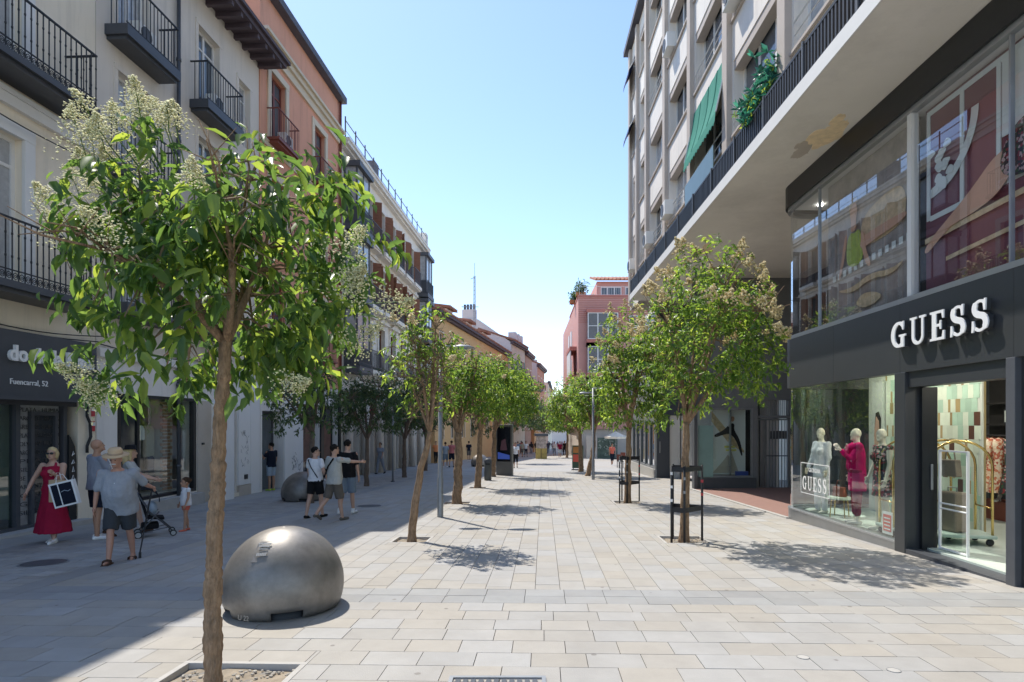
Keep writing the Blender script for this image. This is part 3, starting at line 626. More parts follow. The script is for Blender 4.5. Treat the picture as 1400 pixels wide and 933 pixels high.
B, L_ = house('ochre_house', 'long ochre house with tiled dormers on the roof beyond the white stone block', (-7.3, 46.6), (-2.45, 76), 10.7, 12, mat('ochre', (.66, .42, .20), .85, .06, 1, stain=.3, sc=(.52, .33, .19)), 'salmon_trim', (.5, 4.0, 7.4), 9, rail=False, rise=.7)
for x in (6.0, 13.0, 20.0):
    d = MB().box(x, x + 1.9, .9, 3.0, 10.9, 12.2).build('dormer', 'stone_white', B); window(B, x + .5, x + 1.4, 11.25, 12.1, .84, 'white_trim', 'win_dark', 1, 1, .08)
    tile_roof(B, x - .3, x + 2.2, .5, 12.3, 3.1, 12.7, name='dormer_roof')
MB().poly([(0, 0, 10.7), (0, 6, 11.3), (0, 12, 10.7)]).build('gable_wall', 'stone_white', B)
B, L_ = house('white_gable_house', 'tall white gabled house with green shutters and a row of chimney pots', (-2.0, 76.2), (-.25, 84), 12.4, 9, mat('pale_green', (.62, .62, .52), .85), 'stone_white', (1.5, 5.0, 8.6), 3, shutter=mat('green_paint', (.03, .08, .05), .5), tile=True)
m = MB().poly([(0, 0, 12.4), (0, 4.5, 15.6), (0, 11, 16.2), (0, 11, 8), (0, 0, 8)]); m.v = [(x - .02, y, z) for x, y, z in m.v]; m.build('gable_wall', mat('pale_wall', (.66, .62, .60), .85, .06, .5), B)
MB().box(.2, 1.0, 5, 6.8, 14.6, 17.0).build('chimney', 'pale_wall', B)
for k in range(4): MB().box(.3, .6, 5.1 + k * .42, 5.35 + k * .42, 17.0, 17.7).build('chimney_pot', 'slate', B)
for k in range(3): MB().box(1.5 + k * 1.8, 2.3 + k * 1.8, -.2, .8, 12.6, 14.0).build('roof_dormer', 'pale_wall', B)
house('narrow_brick_house', 'narrow dark house with overhanging eaves beside the white gabled one', (-.2, 84.2), (.85, 91.5), 11.9, 9, mat('brick_far', (.42, .27, .2), .85), 'stone_white', (1.2, 4.5, 8.0), 2)
B, L_ = house('pale_side_house', 'house with blank pale side wall and reddish front down the street', (1.75, 95.5), (3.3, 108), 11.3, 9, mat('red_front', (.50, .22, .14), .85), 'stone_white', (1, 4.4, 7.8), 3)
MB().box(-.05, -.01, 0, 3.4, -5, 12.3).build('side_wall', 'pale_wall', B); MB().box(1, 2, 1.5, 3, 12, 14).build('chimney', 'pale_wall', B)
house('orange_low_house', 'low orange house in front of the blank pale wall', (1.2, 90.5), (2.2, 94.5), 7.1, 4, 'ochre', 'stone_white', (.8, 3.8), 1)
B, L_ = house('end_house', 'distant cream house closing the street with dark roof tanks', (4.1, 112), (6.4, 150), 9.8, 10, 'cream', 'stone_white', (1, 4.3, 7.4), 5, tile=False)
for x in (2, 6): MB().lathe([(.0, 12.3), (.5, 12.3), (.5, 10), (0, 10)], (x, 3, 0), 12).build('water_tank', 'slate', B)
house('street_end_house', 'pale house across the very end of the street', (5, 165), (16, 168), 7.5, 10, 'pale_wall', 'stone_white', (0, 3.5), 5, z0=-8)
a = E('aerial_mast', 'thin lattice aerial mast rising above the tiled dormers', 'aerial', (-6.4, 72, 12))
m = MB()
for dx, dy in ((-.15, -.1), (.15, -.1), (0, .15)): m.tube([(dx, dy, 0), (dx * .6, dy * .6, 8)], .035, 5)
for k in range(16): m.bar((-.13, -.1, k * .5), (.13, -.1, k * .5 + .5), .03)
m.build('mast', 'galv', a); MB().bar((-1.6, 0, 4.2), (.5, 0, 4.2), .06).bar((-1.5, -.3, 4.2), (-1.5, .3, 4.2), .05).bar((-1.0, -.35, 4.2), (-1.0, .35, 4.2), .05).bar((-.5, 0, 7.6), (.1, 0, 7.9), .06).tube([(0, 0, 8), (0, 0, 9.6)], .03, 5).build('antenna_arm', 'galv', a)
# ---------------------------------------------------------------- the modern block on the sunny side
XR = 5.0                                                       # upper facade plane
mat('panel_white', (.86, .79, .70), .8, .05, 1.2, .1, 30, streak=.55, stain=.3, sc=(.58, .53, .48)); mat('pilaster_taupe', (.52, .45, .39), .8, .06, 1.5)
mat('soffit', (.84, .80, .73), .9, .06, .6, .1, 25, stain=.75, sc=(.56, .53, .48)); mat('raw_plaster', (.92, .74, .48), .95, .2, 6, .4, 30)
B = E('modern_block', 'tall pale modern block with taupe window strips over the arcade canopy', 'building', (XR, 28.2, 0), R(-90))
UL = 37.0; bw = 3.1; U = lambda Y: 28.2 - Y
edges = [0.35, 2.1, 4.2, 7.4, 10.6, 13.8, 17.0, 20.2, 23.4, 26.6, 29.8, 33.0, 36.2]
wins = []
for a, b in zip(edges, edges[1:]):
    s = .35 if b - a < 2.5 else .25
    for z in (8.75, 11.55, 14.35, 17.1): wins.append((a + s, b - s, z, z + (1.75 if z > 9 else 1.8)))
wall(body(MB(), 0, UL, 7.25, 19.6, 12), 0, UL, 7.25, 19.6, wins, rev=.38).build('wall', 'panel_white', B)
for e in edges: MB().box(e - .17, e + .17, -.14, .01, 7.4, 19.5).build('pilaster', 'pilaster_taupe', B)
MB().box(-.25, UL, -.3, .3, 19.6, 19.85).build('parapet', 'slate', B)
for i, q in enumerate(wins):
    o = window(B, *q, .26, 'white_trim', 'win_mid' if i % 3 else 'win_curtain', 3 if q[1] - q[0] > 2 else 2, 1, .06)
    m = MB().box(q[0] - .05, q[1] + .05, -.06, .24, q[2] - .06, q[2] + .0); m.build('sill', 'pilaster_taupe', o)
    MB().box(q[0], q[1], .02, .26, q[3] - .22, q[3] - .003).build('blind_box', 'pilaster_taupe', o)
    if i % 4 == 0 or i % 7 == 3: MB().tube([(q[0] + .05, -.02, q[2] + .5), (q[1] - .05, -.02, q[2] + .5)], .018, 5).tube([(q[0] + .05, -.02, q[2] + .25), (q[1] - .05, -.02, q[2] + .25)], .012, 5).build('guard_rail', 'white_trim', o)
for k, (x, z) in enumerate(((4.6, 8.85), (1.0, 8.8), (7.7, 8.9), (8.0, 14.4), (14.2, 11.6))): ac_unit(B, x, z, -.32, .9)
def awning(root, x0, x1, z1, drop, out, m, val=.2):
    ca = MB(); na, nb = 24, 8
    for j in range(nb + 1):
        t = j / nb; ca.v += [(x0 + (x1 - x0) * i / na, -.02 - (out - .02) * t + .05 * math.sin(math.pi * t) * (1 - .35 * math.cos(i * math.pi / 4)), z1 - drop * t - .03 * math.sin(math.pi * t) + .008 * math.sin(i * 1.9 + j)) for i in range(na + 1)]
    ca.f = [(j * (na + 1) + i, j * (na + 1) + i + 1, (j + 1) * (na + 1) + i + 1, (j + 1) * (na + 1) + i) for j in range(nb) for i in range(na)]
    o = ca.build('awning', m, root, smooth=True)
    for i in range(0, na + 1, 6): MB().tube([Vector(ca.v[j * (na + 1) + i]) + Vector((0, -.006, .004)) for j in range(nb + 1)], .009, 4).build('seam', m, o)
    v = MB(); n = 14
    for k in range(n):
        a, b = x0 + (x1 - x0) * k / n, x0 + (x1 - x0) * (k + 1) / n; v.poly([(a, -out - .004, z1 - drop), (a, -out - .03, z1 - drop - val), ((a + b) / 2, -out - .02, z1 - drop - val - .06), (b, -out - .03, z1 - drop - val), (b, -out - .004, z1 - drop)])
    v.build('valance', m, o)
    for x in (x0, x1): MB().tube([(x, -.05, z1 - .3), (x, -out, z1 - drop)], .02, 5).build('arm', 'white_trim', o)
    return o
awning(B, 10.75, 13.65, 11.0, 1.45, .30, cmat('green_canvas', (.05, .26, .19)), .25)
awning(B, .5, 2.0, 18.6, .9, .4, cmat('navy_canvas', (.025, .04, .12))); awning(B, .5, 2.0, 16.0, .9, .4, 'navy_canvas')
MB().prism([(14.9, 11.5), (16.4, 11.7), (16.5, 12.5), (15.0, 12.35)], -.12, -.09).build('yellow_cloth', cmat('yellow_cloth', (.8, .6, .12)), B)
# canopy: slab, flaking patches, railing
XE = 4.55; cu = XR - XE
MB().box(U(25.7), UL, -cu, 9, 7.20, 7.42).build('canopy', 'soffit', B); MB().box(U(25.7), UL, -cu - .03, -cu, 7.19, 7.44).build('canopy_edge', 'white_trim', B)
for (px, py, s) in ((1118, 192, 1.0), (958, 345, .9)):
    Yp = (7.19 - CAMH) * FPX / (HY - py); Xp = (px - CX) / FPX * Yp; c = (U(Yp), Xp - XR)
    for k, (dx, dy, r) in enumerate(((0, 0, .30), (.42, .10, .24), (-.5, -.06, .22), (.12, .26, .17), (.75, -.02, .12), (-.2, -.22, .12))):
        pr = random.Random(k + int(px)); w_ = [pr.uniform(.6, 1.1) for _ in range(8)]
        pts = [(c[0] + s * (dx + r * 1.7 * (w_[int(i / 5) % 8] * (1 - (i % 5) / 5) + w_[(int(i / 5) + 1) % 8] * (i % 5) / 5 + pr.uniform(-.12, .12)) * math.cos(i * math.pi / 20)), c[1] + s * (dy + r * .85 * (w_[int(i / 5) % 8] * (1 - (i % 5) / 5) + w_[(int(i / 5) + 1) % 8] * (i % 5) / 5 + pr.uniform(-.12, .12)) * math.sin(i * math.pi / 20))) for i in range(40)]
        MB().slab(pts, 7.193 - .001 * k, 7.21).build('flaked_patch', 'raw_plaster' if k % 3 != 2 else 'beige_stone', B)
m = MB().box(U(25.7), UL, -cu + .02, -cu + .07, 8.02, 8.07).box(U(25.7), UL, -cu + .03, -cu + .06, 7.50, 7.53); x = U(25.7)
while x < UL: m.box(x, x + .045, -cu + .025, -cu + .065, 7.42, 8.02); x += .105
rl = m.build('canopy_railing', 'iron', B)
x = U(25.7)
while x < UL: MB().box(x, x + .05, -cu + .0, -cu + .09, 7.42, 8.1).build('rail_post', 'iron_grey', rl); x += 1.6
MB().box(U(17.2), U(14.6), -cu + .10, -cu + .12, 7.44, 8.75).build('privacy_screen', mat('screen_green', (.10, .16, .15), .3), B)
# glossy plant on the canopy terrace
pl = E('potted_plant', 'bushy teal green plant in an orange pot behind the canopy railing', 'plant', (4.86, 11.95, 7.42)); MB().lathe([(.0, 0), (.13, 0), (.19, .34), (.20, .34), (.20, .40), (.16, .40), (.15, .3), (0, .3)], n=16).build('pot', mat('terracotta', (.55, .20, .08), .7), pl, smooth=True)

# ground storey right of the canopy: fashion shop
sh = E('fashion_shop', 'black fronted corner fashion shop with curved glass under the canopy', 'shop', (6.0, 13.3, 0), R(-90)); U = lambda Y: 13.3 - Y
arc = [(-.55 * math.sin(t), .55 - .55 * math.cos(t)) for t in [i * math.pi / 16 for i in range(0, 9)]]
def ribbon(path, z0, z1, th, y=0):                              # path runs from right to left round the corner
    m = MB(); n = len(path); nrm = []
    for k in range(n):
        a, b = Vector(path[max(k - 1, 0)]), Vector(path[min(k + 1, n - 1)]); d = (b - a).normalized(); nrm.append(Vector((d.y, -d.x)) * -1)
    o = [Vector(p) + nrm[k] * y for k, p in enumerate(path)]; i_ = [Vector(p) + nrm[k] * (y - th) for k, p in enumerate(path)]
    for k in range(n - 1): m.hexa([(*o[k], z0), (*i_[k], z0), (*i_[k + 1], z0), (*o[k + 1], z0)], [(*o[k], z1), (*i_[k], z1), (*i_[k + 1], z1), (*o[k + 1], z1)])
    return m
tailp = [(-.55, .55), (-.55, 1.4), (-.55, 3.6)]
full = [(13, 0), (6.1, 0), (3.8, 0), (0, 0)] + arc[1:] + tailp[1:]
PZ = -.15
fpath = [[(13, 0), (10.45, 0)], [(10.445, 0), (7.85, 0)], [(7.845, 0), (6.12, 0)], [(6.115, 0), (3.93, 0)], [(3.925, 0), (1.9, 0)], [(1.895, 0), (.0, 0)] + arc[1:4], arc[3:] + tailp[1:]]
for q in fpath: ribbon(q, 2.60, 3.74, .18, .02).build('fascia_panel', 'shop_black', sh)
ribbon(full, 2.62, 3.72, .1, .012).build('fascia_backing', 'iron', sh); ribbon(full, 6.72, 7.19, .3, .06).build('top_fascia', 'black_panel', sh)
wl = [(3.8, 0), (0, 0)] + arc[1:] + tailp[1:]
ribbon(wl, -.75, PZ, .3, .0).build('plinth', 'steel', sh); ribbon(wl, PZ, PZ + .03, .12, .012).build('sill', 'alu', sh); ribbon(full, 3.70, 3.78, .1, .025).build('upper_sill', 'alu', sh); ribbon(full, 6.64, 6.72, .1, .01).build('upper_head', 'alu', sh)
def gpane(path, z0, z1, m, name='pane', par=None):
    mb = MB()
    for a, b in zip(path, path[1:]): mb.poly([(*a, z0), (*a, z1), (*b, z1), (*b, z0)])
    o = mb.build(name, m, par or sh); 
    if len(path) > 3: o.data.polygons.foreach_set('use_smooth', [True] * len(o.data.polygons))
    return o
GY_ = .05
off = lambda p: [(a, b + GY_) for a, b in p]
gpane(off([(3.8, 0), (1.9, 0)]), PZ, 2.62, 'glass', 'display_pane'); gpane(off([(1.9, 0), (0, 0)]), PZ, 2.62, 'glass', 'display_pane'); gpane(off([(0, 0)] + arc[1:]), PZ, 2.62, 'glass', 'curved_pane'); gpane([(-.52, .6), (-.52, 3.5)], PZ, 2.62, 'glass', 'side_pane')
for a, b in ((12.9, 9.2), (9.18, 6.02), (6.0, 4.14), (4.1, 1.24), (1.22, 0)): gpane(off([(a, 0), (b, 0)]), 3.74, 6.68, 'glass_up', 'upper_pane')
gpane(off([(0, 0)] + arc[1:]), 3.74, 6.68, 'glass_up', 'upper_curved_pane'); gpane([(-.52, .6), (-.52, 3.5)], 3.74, 6.68, 'glass_up', 'upper_side_pane')
MB().box(4.07, 4.17, .0, .12, 3.78, 6.64).build('upper_mullion', 'white_trim', sh)
for x in (1.225, 6.005, 9.185): MB().box(x - .012, x + .012, .02, .08, 3.78, 6.64).build('upper_mullion', 'alu', sh)
MB().box(3.8, 4.06, -.03, .25, -.4, 2.6).build('door_post', 'shop_black', sh, bevel=.006); MB().box(6.03, 6.17, -.05, .3, -.4, 2.6).build('door_post', 'iron_grey', sh, bevel=.006)
MB().box(4.06, 6.03, .02, .25, 2.36, 2.6).build('door_header', 'shop_black', sh); MB().box(4.06, 6.03, -.02, .6, -.5, -.19).build('threshold', 'anthracite', sh)
dl = MB().box(4.07, 4.13, .2, .44, -.18, 2.36).build('door_leaf', 'black_panel', sh); MB().box(4.13, 4.16, .32, .36, .75, 1.15).build('door_handle', 'steel', dl, bevel=.008)
for x0, x1 in ((6.17, 9.4), (9.5, 12.9)): window(sh, x0, x1, -.35, 2.6, .03, 'shop_black', 'glass', 1, 1, .07, name='shop_window')
ribbon([(13, 0), (6.17, 0)], -.6, -.34, .2, .02).build('plinth', 'shop_black', sh)
# interior shell
mat('shop_floor', (.55, .62, .56), .35, .06, 2); mat('shop_wall', (.62, .66, .60), .7, .04, 1); mat('mint', (.42, .60, .48), .4, .08, 4, island=.12); mat('mint_pale', (.62, .70, .58), .4, .08, 4, island=.1); mat('tan_tile', (.36, .28, .14), .35, .1, 4, island=.15); mat('brown_tile', (.10, .05, .035), .35, .1, 4, island=.2)
MB().slab([(13, .26), (4.2, .26), (4.06, .3), (.0, .3), (-.3, .6), (-.4, .7), (-.4, 5.9), (13, 5.9)], -.3, -.16).build('floor', 'shop_floor', sh)
MB().slab([(13, .22), (0, .22), (-.35, .7), (-.35, 5.9), (13, 5.9)], 2.95, 3.05).build('ceiling', 'sign_white', sh); MB().slab([(13, .22), (0, .22), (-.35, .7), (-.35, 5.9), (13, 5.9)], 3.5, 3.6).build('upper_floor', 'beige_stone', sh)
MB().box(-.6, 13, 5.9, 6.0, -.3, 7.18).box(13, 13.1, 0, 6.0, -.8, 7.18).box(-.6, -.5, 3.6, 5.9, -.7, 7.18).build('back_wall', 'shop_wall', sh)
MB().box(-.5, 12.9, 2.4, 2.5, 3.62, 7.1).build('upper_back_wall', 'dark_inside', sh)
# mint tile screen
ts = MB().box(.72, 3.38, 1.72, 1.78, -.16, 2.92).build('tile_screen', 'shop_wall', sh)
tm = {k: MB().box(0, w_, -.012, 0, 0, .235) for k, w_ in (('w', .125), ('n', .055))}; tmesh = {(k, m_): None for k in 'wn' for m_ in ('mint', 'mint_pale', 'tan_tile', 'brown_tile')}
rr = random.Random(4); nt_ = 0
for r_ in range(13):
    x = .73 + rr.uniform(0, .06)
    while x < 3.24 and nt_ < 300:
        c = rr.random(); k, m_ = ('n', 'tan_tile') if c < .18 else (('w', 'brown_tile') if c < .27 else (('w', 'mint') if c < .62 else ('w', 'mint_pale')))
        if tmesh[(k, m_)] is None: me = tm[k].mesh('tile'); me.materials.append(MATS[m_]); tmesh[(k, m_)] = me
        o = bpy.data.objects.new('tile', tmesh[(k, m_)]); COL.objects.link(o); o.parent = ts; o.location = (x, 1.72, -.15 + r_ * .238); x += .128 if k == 'w' else .058; nt_ += 1
MB().box(3.38, 3.39, 1.75, 1.782, -.16, 2.92).build('screen_edge', 'tan_tile', ts)
MB().box(.05, .715, 1.75, 1.85, -.16, 2.92).build('display_back_panel', 'shop_wall', sh)
fp = MB().box(.32, .70, 1.66, 1.72, .1, 2.7).build('picture_panel', mat('picture_pale', (.55, .60, .56), .4), sh)
MB().prism([(.45, .2), (.62, .2), (.63, 1.5), (.60, 1.85), (.5, 1.95), (.44, 1.6)], 1.64, 1.655).build('printed_figure', mat('print_skin', (.55, .36, .27), .5), fp); MB().prism([(.42, 1.5), (.5, 1.6), (.64, 1.5), (.66, 1.9), (.58, 2.05), (.48, 2.02)], 1.645, 1.659).build('printed_hair', 'dark_inside', fp)
# downlights, lit
emit_mat('lamp_on', (1, .93, .8), 120); emit_mat('lamp_up', (1, .95, .86), 14)
for k, (x, y) in enumerate(((1.0, .9), (2.2, .9), (3.3, .9), (4.7, 1.6), (5.6, 1.6), (1.5, 2.9), (2.6, 2.9), (7.4, 1.8), (7.4, 3.4))): MB().lathe([(0, 2.93), (.07, 2.93), (.085, 2.94), (.085, 2.95)], (x, y, 0), 12).build('downlight', 'lamp_on', sh)
# rack, shelves
MB().box(1.0, 3.0, 3.5, 3.9, -.16, .22).build('display_block', 'wood_red', sh); m = MB()
for z in (1.75, 2.2): m.box(.5, 3.9, 3.9, 4.2, z, z + .04)
m.box(.4, 7.0, 4.2, 4.25, -.16, 2.9); m.build('shelf_wall', 'dark_inside', sh); MB().tube([(.8, 3.4, 1.55), (3.0, 3.4, 1.55)], .018, 6).tube([(.8, 3.4, 1.55), (.8, 3.4, -.16)], .018, 6).tube([(3.0, 3.4, 1.55), (3.0, 3.4, -.16)], .018, 6).build('clothes_rail', 'iron', sh)
pattern_mat('floral_orange', [(.6, .2, .1), (.75, .55, .4), (.8, .7, .55), (.5, .12, .08)], 26); pattern_mat('floral_dark', [(.02, .02, .025), (.25, .02, .03), (.03, .03, .03), (.5, .35, .33), (.02, .08, .03), (.02, .02, .02)], 30)
for k, (x, m_, lab) in enumerate(((1.32, 'floral_orange', 'orange floral dress hanging on the rail inside the fashion shop'), (1.5, 'floral_orange', 'orange floral dress hanging on the rail inside the fashion shop'), (1.68, 'floral_orange', 'orange floral dress hanging on the rail inside the fashion shop'), (1.95, 'floral_dark', 'dark patterned dress at the end of the clothes rail'))):
    d = E('hanging_dress', lab, 'dress', (6.0 + 3.4, 13.3 - x, 0), R(-90), 'dresses on the rail'); m = MB(); n = 16
    prof = [(1.50, .05, .03), (1.46, .15, .05), (1.25, .14, .06), (1.05, .11, .06), (.75, .17, .09), (.42, .24, .12)]
    for z, a, b in prof: m.v += [(.0 + b * math.sin(t) * (1 + .18 * math.sin(5 * t) * (z < .9)), a * math.cos(t) * (1 + .1 * math.sin(7 * t) * (z < .9)), z) for t in [i * 2 * math.pi / n for i in range(n)]]
    for q in range(len(prof) - 1): m.f += [(q * n + i, (q + 1) * n + i, (q + 1) * n + (i + 1) % n, q * n + (i + 1) % n) for i in range(n)]
    m.build('cloth', m_, d, smooth=True); MB().tube([(0, -.14, 1.46), (0, 0, 1.52), (0, .14, 1.46)], .008, 5).tube([(0, 0, 1.52), (0, 0, 1.57)], .005, 5).build('hanger', 'wood_brown', d)
sp = E('framed_photo', 'small framed photograph on the shelf above the dresses', 'picture frame', (6 + 4.0, 13.3 - 1.15, 1.79), R(-90)); MB().box(-.12, .12, 0, .03, 0, .3).build('frame', 'iron', sp); MB().box(-.09, .09, -.004, 0, .03, .27).build('print', 'picture_pale', sp)
def heel(x, y, z, lab):
    s = E('high_heel_shoe', lab, 'shoe', (6 + y, 13.3 - x, z), R(-150)); m = MB()
    for k in range(7):
        t = k / 6; m.v += [(.24 * t, s_ * (.035 if t > .5 else .026) * (1 - .6 * max(0, t - .75) * 4 * .4), .09 * (1 - t) ** 1.5 + h) for s_ in (-1, 1) for h in (0, .03 + .03 * (t < .25))]
    for k in range(6): i = 4 * k; m.f += [(i, i + 4, i + 5, i + 1), (i + 2, i + 3, i + 7, i + 6), (i, i + 2, i + 6, i + 4), (i + 1, i + 5, i + 7, i + 3)]
    m.f += [(0, 1, 3, 2), (24, 26, 27, 25)]; m.build('upper', 'white_trim', s); MB().tube([(.02, 0, .09), (.0, 0, 0)], [.014, .005], 6).build('heel', 'white_trim', s)
heel(1.45, 3.6, .22, 'cream high heel on the dark block inside the shop'); heel(1.7, 3.7, .22, 'second cream high heel on the dark block inside the shop'); heel(1.7, 3.95, 1.79, 'cream high heel on the shelf above the dresses')
# brass luggage trolleys
def trolley(loc, rz, lab):
    t = E('luggage_trolley', lab, 'trolley', loc, rz); MB().box(-.32, .32, -.5, .5, .12, .18).build('deck', mat('deck_mint', (.4, .5, .45), .5), t, bevel=.02); m = MB()
    for s in (-1, 1):
        p = [(s * .28, -.44, .18)] + [(s * .28 * math.cos(a) if False else s * .28, -.44 * math.cos(a), 1.25 + .42 * math.sin(a)) for a in [i * math.pi / 12 for i in range(13)]] + [(s * .28, .44, .18)]
        m.tube(p, .02, 8)
    m.tube([(-.28, 0, 1.67), (.28, 0, 1.67)], .02, 8).tube([(-.28, -.44, .6), (.28, -.44, .6)], .014, 8).tube([(-.28, .44, .6), (.28, .44, .6)], .014, 8); m.build('arched_frame', 'brass', t, smooth=True)
    for x in (-.25, .25):
        for y in (-.42, .42): MB().ell((x, y, .06), (.03, .06, .06), 8, 6).build('wheel', 'iron', t, smooth=True)
    return t
trolley((6.72, 10.15, -.16), R(80), 'brass arched luggage trolley standing in the display window'); trolley((7.0, 9.62, -.16), R(75), 'brass arched luggage trolley just inside the shop door')
hb = E('handbag', 'taupe handbag hanging on the brass trolley by the door', 'handbag', (6.95, 9.6, .92), R(-80)); cmat('taupe', (.28, .22, .17), .5); MB().prism([(-.17, 0), (.17, 0), (.14, .28), (-.14, .28)], -.06, .06).build('body', 'taupe', hb, bevel=.02); MB().tube([(-.09, 0, .28), (-.07, 0, .42), (.07, 0, .42), (.09, 0, .28)], .012, 6).build('handle', 'taupe', hb)
ss = E('suitcase', 'tall taupe suitcase under the brass trolley by the door', 'suitcase', (7.0, 9.62, .02), R(-80)); MB().box(-.17, .17, -.12, .12, 0, .65).build('shell', 'taupe', ss, bevel=.03); MB().tube([(-.08, 0, .65), (-.08, 0, .72), (.08, 0, .72), (.08, 0, .65)], .01, 6).build('handle', 'steel', ss)
sb = E('security_gate', 'white framed anti-theft gate inside the shop doorway', 'gate', (6.40, 9.10, -.17), R(-90)); m = MB().box(0, .025, 0, .04, 0, 1.55).box(.575, .60, 0, .04, 0, 1.55).box(.025, .575, .0, .04, 1.525, 1.55).box(.025, .575, 0, .04, .64, .66).box(.025, .575, 0, .04, .72, .74).box(.025, .575, 0, .04, .02, .05); m.build('frame', 'sign_white', sb, bevel=.006); MB().poly([(.04, .025, .06), (.56, .025, .06), (.56, .025, 1.5), (.04, .025, 1.5)]).build('panel', 'glass', sb)
st_ = E('display_stool', 'low round brass stool with a handbag in the display window', 'stool', (6.55, 12.25, -.16)); MB().lathe([(0, .42), (.22, .42), (.23, .39), (.22, .37), (0, .37)], n=20).build('top', 'mint_pale', st_); 
for k in range(4): MB().tube([(.17 * math.cos(k * 1.57), .17 * math.sin(k * 1.57), .37), (.2 * math.cos(k * 1.57), .2 * math.sin(k * 1.57), 0)], .012, 6).build('leg', 'brass', st_)
h2 = E('handbag', 'dark handbag on the stool in the display window', 'handbag', (6.55, 12.25, .265), R(-70)); MB().prism([(-.15, 0), (.15, 0), (.12, .2), (-.12, .2)], -.05, .05).build('body', 'wood_red', h2, bevel=.015); MB().tube([(-.08, 0, .2), (-.05, 0, .33), (.05, 0, .33), (.08, 0, .2)], .01, 6).build('handle', 'wood_red', h2)
# ------- letters of the big sign (slab serif outlines)
def glyph(ch):
    """list of closed outlines in a box 0..w x 0..1, first outer"""
    def stroke(pts, wd):
        pts = [Vector(p) for p in pts]; L_, Rr = [], []
        for k, p in enumerate(pts):
            d = (pts[min(k + 1, len(pts) - 1)] - pts[max(k - 1, 0)]).normalized(); n = Vector((-d.y, d.x)); wk = wd[k] if hasattr(wd, '__len__') else wd
            L_.append(p + n * wk / 2); Rr.append(p - n * wk / 2)
        return [tuple(p) for p in L_ + Rr[::-1]]
    A = lambda cx, cy, rx, ry, a0, a1, n=14: [(cx + rx * math.cos(R(a0 + (a1 - a0) * i / n)), cy + ry * math.sin(R(a0 + (a1 - a0) * i / n))) for i in range(n + 1)]
    if ch == 'E': return .72, [[(0, 0), (.70, 0), (.70, .30), (.62, .30), (.58, .09), (.30, .09), (.30, .46), (.46, .46), (.48, .36), (.54, .36), (.54, .66), (.48, .66), (.46, .55), (.30, .55), (.30, .91), (.56, .91), (.60, .72), (.67, .72), (.67, 1), (0, 1), (0, .93), (.10, .91), (.10, .09), (0, .07)]]
    if ch == 'U':
        o = A(.41, .30, .31, .31, 180, 360); i_ = A(.43, .32, .19, .22, 360, 180)
        return .84, [[(0, 1), (0, .93), (.10, .91)] + o + [(.72, .91), (.84, .93), (.84, 1), (.50, 1), (.50, .93), (.62, .91)] + i_ + [(.24, .91), (.36, .93), (.36, 1)]]
    if ch == 'G':
        p = A(.44, .5, .35, .43, 48, 300, 22); wd = [.10 + .11 * abs(math.cos(R(48 + 252 * i / 22))) for i in range(23)]
        return .86, [stroke(p, wd), [(.60, .02), (.74, .02), (.74, .40), (.84, .42), (.84, .49), (.46, .49), (.46, .42), (.56, .40), (.56, .10)], [(.66, .66), (.72, .66), (.74, .98), (.68, .98), (.63, .80)]]
    p = A(.36, .735, .22, .215, 40, 250, 12) + A(.36, .27, .24, .23, 70, -140, 12); n = len(p); wd = [.09 + .11 * (abs(k / (n - 1) - .5) < .28) for k in range(n)]
    return .70, [stroke(p, wd), [(.52, .64), (.59, .64), (.61, 1.0), (.54, 1.0), (.49, .84)], [(.04, .0), (.11, .0), (.17, .16), (.13, .36), (.06, .36)]]
def letters(root, word, x0, width, z0, h, y0, y1, m_face, name, side=None):
    gl = [glyph(c) for c in word]; tot = sum(g_[0] for g_ in gl) + .22 * (len(gl) - 1); s = width / tot; x = x0
    for gw, outs in gl:
        cd = bpy.data.curves.new(name, 'CURVE'); cd.dimensions = '2D'; cd.fill_mode = 'BOTH'; cd.extrude = (y1 - y0) / 2
        m = MB()
        for oi, pts in enumerate(outs):
            bm = bmesh.new(); vs = [bm.verts.new((x + px_ * s, y0 - .0015 * oi, z0 + pz * h)) for px_, pz in pts]
            es = [bm.edges.new((vs[i], vs[(i + 1) % len(vs)])) for i in range(len(vs))]; bmesh.ops.triangle_fill(bm, edges=es, use_beauty=True, use_dissolve=False)
            bm.verts.index_update(); m.add([v.co for v in bm.verts], [tuple(v.index for v in f.verts) for f in bm.faces]); bm.free()
            i0 = len(m.v); P = [(x + px_ * s, z0 + pz * h) for px_, pz in pts]; k_ = len(P)
            if y1 - y0 > .01:
                m.v += [(a, y0 - .0015 * oi, b) for a, b in P] + [(a, y1, b) for a, b in P]; m.f += [(i0 + k, i0 + (k + 1) % k_, i0 + k_ + (k + 1) % k_, i0 + k_ + k) for k in range(k_)]
        bpy.data.curves.remove(cd); m.build(name, m_face, root); x += (gw + .22) * s
gs = E('shop_name_sign', 'raised white slab serif letters reading GUESS on the black fascia', 'sign', (6.0, 13.3, 0), R(-90))
letters(gs, 'GUESS', U(9.43), 1.98, 2.98, .42, -.125, -.107, MATS['sign_white'], 'letter'); letters(gs, 'GUESS', U(9.43), 1.98, 2.98, .42, -.106, -.05, MATS['shop_black'], 'letter_return')
MB().box(U(9.4), U(7.48), -.05, -.022, 3.15, 3.19).build('mounting_rail', 'shop_black', gs)
ws = E('window_decal', 'white framed lettering printed on the lower display glass', 'decal', (6.0, 13.3, 0), R(-90))
letters(ws, 'GUESS', .50, 1.02, .36, .30, -.004 + .04, .036, MATS['sign_white'], 'letter')
m = MB().box(.42, 1.64, .034, .038, .28, .295).box(.42, 1.64, .034, .038, .93, .945).box(.42, .435, .034, .038, .295, .93).box(1.625, 1.64, .034, .038, .295, .93); m.build('frame_line', 'sign_white', ws)
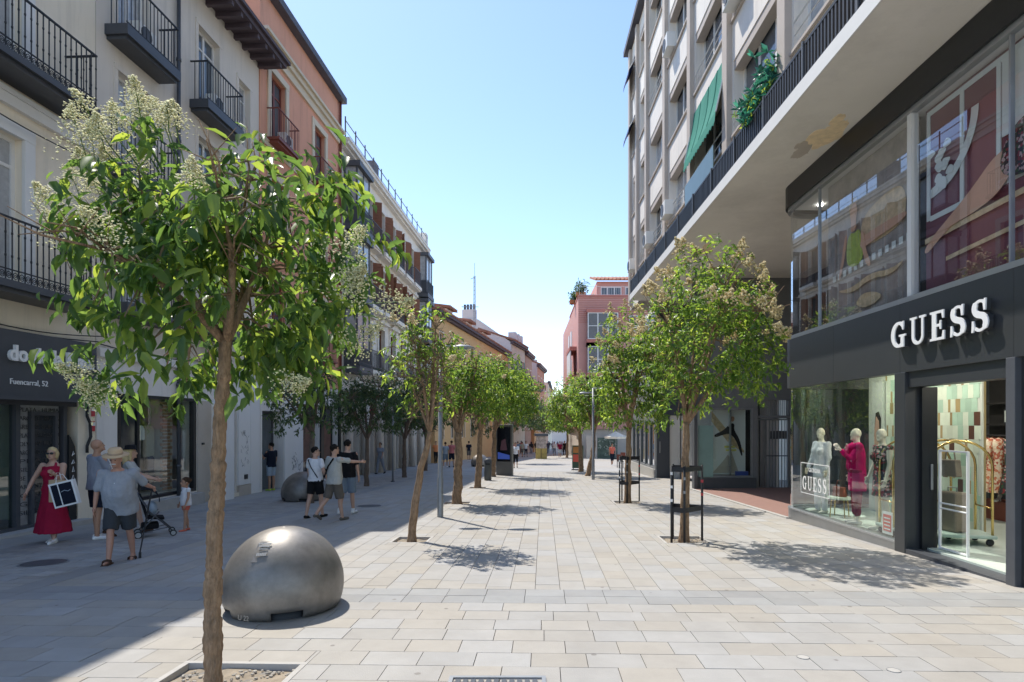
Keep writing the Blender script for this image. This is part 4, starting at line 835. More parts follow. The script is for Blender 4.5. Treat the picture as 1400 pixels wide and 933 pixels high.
shift(fit(text_mb('GEORGINA', .12, .002), .5), (.78, .036, .76)).build('top_line', 'sign_white', ws)
pc = E('paper_notice', 'small red and white notice taped low inside the display window', 'notice', (6.0, 13.3, 0), R(-90)); MB().box(3.28, 3.56, .09, .095, -.08, .3).build('sheet', 'sign_white', pc); MB().box(3.31, 3.53, .086, .09, -.03, .25).build('red_field', mat('coral', (.72, .12, .09), .5), pc); m = MB()
for k in range(4): m.box(3.34, 3.50, .083, .086, .0 + k * .06, .02 + k * .06)
m.build('text_line', 'sign_white', pc)
for x_, y_ in ((.35, .5), (.75, .9)): MB().lathe([(0, 6.60), (.045, 6.60), (.055, 6.62), (.055, 6.64)], (x_, y_, 0), 10).build('window_downlight', 'lamp_up', sh)
MB().box(0, 12.9, .09, 1.2, 6.64, 6.7).build('upper_lighting_board', 'sign_white', sh)
# ------- upper window posters (flat prints)
mat('print_maroon', (.17, .05, .07), .4, .15, 1); mat('print_white', (.70, .74, .72), .4, .05, 2); mat('print_tan', (.66, .50, .30), .4, .4, 7); mat('print_flesh', (.66, .38, .25), .4, .1, 3); mat('print_lime', (.40, .50, .06), .4, .3, 9); mat('print_brown', (.34, .30, .27), .4, .5, 2.5); mat('print_hair', (.5, .36, .16), .4, .2, 12)
p1 = E('advert_print', 'large printed advert of a woman in floral dress reclining on dark red', 'advert', (6.0, 13.3, 0), R(-90))
MB().box(4.22, 12.5, .20, .23, 3.8, 6.62).build('sheet', 'print_maroon', p1)
def chaikin(p):
    return [q for a, b in zip(p, p[1:] + p[:1]) for q in ((a[0] * .75 + b[0] * .25, a[1] * .75 + b[1] * .25), (a[0] * .25 + b[0] * .75, a[1] * .25 + b[1] * .75))]
def flat(root, pts, y, m, name, dy=.30):
    if any(w_ in name for w_ in ('legs', 'arm', 'head', 'hair', 'dress', 'bodice', 'sofa_back', 'scroll', 'figure')): pts = chaikin(chaikin(list(pts)))
    return MB().prism(pts, y - dy, y - dy + .006).build(name, m, root)
def arcband(root, cx, cz, r0, r1, a0, a1, y, m, name='printed_moulding'):
    A = [R(a0 + (a1 - a0) * k / 20) for k in range(21)]; return flat(root, [(cx + r1 * math.cos(t), cz + r1 * math.sin(t)) for t in A] + [(cx + r0 * math.cos(t), cz + r0 * math.sin(t)) for t in A[::-1]], y, m, name)
m = MB()
for x in (4.26, 4.95, 5.6, 6.25, 7.0): m.box(x, x + .07, .180, .194, 4.9, 6.55)
m.box(4.26, 9, .186, .194, 6.5, 6.58).box(4.33, 6.2, .186, .194, 4.88, 4.96); m.build('printed_moulding', 'print_white', p1)
arcband(p1, 4.33, 6.2, .85, .98, -88, -2, .470, 'print_white'); arcband(p1, 6.6, 6.35, .5, .62, 180, 330, .468, 'print_white')
flat(p1, [(5.7, 5.5), (6.15, 5.5), (6.15, 6.5), (5.7, 6.5)], .474, 'print_white', 'printed_moulding')
for k in range(16): t = random.uniform(0, 6.3); c = (random.uniform(4.35, 4.9), random.uniform(5.1, 5.9)); flat(p1, [(c[0] + .09 * math.cos(t + q), c[1] + .09 * math.sin(t + q) * (1 - .5 * (i % 2))) for i, q in enumerate([j * 1.05 for j in range(6)])], .46 - k * .0005, 'print_white', 'printed_scroll')
flat(p1, [(4.25, 4.55), (8, 4.75), (8, 4.83), (4.25, 4.63)], .462, 'print_tan', 'printed_sofa_edge'); flat(p1, [(4.7, 4.18), (8, 4.38), (8, 4.44), (4.7, 4.24)], .462, 'print_tan', 'printed_sofa_edge')
flat(p1, [(4.25, 4.46), (4.45, 4.62), (4.8, 4.80), (5.25, 5.05), (5.6, 5.30), (5.85, 5.32), (5.8, 5.1), (5.45, 4.95), (5.05, 4.75), (4.6, 4.55), (4.3, 4.38)], .446, 'print_flesh', 'printed_legs'); flat(p1, [(4.62, 4.62), (4.9, 4.66), (5.35, 4.70), (5.7, 4.80), (5.95, 5.05), (5.85, 5.2), (5.65, 5.08), (5.3, 4.86), (4.9, 4.76)], .442, 'print_flesh', 'printed_legs')
flat(p1, [(5.7, 5.0), (6.1, 4.85), (6.6, 5.0), (6.75, 5.4), (6.5, 5.6), (6.0, 5.6), (5.75, 5.35)], .434, 'floral_dark', 'printed_dress'); flat(p1, [(6.45, 5.1), (6.95, 5.0), (7.15, 5.5), (7.0, 6.0), (6.7, 6.0), (6.55, 5.6)], .43, 'floral_dark', 'printed_bodice')
flat(p1, [(6.5, 5.95), (6.62, 6.05), (6.6, 5.4), (6.72, 4.98), (7.1, 4.95), (7.1, 4.88), (6.6, 4.86), (6.48, 5.3)], .426, 'print_flesh', 'printed_arm'); flat(p1, [(6.66, 6.0), (6.95, 6.0), (7.0, 6.2), (6.95, 6.45), (6.78, 6.5), (6.66, 6.35), (6.68, 6.15)], .422, 'print_flesh', 'printed_head'); flat(p1, [(6.72, 6.32), (6.9, 6.42), (7.06, 6.1), (7.16, 6.2), (7.1, 6.55), (6.8, 6.6)], .418, 'print_hair', 'printed_hair')
p2 = E('advert_print', 'printed advert of a woman in lime dress on a gilt sofa', 'advert', (6.0, 13.3, 0), R(-90))
MB().box(1.28, 4.04, .20, .23, 3.8, 6.62).build('sheet', 'print_brown', p2)
flat(p2, [(2.4, 5.0), (3.7, 5.05), (3.78, 5.5), (3.6, 5.78), (3.1, 5.75), (2.5, 5.6)], .486, 'print_tan', 'printed_sofa_back'); m = MB()
for k in range(13): m.box(1.5 + k * .19, 1.6 + k * .19, .176, .184, 4.62 + k * .012, 4.74 + k * .012)
m.build('printed_fringe', 'print_white', p2); flat(p2, [(1.6, 4.42), (2.2, 4.25), (2.8, 4.4), (3.4, 4.3), (3.8, 4.5), (3.4, 4.4), (2.8, 4.5), (2.2, 4.36)], .47, 'print_tan', 'printed_scroll'); flat(p2, [(2.3, 4.0), (2.7, 3.88), (3.2, 4.0), (2.9, 4.15), (2.5, 4.18)], .468, 'print_tan', 'printed_scroll')
flat(p2, [(2.05, 4.75), (2.6, 4.75), (2.55, 5.2), (2.45, 5.42), (2.3, 5.36), (2.15, 5.42), (2.02, 5.2)], .46, 'print_lime', 'printed_dress'); flat(p2, [(2.5, 4.98), (2.9, 5.05), (3.7, 5.12), (3.86, 5.22), (3.7, 5.26), (2.8, 5.24), (2.5, 5.2)], .456, 'print_flesh', 'printed_legs'); flat(p2, [(2.5, 5.35), (2.62, 5.3), (2.68, 4.95), (2.85, 4.65), (2.75, 4.6), (2.58, 4.9)], .452, 'print_flesh', 'printed_arm'); flat(p2, [(1.98, 5.4), (2.08, 5.42), (1.95, 4.9), (1.8, 4.6), (1.76, 4.66), (1.86, 4.95)], .452, 'print_flesh', 'printed_arm'); flat(p2, [(2.18, 5.4), (2.38, 5.4), (2.36, 5.6), (2.42, 5.75), (2.36, 5.95), (2.22, 5.95), (2.16, 5.75), (2.22, 5.6)], .448, 'print_flesh', 'printed_head'); flat(p2, [(2.12, 5.75), (2.2, 6.05), (2.38, 6.05), (2.44, 5.9), (2.3, 5.94), (2.2, 5.85)], .444, 'print_hair', 'printed_hair')

# ------- recess with gate and sports window beyond the fashion shop
rc = E('arcade_entrance', 'dark recessed arcade wall with metal gate beyond the fashion shop', 'entrance', (6.15, 21.7, 0)); zg = gz(21.7)
mat('arcade_grey', (.20, .205, .21), .6, .1, 2); wall(MB(), 0, 4.2, zg - .3, 7.2, [(.12, 2.25, zg + .42, zg + 3.0), (2.42, 3.62, zg, zg + 2.62), (2.42, 3.62, zg + 2.72, zg + 3.3)], rev=.3).build('wall', 'arcade_grey', rc)
MB().box(0, 2.3, -.16, -.002, zg - .1, zg + .42).box(-.02, .1, -.3, -.002, zg - .3, 7.1).build('pier', 'iron_grey', rc); MB().box(4.2, 4.3, -9, 0, zg - .3, 7.2).build('inner_side_wall', 'anthracite', rc)
sw = window(rc, .12, 2.25, zg + .42, zg + 3.0, .02, 'galv', 'glass', 1, 1, .07, name='sports_window'); MB().box(.12, 2.25, .9, .95, zg + .3, zg + 3.0).box(.1, 2.25, .3, .9, zg + .34, zg + .41).build('window_interior', 'pale_wall', rc)
MB().box(.2, .75, -.06, -.03, zg + .45, zg + 2.35).build('frosted_screen', mat('frost', (.25, .40, .38), .3), rc)
ad = E('sports_poster', 'pale sports poster of a leaping dark figure behind the arcade window', 'poster', (6.15, 21.7, 0)); MB().box(.85, 2.15, .5, .53, zg + .5, zg + 2.95).build('sheet', 'sign_white', ad)
flat(ad, [(.95, zg + 2.0), (1.3, zg + 2.15), (1.6, zg + 2.45), (1.75, zg + 2.4), (1.7, zg + 2.2), (1.95, zg + 1.8), (2.05, zg + 1.2), (1.98, zg + 1.2), (1.8, zg + 1.8), (1.55, zg + 2.05), (1.3, zg + 2.0), (1.0, zg + 1.88)], .49, 'dark_inside', 'printed_figure', 0); flat(ad, [(1.58, zg + 2.5), (1.72, zg + 2.5), (1.74, zg + 2.68), (1.6, zg + 2.7)], .488, 'print_flesh', 'printed_head', 0); flat(ad, [(.9, zg + .55), (1.9, zg + .55), (1.6, zg + 1.4), (1.3, zg + 1.0)], .486, 'beige_stone', 'printed_ground', 0); flat(ad, [(.86, zg + 2.9), (.86, zg + 2.5), (1.5, zg + 1.7), (2.1, zg + 1.3), (2.1, zg + 1.4)], .492, 'print_tan', 'printed_rail', 0); MB().box(1.35, 1.75, .482, .488, zg + 1.5, zg + 1.58).box(1.4, 1.8, .482, .488, zg + 1.38, zg + 1.45).build('caption', mat('yellow_print', (.8, .75, .2), .5), ad); MB().box(1.75, 2.2, .35, .48, zg + .42, zg + .62).build('blue_step', mat('blue_print', (.03, .10, .45), .5), rc)
gt = E('metal_gate', 'tall grey barred metal gate in the dark arcade recess', 'gate', (8.57, 21.75, zg)); m = MB().box(0, .06, 0, .06, 0, 2.6).box(1.14, 1.2, 0, .06, 0, 2.6).box(.28, .34, 0, .06, .06, 2.54).box(.06, 1.14, .0, .06, 2.54, 2.6).box(.06, 1.14, 0, .06, 0, .06); m.build('frame', 'steel', gt)
for k in range(9): MB().bar((.12 + k * .115, .03, .06), (.12 + k * .115, .03, 2.54), .025).build('bar', 'steel', gt)
MB().box(.34, 1.14, .01, .05, 1.2, 1.24).box(.5, 1.1, .02, .06, 1.85, 2.15).build('cross_plate', 'iron_grey', gt); m = MB()
for k in range(16): m.bar((.04 + k * .075, .03, 2.72), (.04 + k * .075, .03, 3.3), .025)
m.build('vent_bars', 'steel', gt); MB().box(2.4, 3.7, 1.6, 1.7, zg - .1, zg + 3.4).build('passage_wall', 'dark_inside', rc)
o = MB().poly([(6.02, 13.6, gz(13.6) + .02), (10.3, 13.6, gz(13.6) + .06), (10.3, 21.7, gz(21.7) + .06), (6.02, 21.7, gz(21.7) + .02)])
m = bpy.data.materials.new('brick_paving'); m.use_nodes = True; n = m.node_tree.nodes; br = n.new('ShaderNodeTexBrick'); tc = n.new('ShaderNodeNewGeometry'); m.node_tree.links.new(tc.outputs['Position'], br.inputs[0]); br.inputs['Scale'].default_value = 4.2; br.inputs['Color1'].default_value = (.29, .14, .105, 1); br.inputs['Color2'].default_value = (.24, .12, .09, 1); br.inputs['Mortar'].default_value = (.30, .22, .2, 1); br.inputs['Mortar Size'].default_value = .03; n['Principled BSDF'].inputs['Roughness'].default_value = .85; m.node_tree.links.new(br.outputs[0], n['Principled BSDF'].inputs[0]); MATS['brick_paving'] = m
ob = o.build('brick_floor', m); ob['kind'] = 'structure'
MB().hexa([(5.94, 13.4, gz(13.4) - .1), (6.04, 13.4, gz(13.4) - .1), (6.04, 21.6, gz(21.6) - .1), (5.94, 21.6, gz(21.6) - .1)], [(5.94, 13.4, gz(13.4) + .03), (6.04, 13.4, gz(13.4) + .03), (6.04, 21.6, gz(21.6) + .05), (5.94, 21.6, gz(21.6) + .05)]).build('kerb', 'rim')['kind'] = 'structure'
# ------- next shop along, grey panelled
nx = E('grey_shop', 'grey panelled shop with tall windows and dark doorway beyond the arcade', 'shop', (6.2, 34.5, 0), R(-90)); zb = gz(30)
wn = [(k * 1.18 + .3, k * 1.18 + 1.3, zb + .55, zb + 2.7) for k in range(5)]
wall(MB(), 0, 6.3, zb - .6, 7.2, wn, rev=.15).build('wall', 'galv', nx); MB().box(0, 6.3, -.05, .01, zb - .6, zb + .45).build('plinth', 'rim', nx)
for q in wn: window(nx, *q, .05, 'iron_grey', 'glass_grey', 1, 1, .05, name='shop_window')
MB().box(.0, 6.3, 1.2, 1.25, zb - .2, 4).build('interior', 'pale_wall', nx); MB().box(0, 6.3, 0, 11, 7.2, 7.4).box(6.2, 6.3, .02, 8, zb - .6, 7.2).build('roof_slab', 'soffit', nx)
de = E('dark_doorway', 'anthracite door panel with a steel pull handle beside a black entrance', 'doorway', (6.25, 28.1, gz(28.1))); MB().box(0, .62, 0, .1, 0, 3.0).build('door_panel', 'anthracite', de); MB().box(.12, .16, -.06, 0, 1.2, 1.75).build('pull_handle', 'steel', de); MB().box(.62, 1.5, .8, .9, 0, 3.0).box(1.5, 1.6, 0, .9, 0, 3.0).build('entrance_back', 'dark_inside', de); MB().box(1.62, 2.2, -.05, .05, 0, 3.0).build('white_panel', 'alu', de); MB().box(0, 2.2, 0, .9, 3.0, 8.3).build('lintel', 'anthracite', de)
side = E('arcade_side_shop', 'glazed shop front between arcade pier and dark doorway', 'shop', (6.3, 27.9, 0), R(-90)); window(side, .1, 6.0, gz(25) + .3, 4.0, 1.3, 'galv', 'glass_grey', 4, 1, .06, name='shop_window'); MB().box(.1, 6.1, 1.25, 1.5, gz(25) - .6, gz(25) + .3).box(.1, 6.1, 1.25, 1.5, 4.0, 7.2).build('wall', 'galv', side); MB().box(.1, 6.1, 3, 3.1, -1, 4).build('interior', 'pale_wall', side)
# ------- pink corner building
pk = E('pink_building', 'pink corner building with white framed bay windows and planted terrace', 'building', (5.3, 60, 0)); mat('pink', (.62, .32, .27), .85, .06, 1); mat('pink_red', (.52, .20, .16), .85, .06, 1); zp = gz(60)
wins = [(.9, 4.0, z, z + 2.7) for z in (3.6, 7.0, 10.4)]
wall(body(MB(), 0, 22, zp + 3, 14.8, 25), 0, 22, zp + 3, 14.8, [], rev=.2).build('wall', 'pink', pk); MB().box(.3, 22, .3, 20, zp - .5, zp + 3).build('base_wall', 'beige_stone', pk)
for q in wins:
    for za, zb_ in ((q[2] - .7, q[2]), (q[3], q[3] + .35)): MB().box(q[0] - .1, q[1] + .1, -.7, 0, za, zb_).build('bay_band', 'pink_red', pk)
    window(pk, q[0], q[1], q[2], q[3], -.65, 'white_trim', 'win_mid', 3, 2, .09, name='bay_window'); window(pk, 5.2, 7.0, q[2] + .3, q[3] - .2, -.05, 'white_trim', 'win_mid', 2, 1, .08)
for z in (3.6, 7.0): MB().box(-.75, 0, 2, 7, z - .6, z).build('bay_band', 'pink_red', pk); MB().box(-.75, 0, 2, 7, z + 2.6, z + 3.0).build('bay_band', 'pink_red', pk); MB().box(-.7, -.6, 2.1, 6.9, z, z + 2.6).build('side_bay', 'white_trim', pk)
m = MB()
for k in range(12): m.box(0, 22, -.03, 0, 12.2 + k * .22, 12.25 + k * .22)
m.build('groove_course', 'pink_red', pk); MB().box(-.05, 22, -.1, 12, 14.8, 15.0).build('cornice', 'pink_red', pk); MB().box(2.2, 22, 2.5, 14, 15.0, 17.0).build('penthouse', 'pink', pk); tile_roof(pk, 2.0, 22, 2.0, 17.1, 8, 18.8)
for x in (2.6, 5.2): window(pk, x, x + 2.2, 15.2, 16.4, 2.44, 'white_trim', 'win_mid', 3, 1, .08)
for z in (3.9, 7.3, 10.7):
    for x in (8.6, 11.6): window(pk, x, x + 1.6, z, z + 2.0, -.05, 'white_trim', 'win_mid', 2, 1, .08)
for z in (3.9, 7.3, 10.7):
    for y in (8.5, 12.0): MB().box(-.06, -.01, y, y + 1.6, z, z + 2.0).build('side_window', 'white_trim', pk)
railing(.1, 10, 15.0, 15.9, 0, 2.2, .25).build('terrace_railing', 'white_trim', pk)
hd = E('painted_hoarding', 'dark hoarding painted with pale graffiti below the pink building', 'hoarding', (7.1, 58.6, gz(58.6))); MB().box(0, 2.0, 0, .1, 0, 2.1).build('board', mat('mural_dark', (.10, .14, .11), .7, .6, 2), hd); MB().box(-1.1, -.05, 0, .1, 0, 2.3).build('stone_pier', 'beige_stone', hd); m = MB()
for _ in range(30): x, z = random.uniform(.1, 1.8), random.uniform(.5, 1.9); m.tube([(x, -.01, z), (x + random.uniform(-.2, .2), -.01, z + random.uniform(-.2, .2)), (x + random.uniform(-.2, .2), -.01, z + random.uniform(-.2, .2))], .025, 4)
m.build('graffiti', mat('mural_paint', (.5, .55, .48), .7), hd, kind='stuff')
# ---------------------------------------------------------------- trees
from mathutils import noise as mnoise
def unit(v): return v / np.maximum(np.linalg.norm(v, axis=-1, keepdims=True), 1e-6)
LEAF_V = np.array([(0, 0, 0), (.28, -.40, .05), (.30, 0, -.02), (.28, .40, .05), (.66, -.34, .02), (.68, 0, -.06), (.66, .34, .02), (1.02, 0, -.14)])
LEAF_F = [(0, 1, 2), (0, 2, 3), (1, 4, 5, 2), (2, 5, 6, 3), (4, 7, 5), (5, 7, 6)]
LEAF2_V = np.array([(0, 0, 0), (.45, -.42, .07), (.5, 0, -.03), (.45, .42, .07), (1.0, 0, -.12)]); LEAF2_F = [(0, 1, 2), (0, 2, 3), (1, 4, 2), (2, 4, 3)]
def frames(d, up):
    d = unit(d); s = unit(np.cross(up, d)); n = np.cross(d, s); return d, s, n
def leaf_arrays(P, D, N, L_, W, V):
    d, s, n = frames(D, N)
    return P[:, None, :] + L_[:, None, None] * V[None, :, 0, None] * d[:, None, :] + W[:, None, None] * V[None, :, 1, None] * s[:, None, :] + (L_ * (.3 + 2.2 * np.abs(np.sin(P[:, 0] * 913 + P[:, 2] * 771))))[:, None, None] * V[None, :, 2, None] * n[:, None, :]
def mesh_np(name, verts, faces_tpl, m, parent, smooth=False, kind=None):
    k = verts.shape[0]; nv = verts.shape[1]; me = bpy.data.meshes.new(name); ln = np.array([len(f) for f in faces_tpl]); fl = np.concatenate([np.array(f) for f in faces_tpl])
    idx = (np.arange(k)[:, None] * nv + fl[None, :]).ravel().astype(np.int32); tot = np.tile(ln, k).astype(np.int32); start = np.concatenate([[0], np.cumsum(tot)[:-1]]).astype(np.int32)
    me.vertices.add(k * nv); me.vertices.foreach_set('co', verts.reshape(-1).astype(np.float32)); me.loops.add(len(idx)); me.loops.foreach_set('vertex_index', idx)
    me.polygons.add(len(tot)); me.polygons.foreach_set('loop_start', start); me.update(calc_edges=True); me.validate(); me.materials.append(MATS[m])
    if smooth: me.polygons.foreach_set('use_smooth', [True] * len(me.polygons))
    o = bpy.data.objects.new(name, me); COL.objects.link(o); o.parent = parent
    if kind: o['kind'] = kind
    return o
def lumpy(r_, dirs, seed):
    rs = np.random.default_rng(seed); K = rs.normal(size=(9, 3)); K = unit(K); A = rs.uniform(-.24, .26, 9); f = np.ones(len(dirs))
    for k, a in zip(K, A): f += a * np.exp(5.5 * (dirs @ k - 1))
    return f * r_
def tree(label, base, fork, cc, rad, nleaf, ll, seed, tr=.07, leafm='leaf_fresh', barkm='bark', nflow=0, flowdirs=None, petal='petal', hero=False, name='street_tree', bend=0, nlimb=6, droop=.7, group=None, dead=0, fsize=.2, hollow=.38):
    """base: world point; fork, cc: points relative to the base; rad: crown radii"""
    rs = np.random.default_rng(seed); T = E(name, label, 'tree', base, 0, group); fork = np.array(fork, float); cc = np.array(cc, float); rad = np.array(rad, float) * (1 if hero else 1.08)
    n = 9; tp = []
    for k in range(n + 1):
        t = k / n; p = fork * t; p = p + np.array([bend * math.sin(math.pi * t) + rs.normal() * tr * .12, rs.normal() * tr * .12, 0]) * (0 < k < n); tp.append(p)
    tp[0] = np.array([0, 0, -.08]); trk = MB(); nn = 26 if hero else 8
    fine = []; fr = []; NF = 12 if hero else 3
    for k in range(n):
        for j in range(NF): t = j / NF; fine.append(tuple(tp[k] * (1 - t) + tp[k + 1] * t)); u_ = (k + t) / n; fr.append(tr * (1.22 - .42 * u_ + .35 * max(0, .06 - u_) / .06) * (1 + rs.normal() * (.07 if hero else .045)))
    fine.append(tuple(tp[-1])); fr.append(tr * .85); trk.tube(fine, fr, nn)
    limbs = []; tips = []
    for k in range(nlimb):
        a = 2 * math.pi * (k + rs.uniform(-.25, .25)) / nlimb; el = rs.uniform(.1, .95) if k else 1.2
        tgt = cc + rad * np.array([math.cos(a) * math.cos(el), math.sin(a) * math.cos(el), math.sin(el)]) * .72
        mid = fork * .5 + tgt * .5 + np.array([rs.normal() * .06, rs.normal() * .06, .12 * rad[2] * rs.uniform(.2, 1)]); P = []
        for t in np.linspace(0, 1, 7): P.append((1 - t) ** 2 * (fork - np.array([0, 0, tr * .5])) + 2 * t * (1 - t) * mid + t * t * tgt)
        trk.tube([tuple(p) for p in P], [tr * (.62 - .5 * t) for t in np.linspace(0, 1, 7)], 7); limbs.append(P)
        for q in range(6):
            i = rs.integers(2, 7); s = P[i]; d = unit(rs.normal(size=3) * .7 + unit(s - cc) * .8 + np.array([0, 0, .2])); e = s + d * rad.mean() * rs.uniform(.3, .55)
            trk.tube([tuple(s), tuple((s + e) / 2 + rs.normal(size=3) * .03), tuple(e)], [tr * .2, tr * .13, tr * .06], 5); tips.append(e)
            for r_ in range(2): e2 = (s + e) / 2 + unit(rs.normal(size=3)) * rad.mean() * .25; trk.tube([tuple((s + e) / 2), tuple(e2)], [tr * .1, tr * .04], 4); tips.append(e2)
    if hero:                                              # bark plates and knots
        trk.v = [tuple(Vector(v) * 1.0 + Vector((v[0] - fork[0] * v[2] / fork[2], v[1], 0)) * (.10 * mnoise.noise((v[0] * 30, v[1] * 30, v[2] * 7)) + .14 * mnoise.noise((v[0] * 12, v[1] * 12, v[2] * 3)))) if v[2] < fork[2] else v for v in trk.v]
    t_o = trk.build('trunk', barkm, T, smooth=True)
    # leaves sit in rosettes at twig ends
    per = 9; nt = max(4, nleaf // per); dirs = unit(rs.normal(size=(nt, 3))); dirs[:, 2] = np.where(dirs[:, 2] < -.8, -dirs[:, 2] * .4, dirs[:, 2])
    u_ = rs.uniform(hollow, 1.0, nt) ** .75; r_ = lumpy(1.0, dirs, seed + 1); C = cc + dirs * rad * (u_ * r_)[:, None]
    # thin the crown in a few random holes
    holes = unit(rs.normal(size=(9 if hero else 5, 3))); keep = np.ones(nt, bool)
    for h in holes: keep &= ~((dirs @ h > (.92 if hero else .95)) & (rs.random(nt) < .8))
    C = C[keep]; dirs = dirs[keep]; nt = len(C)
    out = unit(dirs + np.array([0, 0, .25]) + rs.normal(size=(nt, 3)) * .35)
    P = np.repeat(C, per, 0); O = np.repeat(out, per, 0); m = len(P); t = rs.uniform(-.8, .6, m) * ll
    P = P + O * t[:, None] + rs.normal(size=(m, 3)) * ll * .22
    if hero: ok = P[:, 1] > -.98 * rad[1]; P = P[ok]; O = O[ok]; m = len(P)
    rad_dir = unit(np.cross(O, rs.normal(size=(m, 3)))); D = unit(rad_dir * .9 + O * rs.uniform(-.1, .9, m)[:, None] + np.array([0, 0, -1]) * (droop * rs.uniform(.2, 1.2, m))[:, None])
    N = unit(np.array([0, 0, 1]) + O * .5 + rs.normal(size=(m, 3)) * .45); L_ = ll * rs.uniform(.5, 1.25, m); W = L_ * rs.uniform(.34, .5, m)
    cr = bpy.data.objects.new('crown', None); 
    if hero:
        wp = P + np.array(base)[None, :]; order = np.argsort(wp[:, 1] + rs.normal(size=m) * .12); first = order[:300]; others = order[300:]
        crown = mesh_np('crown', leaf_arrays(P[others], D[others], N[others], L_[others], W[others], LEAF_V), LEAF_F, leafm, T, True, 'stuff')
        me = bpy.data.meshes.new('leaf'); me.from_pydata(LEAF_V.tolist(), [], LEAF_F); me.materials.append(MATS[leafm]); me.polygons.foreach_set('use_smooth', [True] * 6)
        d, s, nn_ = frames(D[first], N[first])
        for i, k in enumerate(first):
            o = bpy.data.objects.new('leaf', me); COL.objects.link(o); o.parent = crown
            o.matrix_basis = Matrix(((d[i, 0] * L_[k], s[i, 0] * W[k], nn_[i, 0] * L_[k], P[k, 0]), (d[i, 1] * L_[k], s[i, 1] * W[k], nn_[i, 1] * L_[k], P[k, 1]), (d[i, 2] * L_[k], s[i, 2] * W[k], nn_[i, 2] * L_[k], P[k, 2]), (0, 0, 0, 1)))
    else: crown = mesh_np('crown', leaf_arrays(P, D, N, L_, W, LEAF2_V), LEAF2_F, leafm, T, False, 'stuff')
    # fine twigs towards the leaf rosettes
    tw = MB()
    for i in rs.choice(nt, min(nt, 160 if hero else 70), replace=False):
        s = C[i]; q = min((p for P_ in limbs for p in P_[2:]), key=lambda p: np.linalg.norm(p - s))
        if np.linalg.norm(q - s) > .42 * rad.mean(): continue
        tw.tube([tuple(q), tuple((q + s) / 2 + np.array([0, 0, .05])), tuple(s)], [.012, .008, .004] if hero else [.016, .011, .006], 4)
    if dead:
        for _ in range(dead):
            s = cc + unit(rs.normal(size=3)) * rad * rs.uniform(.1, .9)
            for j in range(3): e = s + unit(rs.normal(size=3)) * .22; tw.tube([tuple(s), tuple(e)], [.008, .003], 3)
    tw.build('twigs', 'twig', T, kind='stuff')
    # flower panicles
    if nflow:
        V = []; fd = [] if flowdirs is None else list(flowdirs); st = MB()
        while len(fd) < nflow: q = unit(rs.normal(size=3)); fd.append(np.array([q[0], q[1], abs(q[2]) * .9 + .05, .95]))
        for q in fd[:nflow]:
            q = np.array(q, float); d = unit(q[:3]); c = cc + d * rad * float(lumpy(1.0, d[None, :], seed + 1)[0]) * q[3] * (.9 if hero else 1); ax = unit(d * .8 + np.array([0, 0, .7]) + rs.normal(size=3) * .2)
            fs = fsize * rs.uniform(.6, 1.35); k = int(330 if hero else 55); tt = rs.random(k) ** .8; an = rs.uniform(0, 6.283, k); ph = rs.integers(0, 7, k); sa = unit(np.cross(ax, [.3, .5, .1])); sb = np.cross(ax, sa)
            ang = ph * .9 + tt * 4 + rs.normal(size=k) * .25; rr_ = (1 - tt) * .75 * fs * rs.uniform(.15, 1, k) + .008
            B_ = c + ax * (tt * fs)[:, None] + sa * (np.cos(ang) * rr_)[:, None] + sb * (np.sin(ang) * rr_)[:, None] + rs.normal(size=(k, 3)) * fs * .03
            sz = (.0046 if hero else .015) * rs.uniform(.7, 1.4, k); tet = np.array([(1, 1, 1), (-1, -1, 1), (-1, 1, -1), (1, -1, -1)]); V.append(B_[:, None, :] + sz[:, None, None] * tet[None])
            st.tube([tuple(c - d * .3 * rad.mean()), tuple(c - ax * .05), tuple(c + ax * fs)], [.006, .004, .0015], 4)
            if hero:
                for j in range(10): i = rs.integers(0, k); st.tube([tuple(c + ax * tt[i] * fs * .7), tuple(B_[i])], [.002, .001], 3)
        mesh_np('blossom', np.concatenate(V), [(0, 1, 2), (0, 3, 1), (0, 2, 3), (1, 3, 2)], petal, T, False, 'stuff'); st.build('flower_stalks', 'leaf_pale', T, kind='stuff')
    bpy.data.objects.remove(cr); return T
def rel(px, py, Y, base): return ((px - CX) / FPX * Y - base[0], 0, CAMH + (HY - py) / FPX * Y - base[2])
b = (T1.x, T1.y, gz(T1.y) - .03)
FD = [(-.95, -.1, .85, 1.15), (-.85, .1, .95, 1.2), (-.7, -.2, 1.0, 1.2), (-1, .2, .7, 1.12), (-.6, .0, 1.2, 1.2), (-.38, .1, 1.4, 1.18), (-.3, -.2, 1.35, 1.12), (-1, -.3, .45, 1.1), (-1.1, 0, .35, 1.12), (-.75, -.3, 1.05, 1.15), (-.95, -.2, 1.0, 1.22), (-.55, .1, 1.1, 1.25), (-.8, .3, 1.1, 1.15), (-.9, 0, .95, 1.28), (-.72, .0, 1.1, 1.28), (-.45, .1, 1.3, 1.22), (-1, .1, .6, 1.2), (-.5, -.2, 1.25, 1.15),
      (.9, -.3, -.05, 1.05), (1, -.3, -.15, 1.08), (1, -.1, -.1, 1.12), (.95, -.4, .05, 1.05), (.7, -.4, -.75, 1.05), (-.6, -.6, -.75, 1), (.9, -.2, -.4, 1.1), (-.5, -.4, -.8, 1.0), (.3, -.9, .45, .98), (-.2, -.9, .1, .98)]
tree('large leaved tree with cream blossom leaning beside the steel dome', b, rel(307, 465, 4.2, b), rel(288, 394, 4.2, b), (1.08, .95, 1.16), 4700, .148, 11, .052, leafm='leaf', hero=True, nflow=len(FD), flowdirs=[np.array(q) for q in FD], bend=-.03, nlimb=7, droop=1.3, fsize=.25)
G1 = 'trees down the middle of the street'; G2 = 'trees along the sunny shop side'; G3 = 'trees in the shade of the left houses'
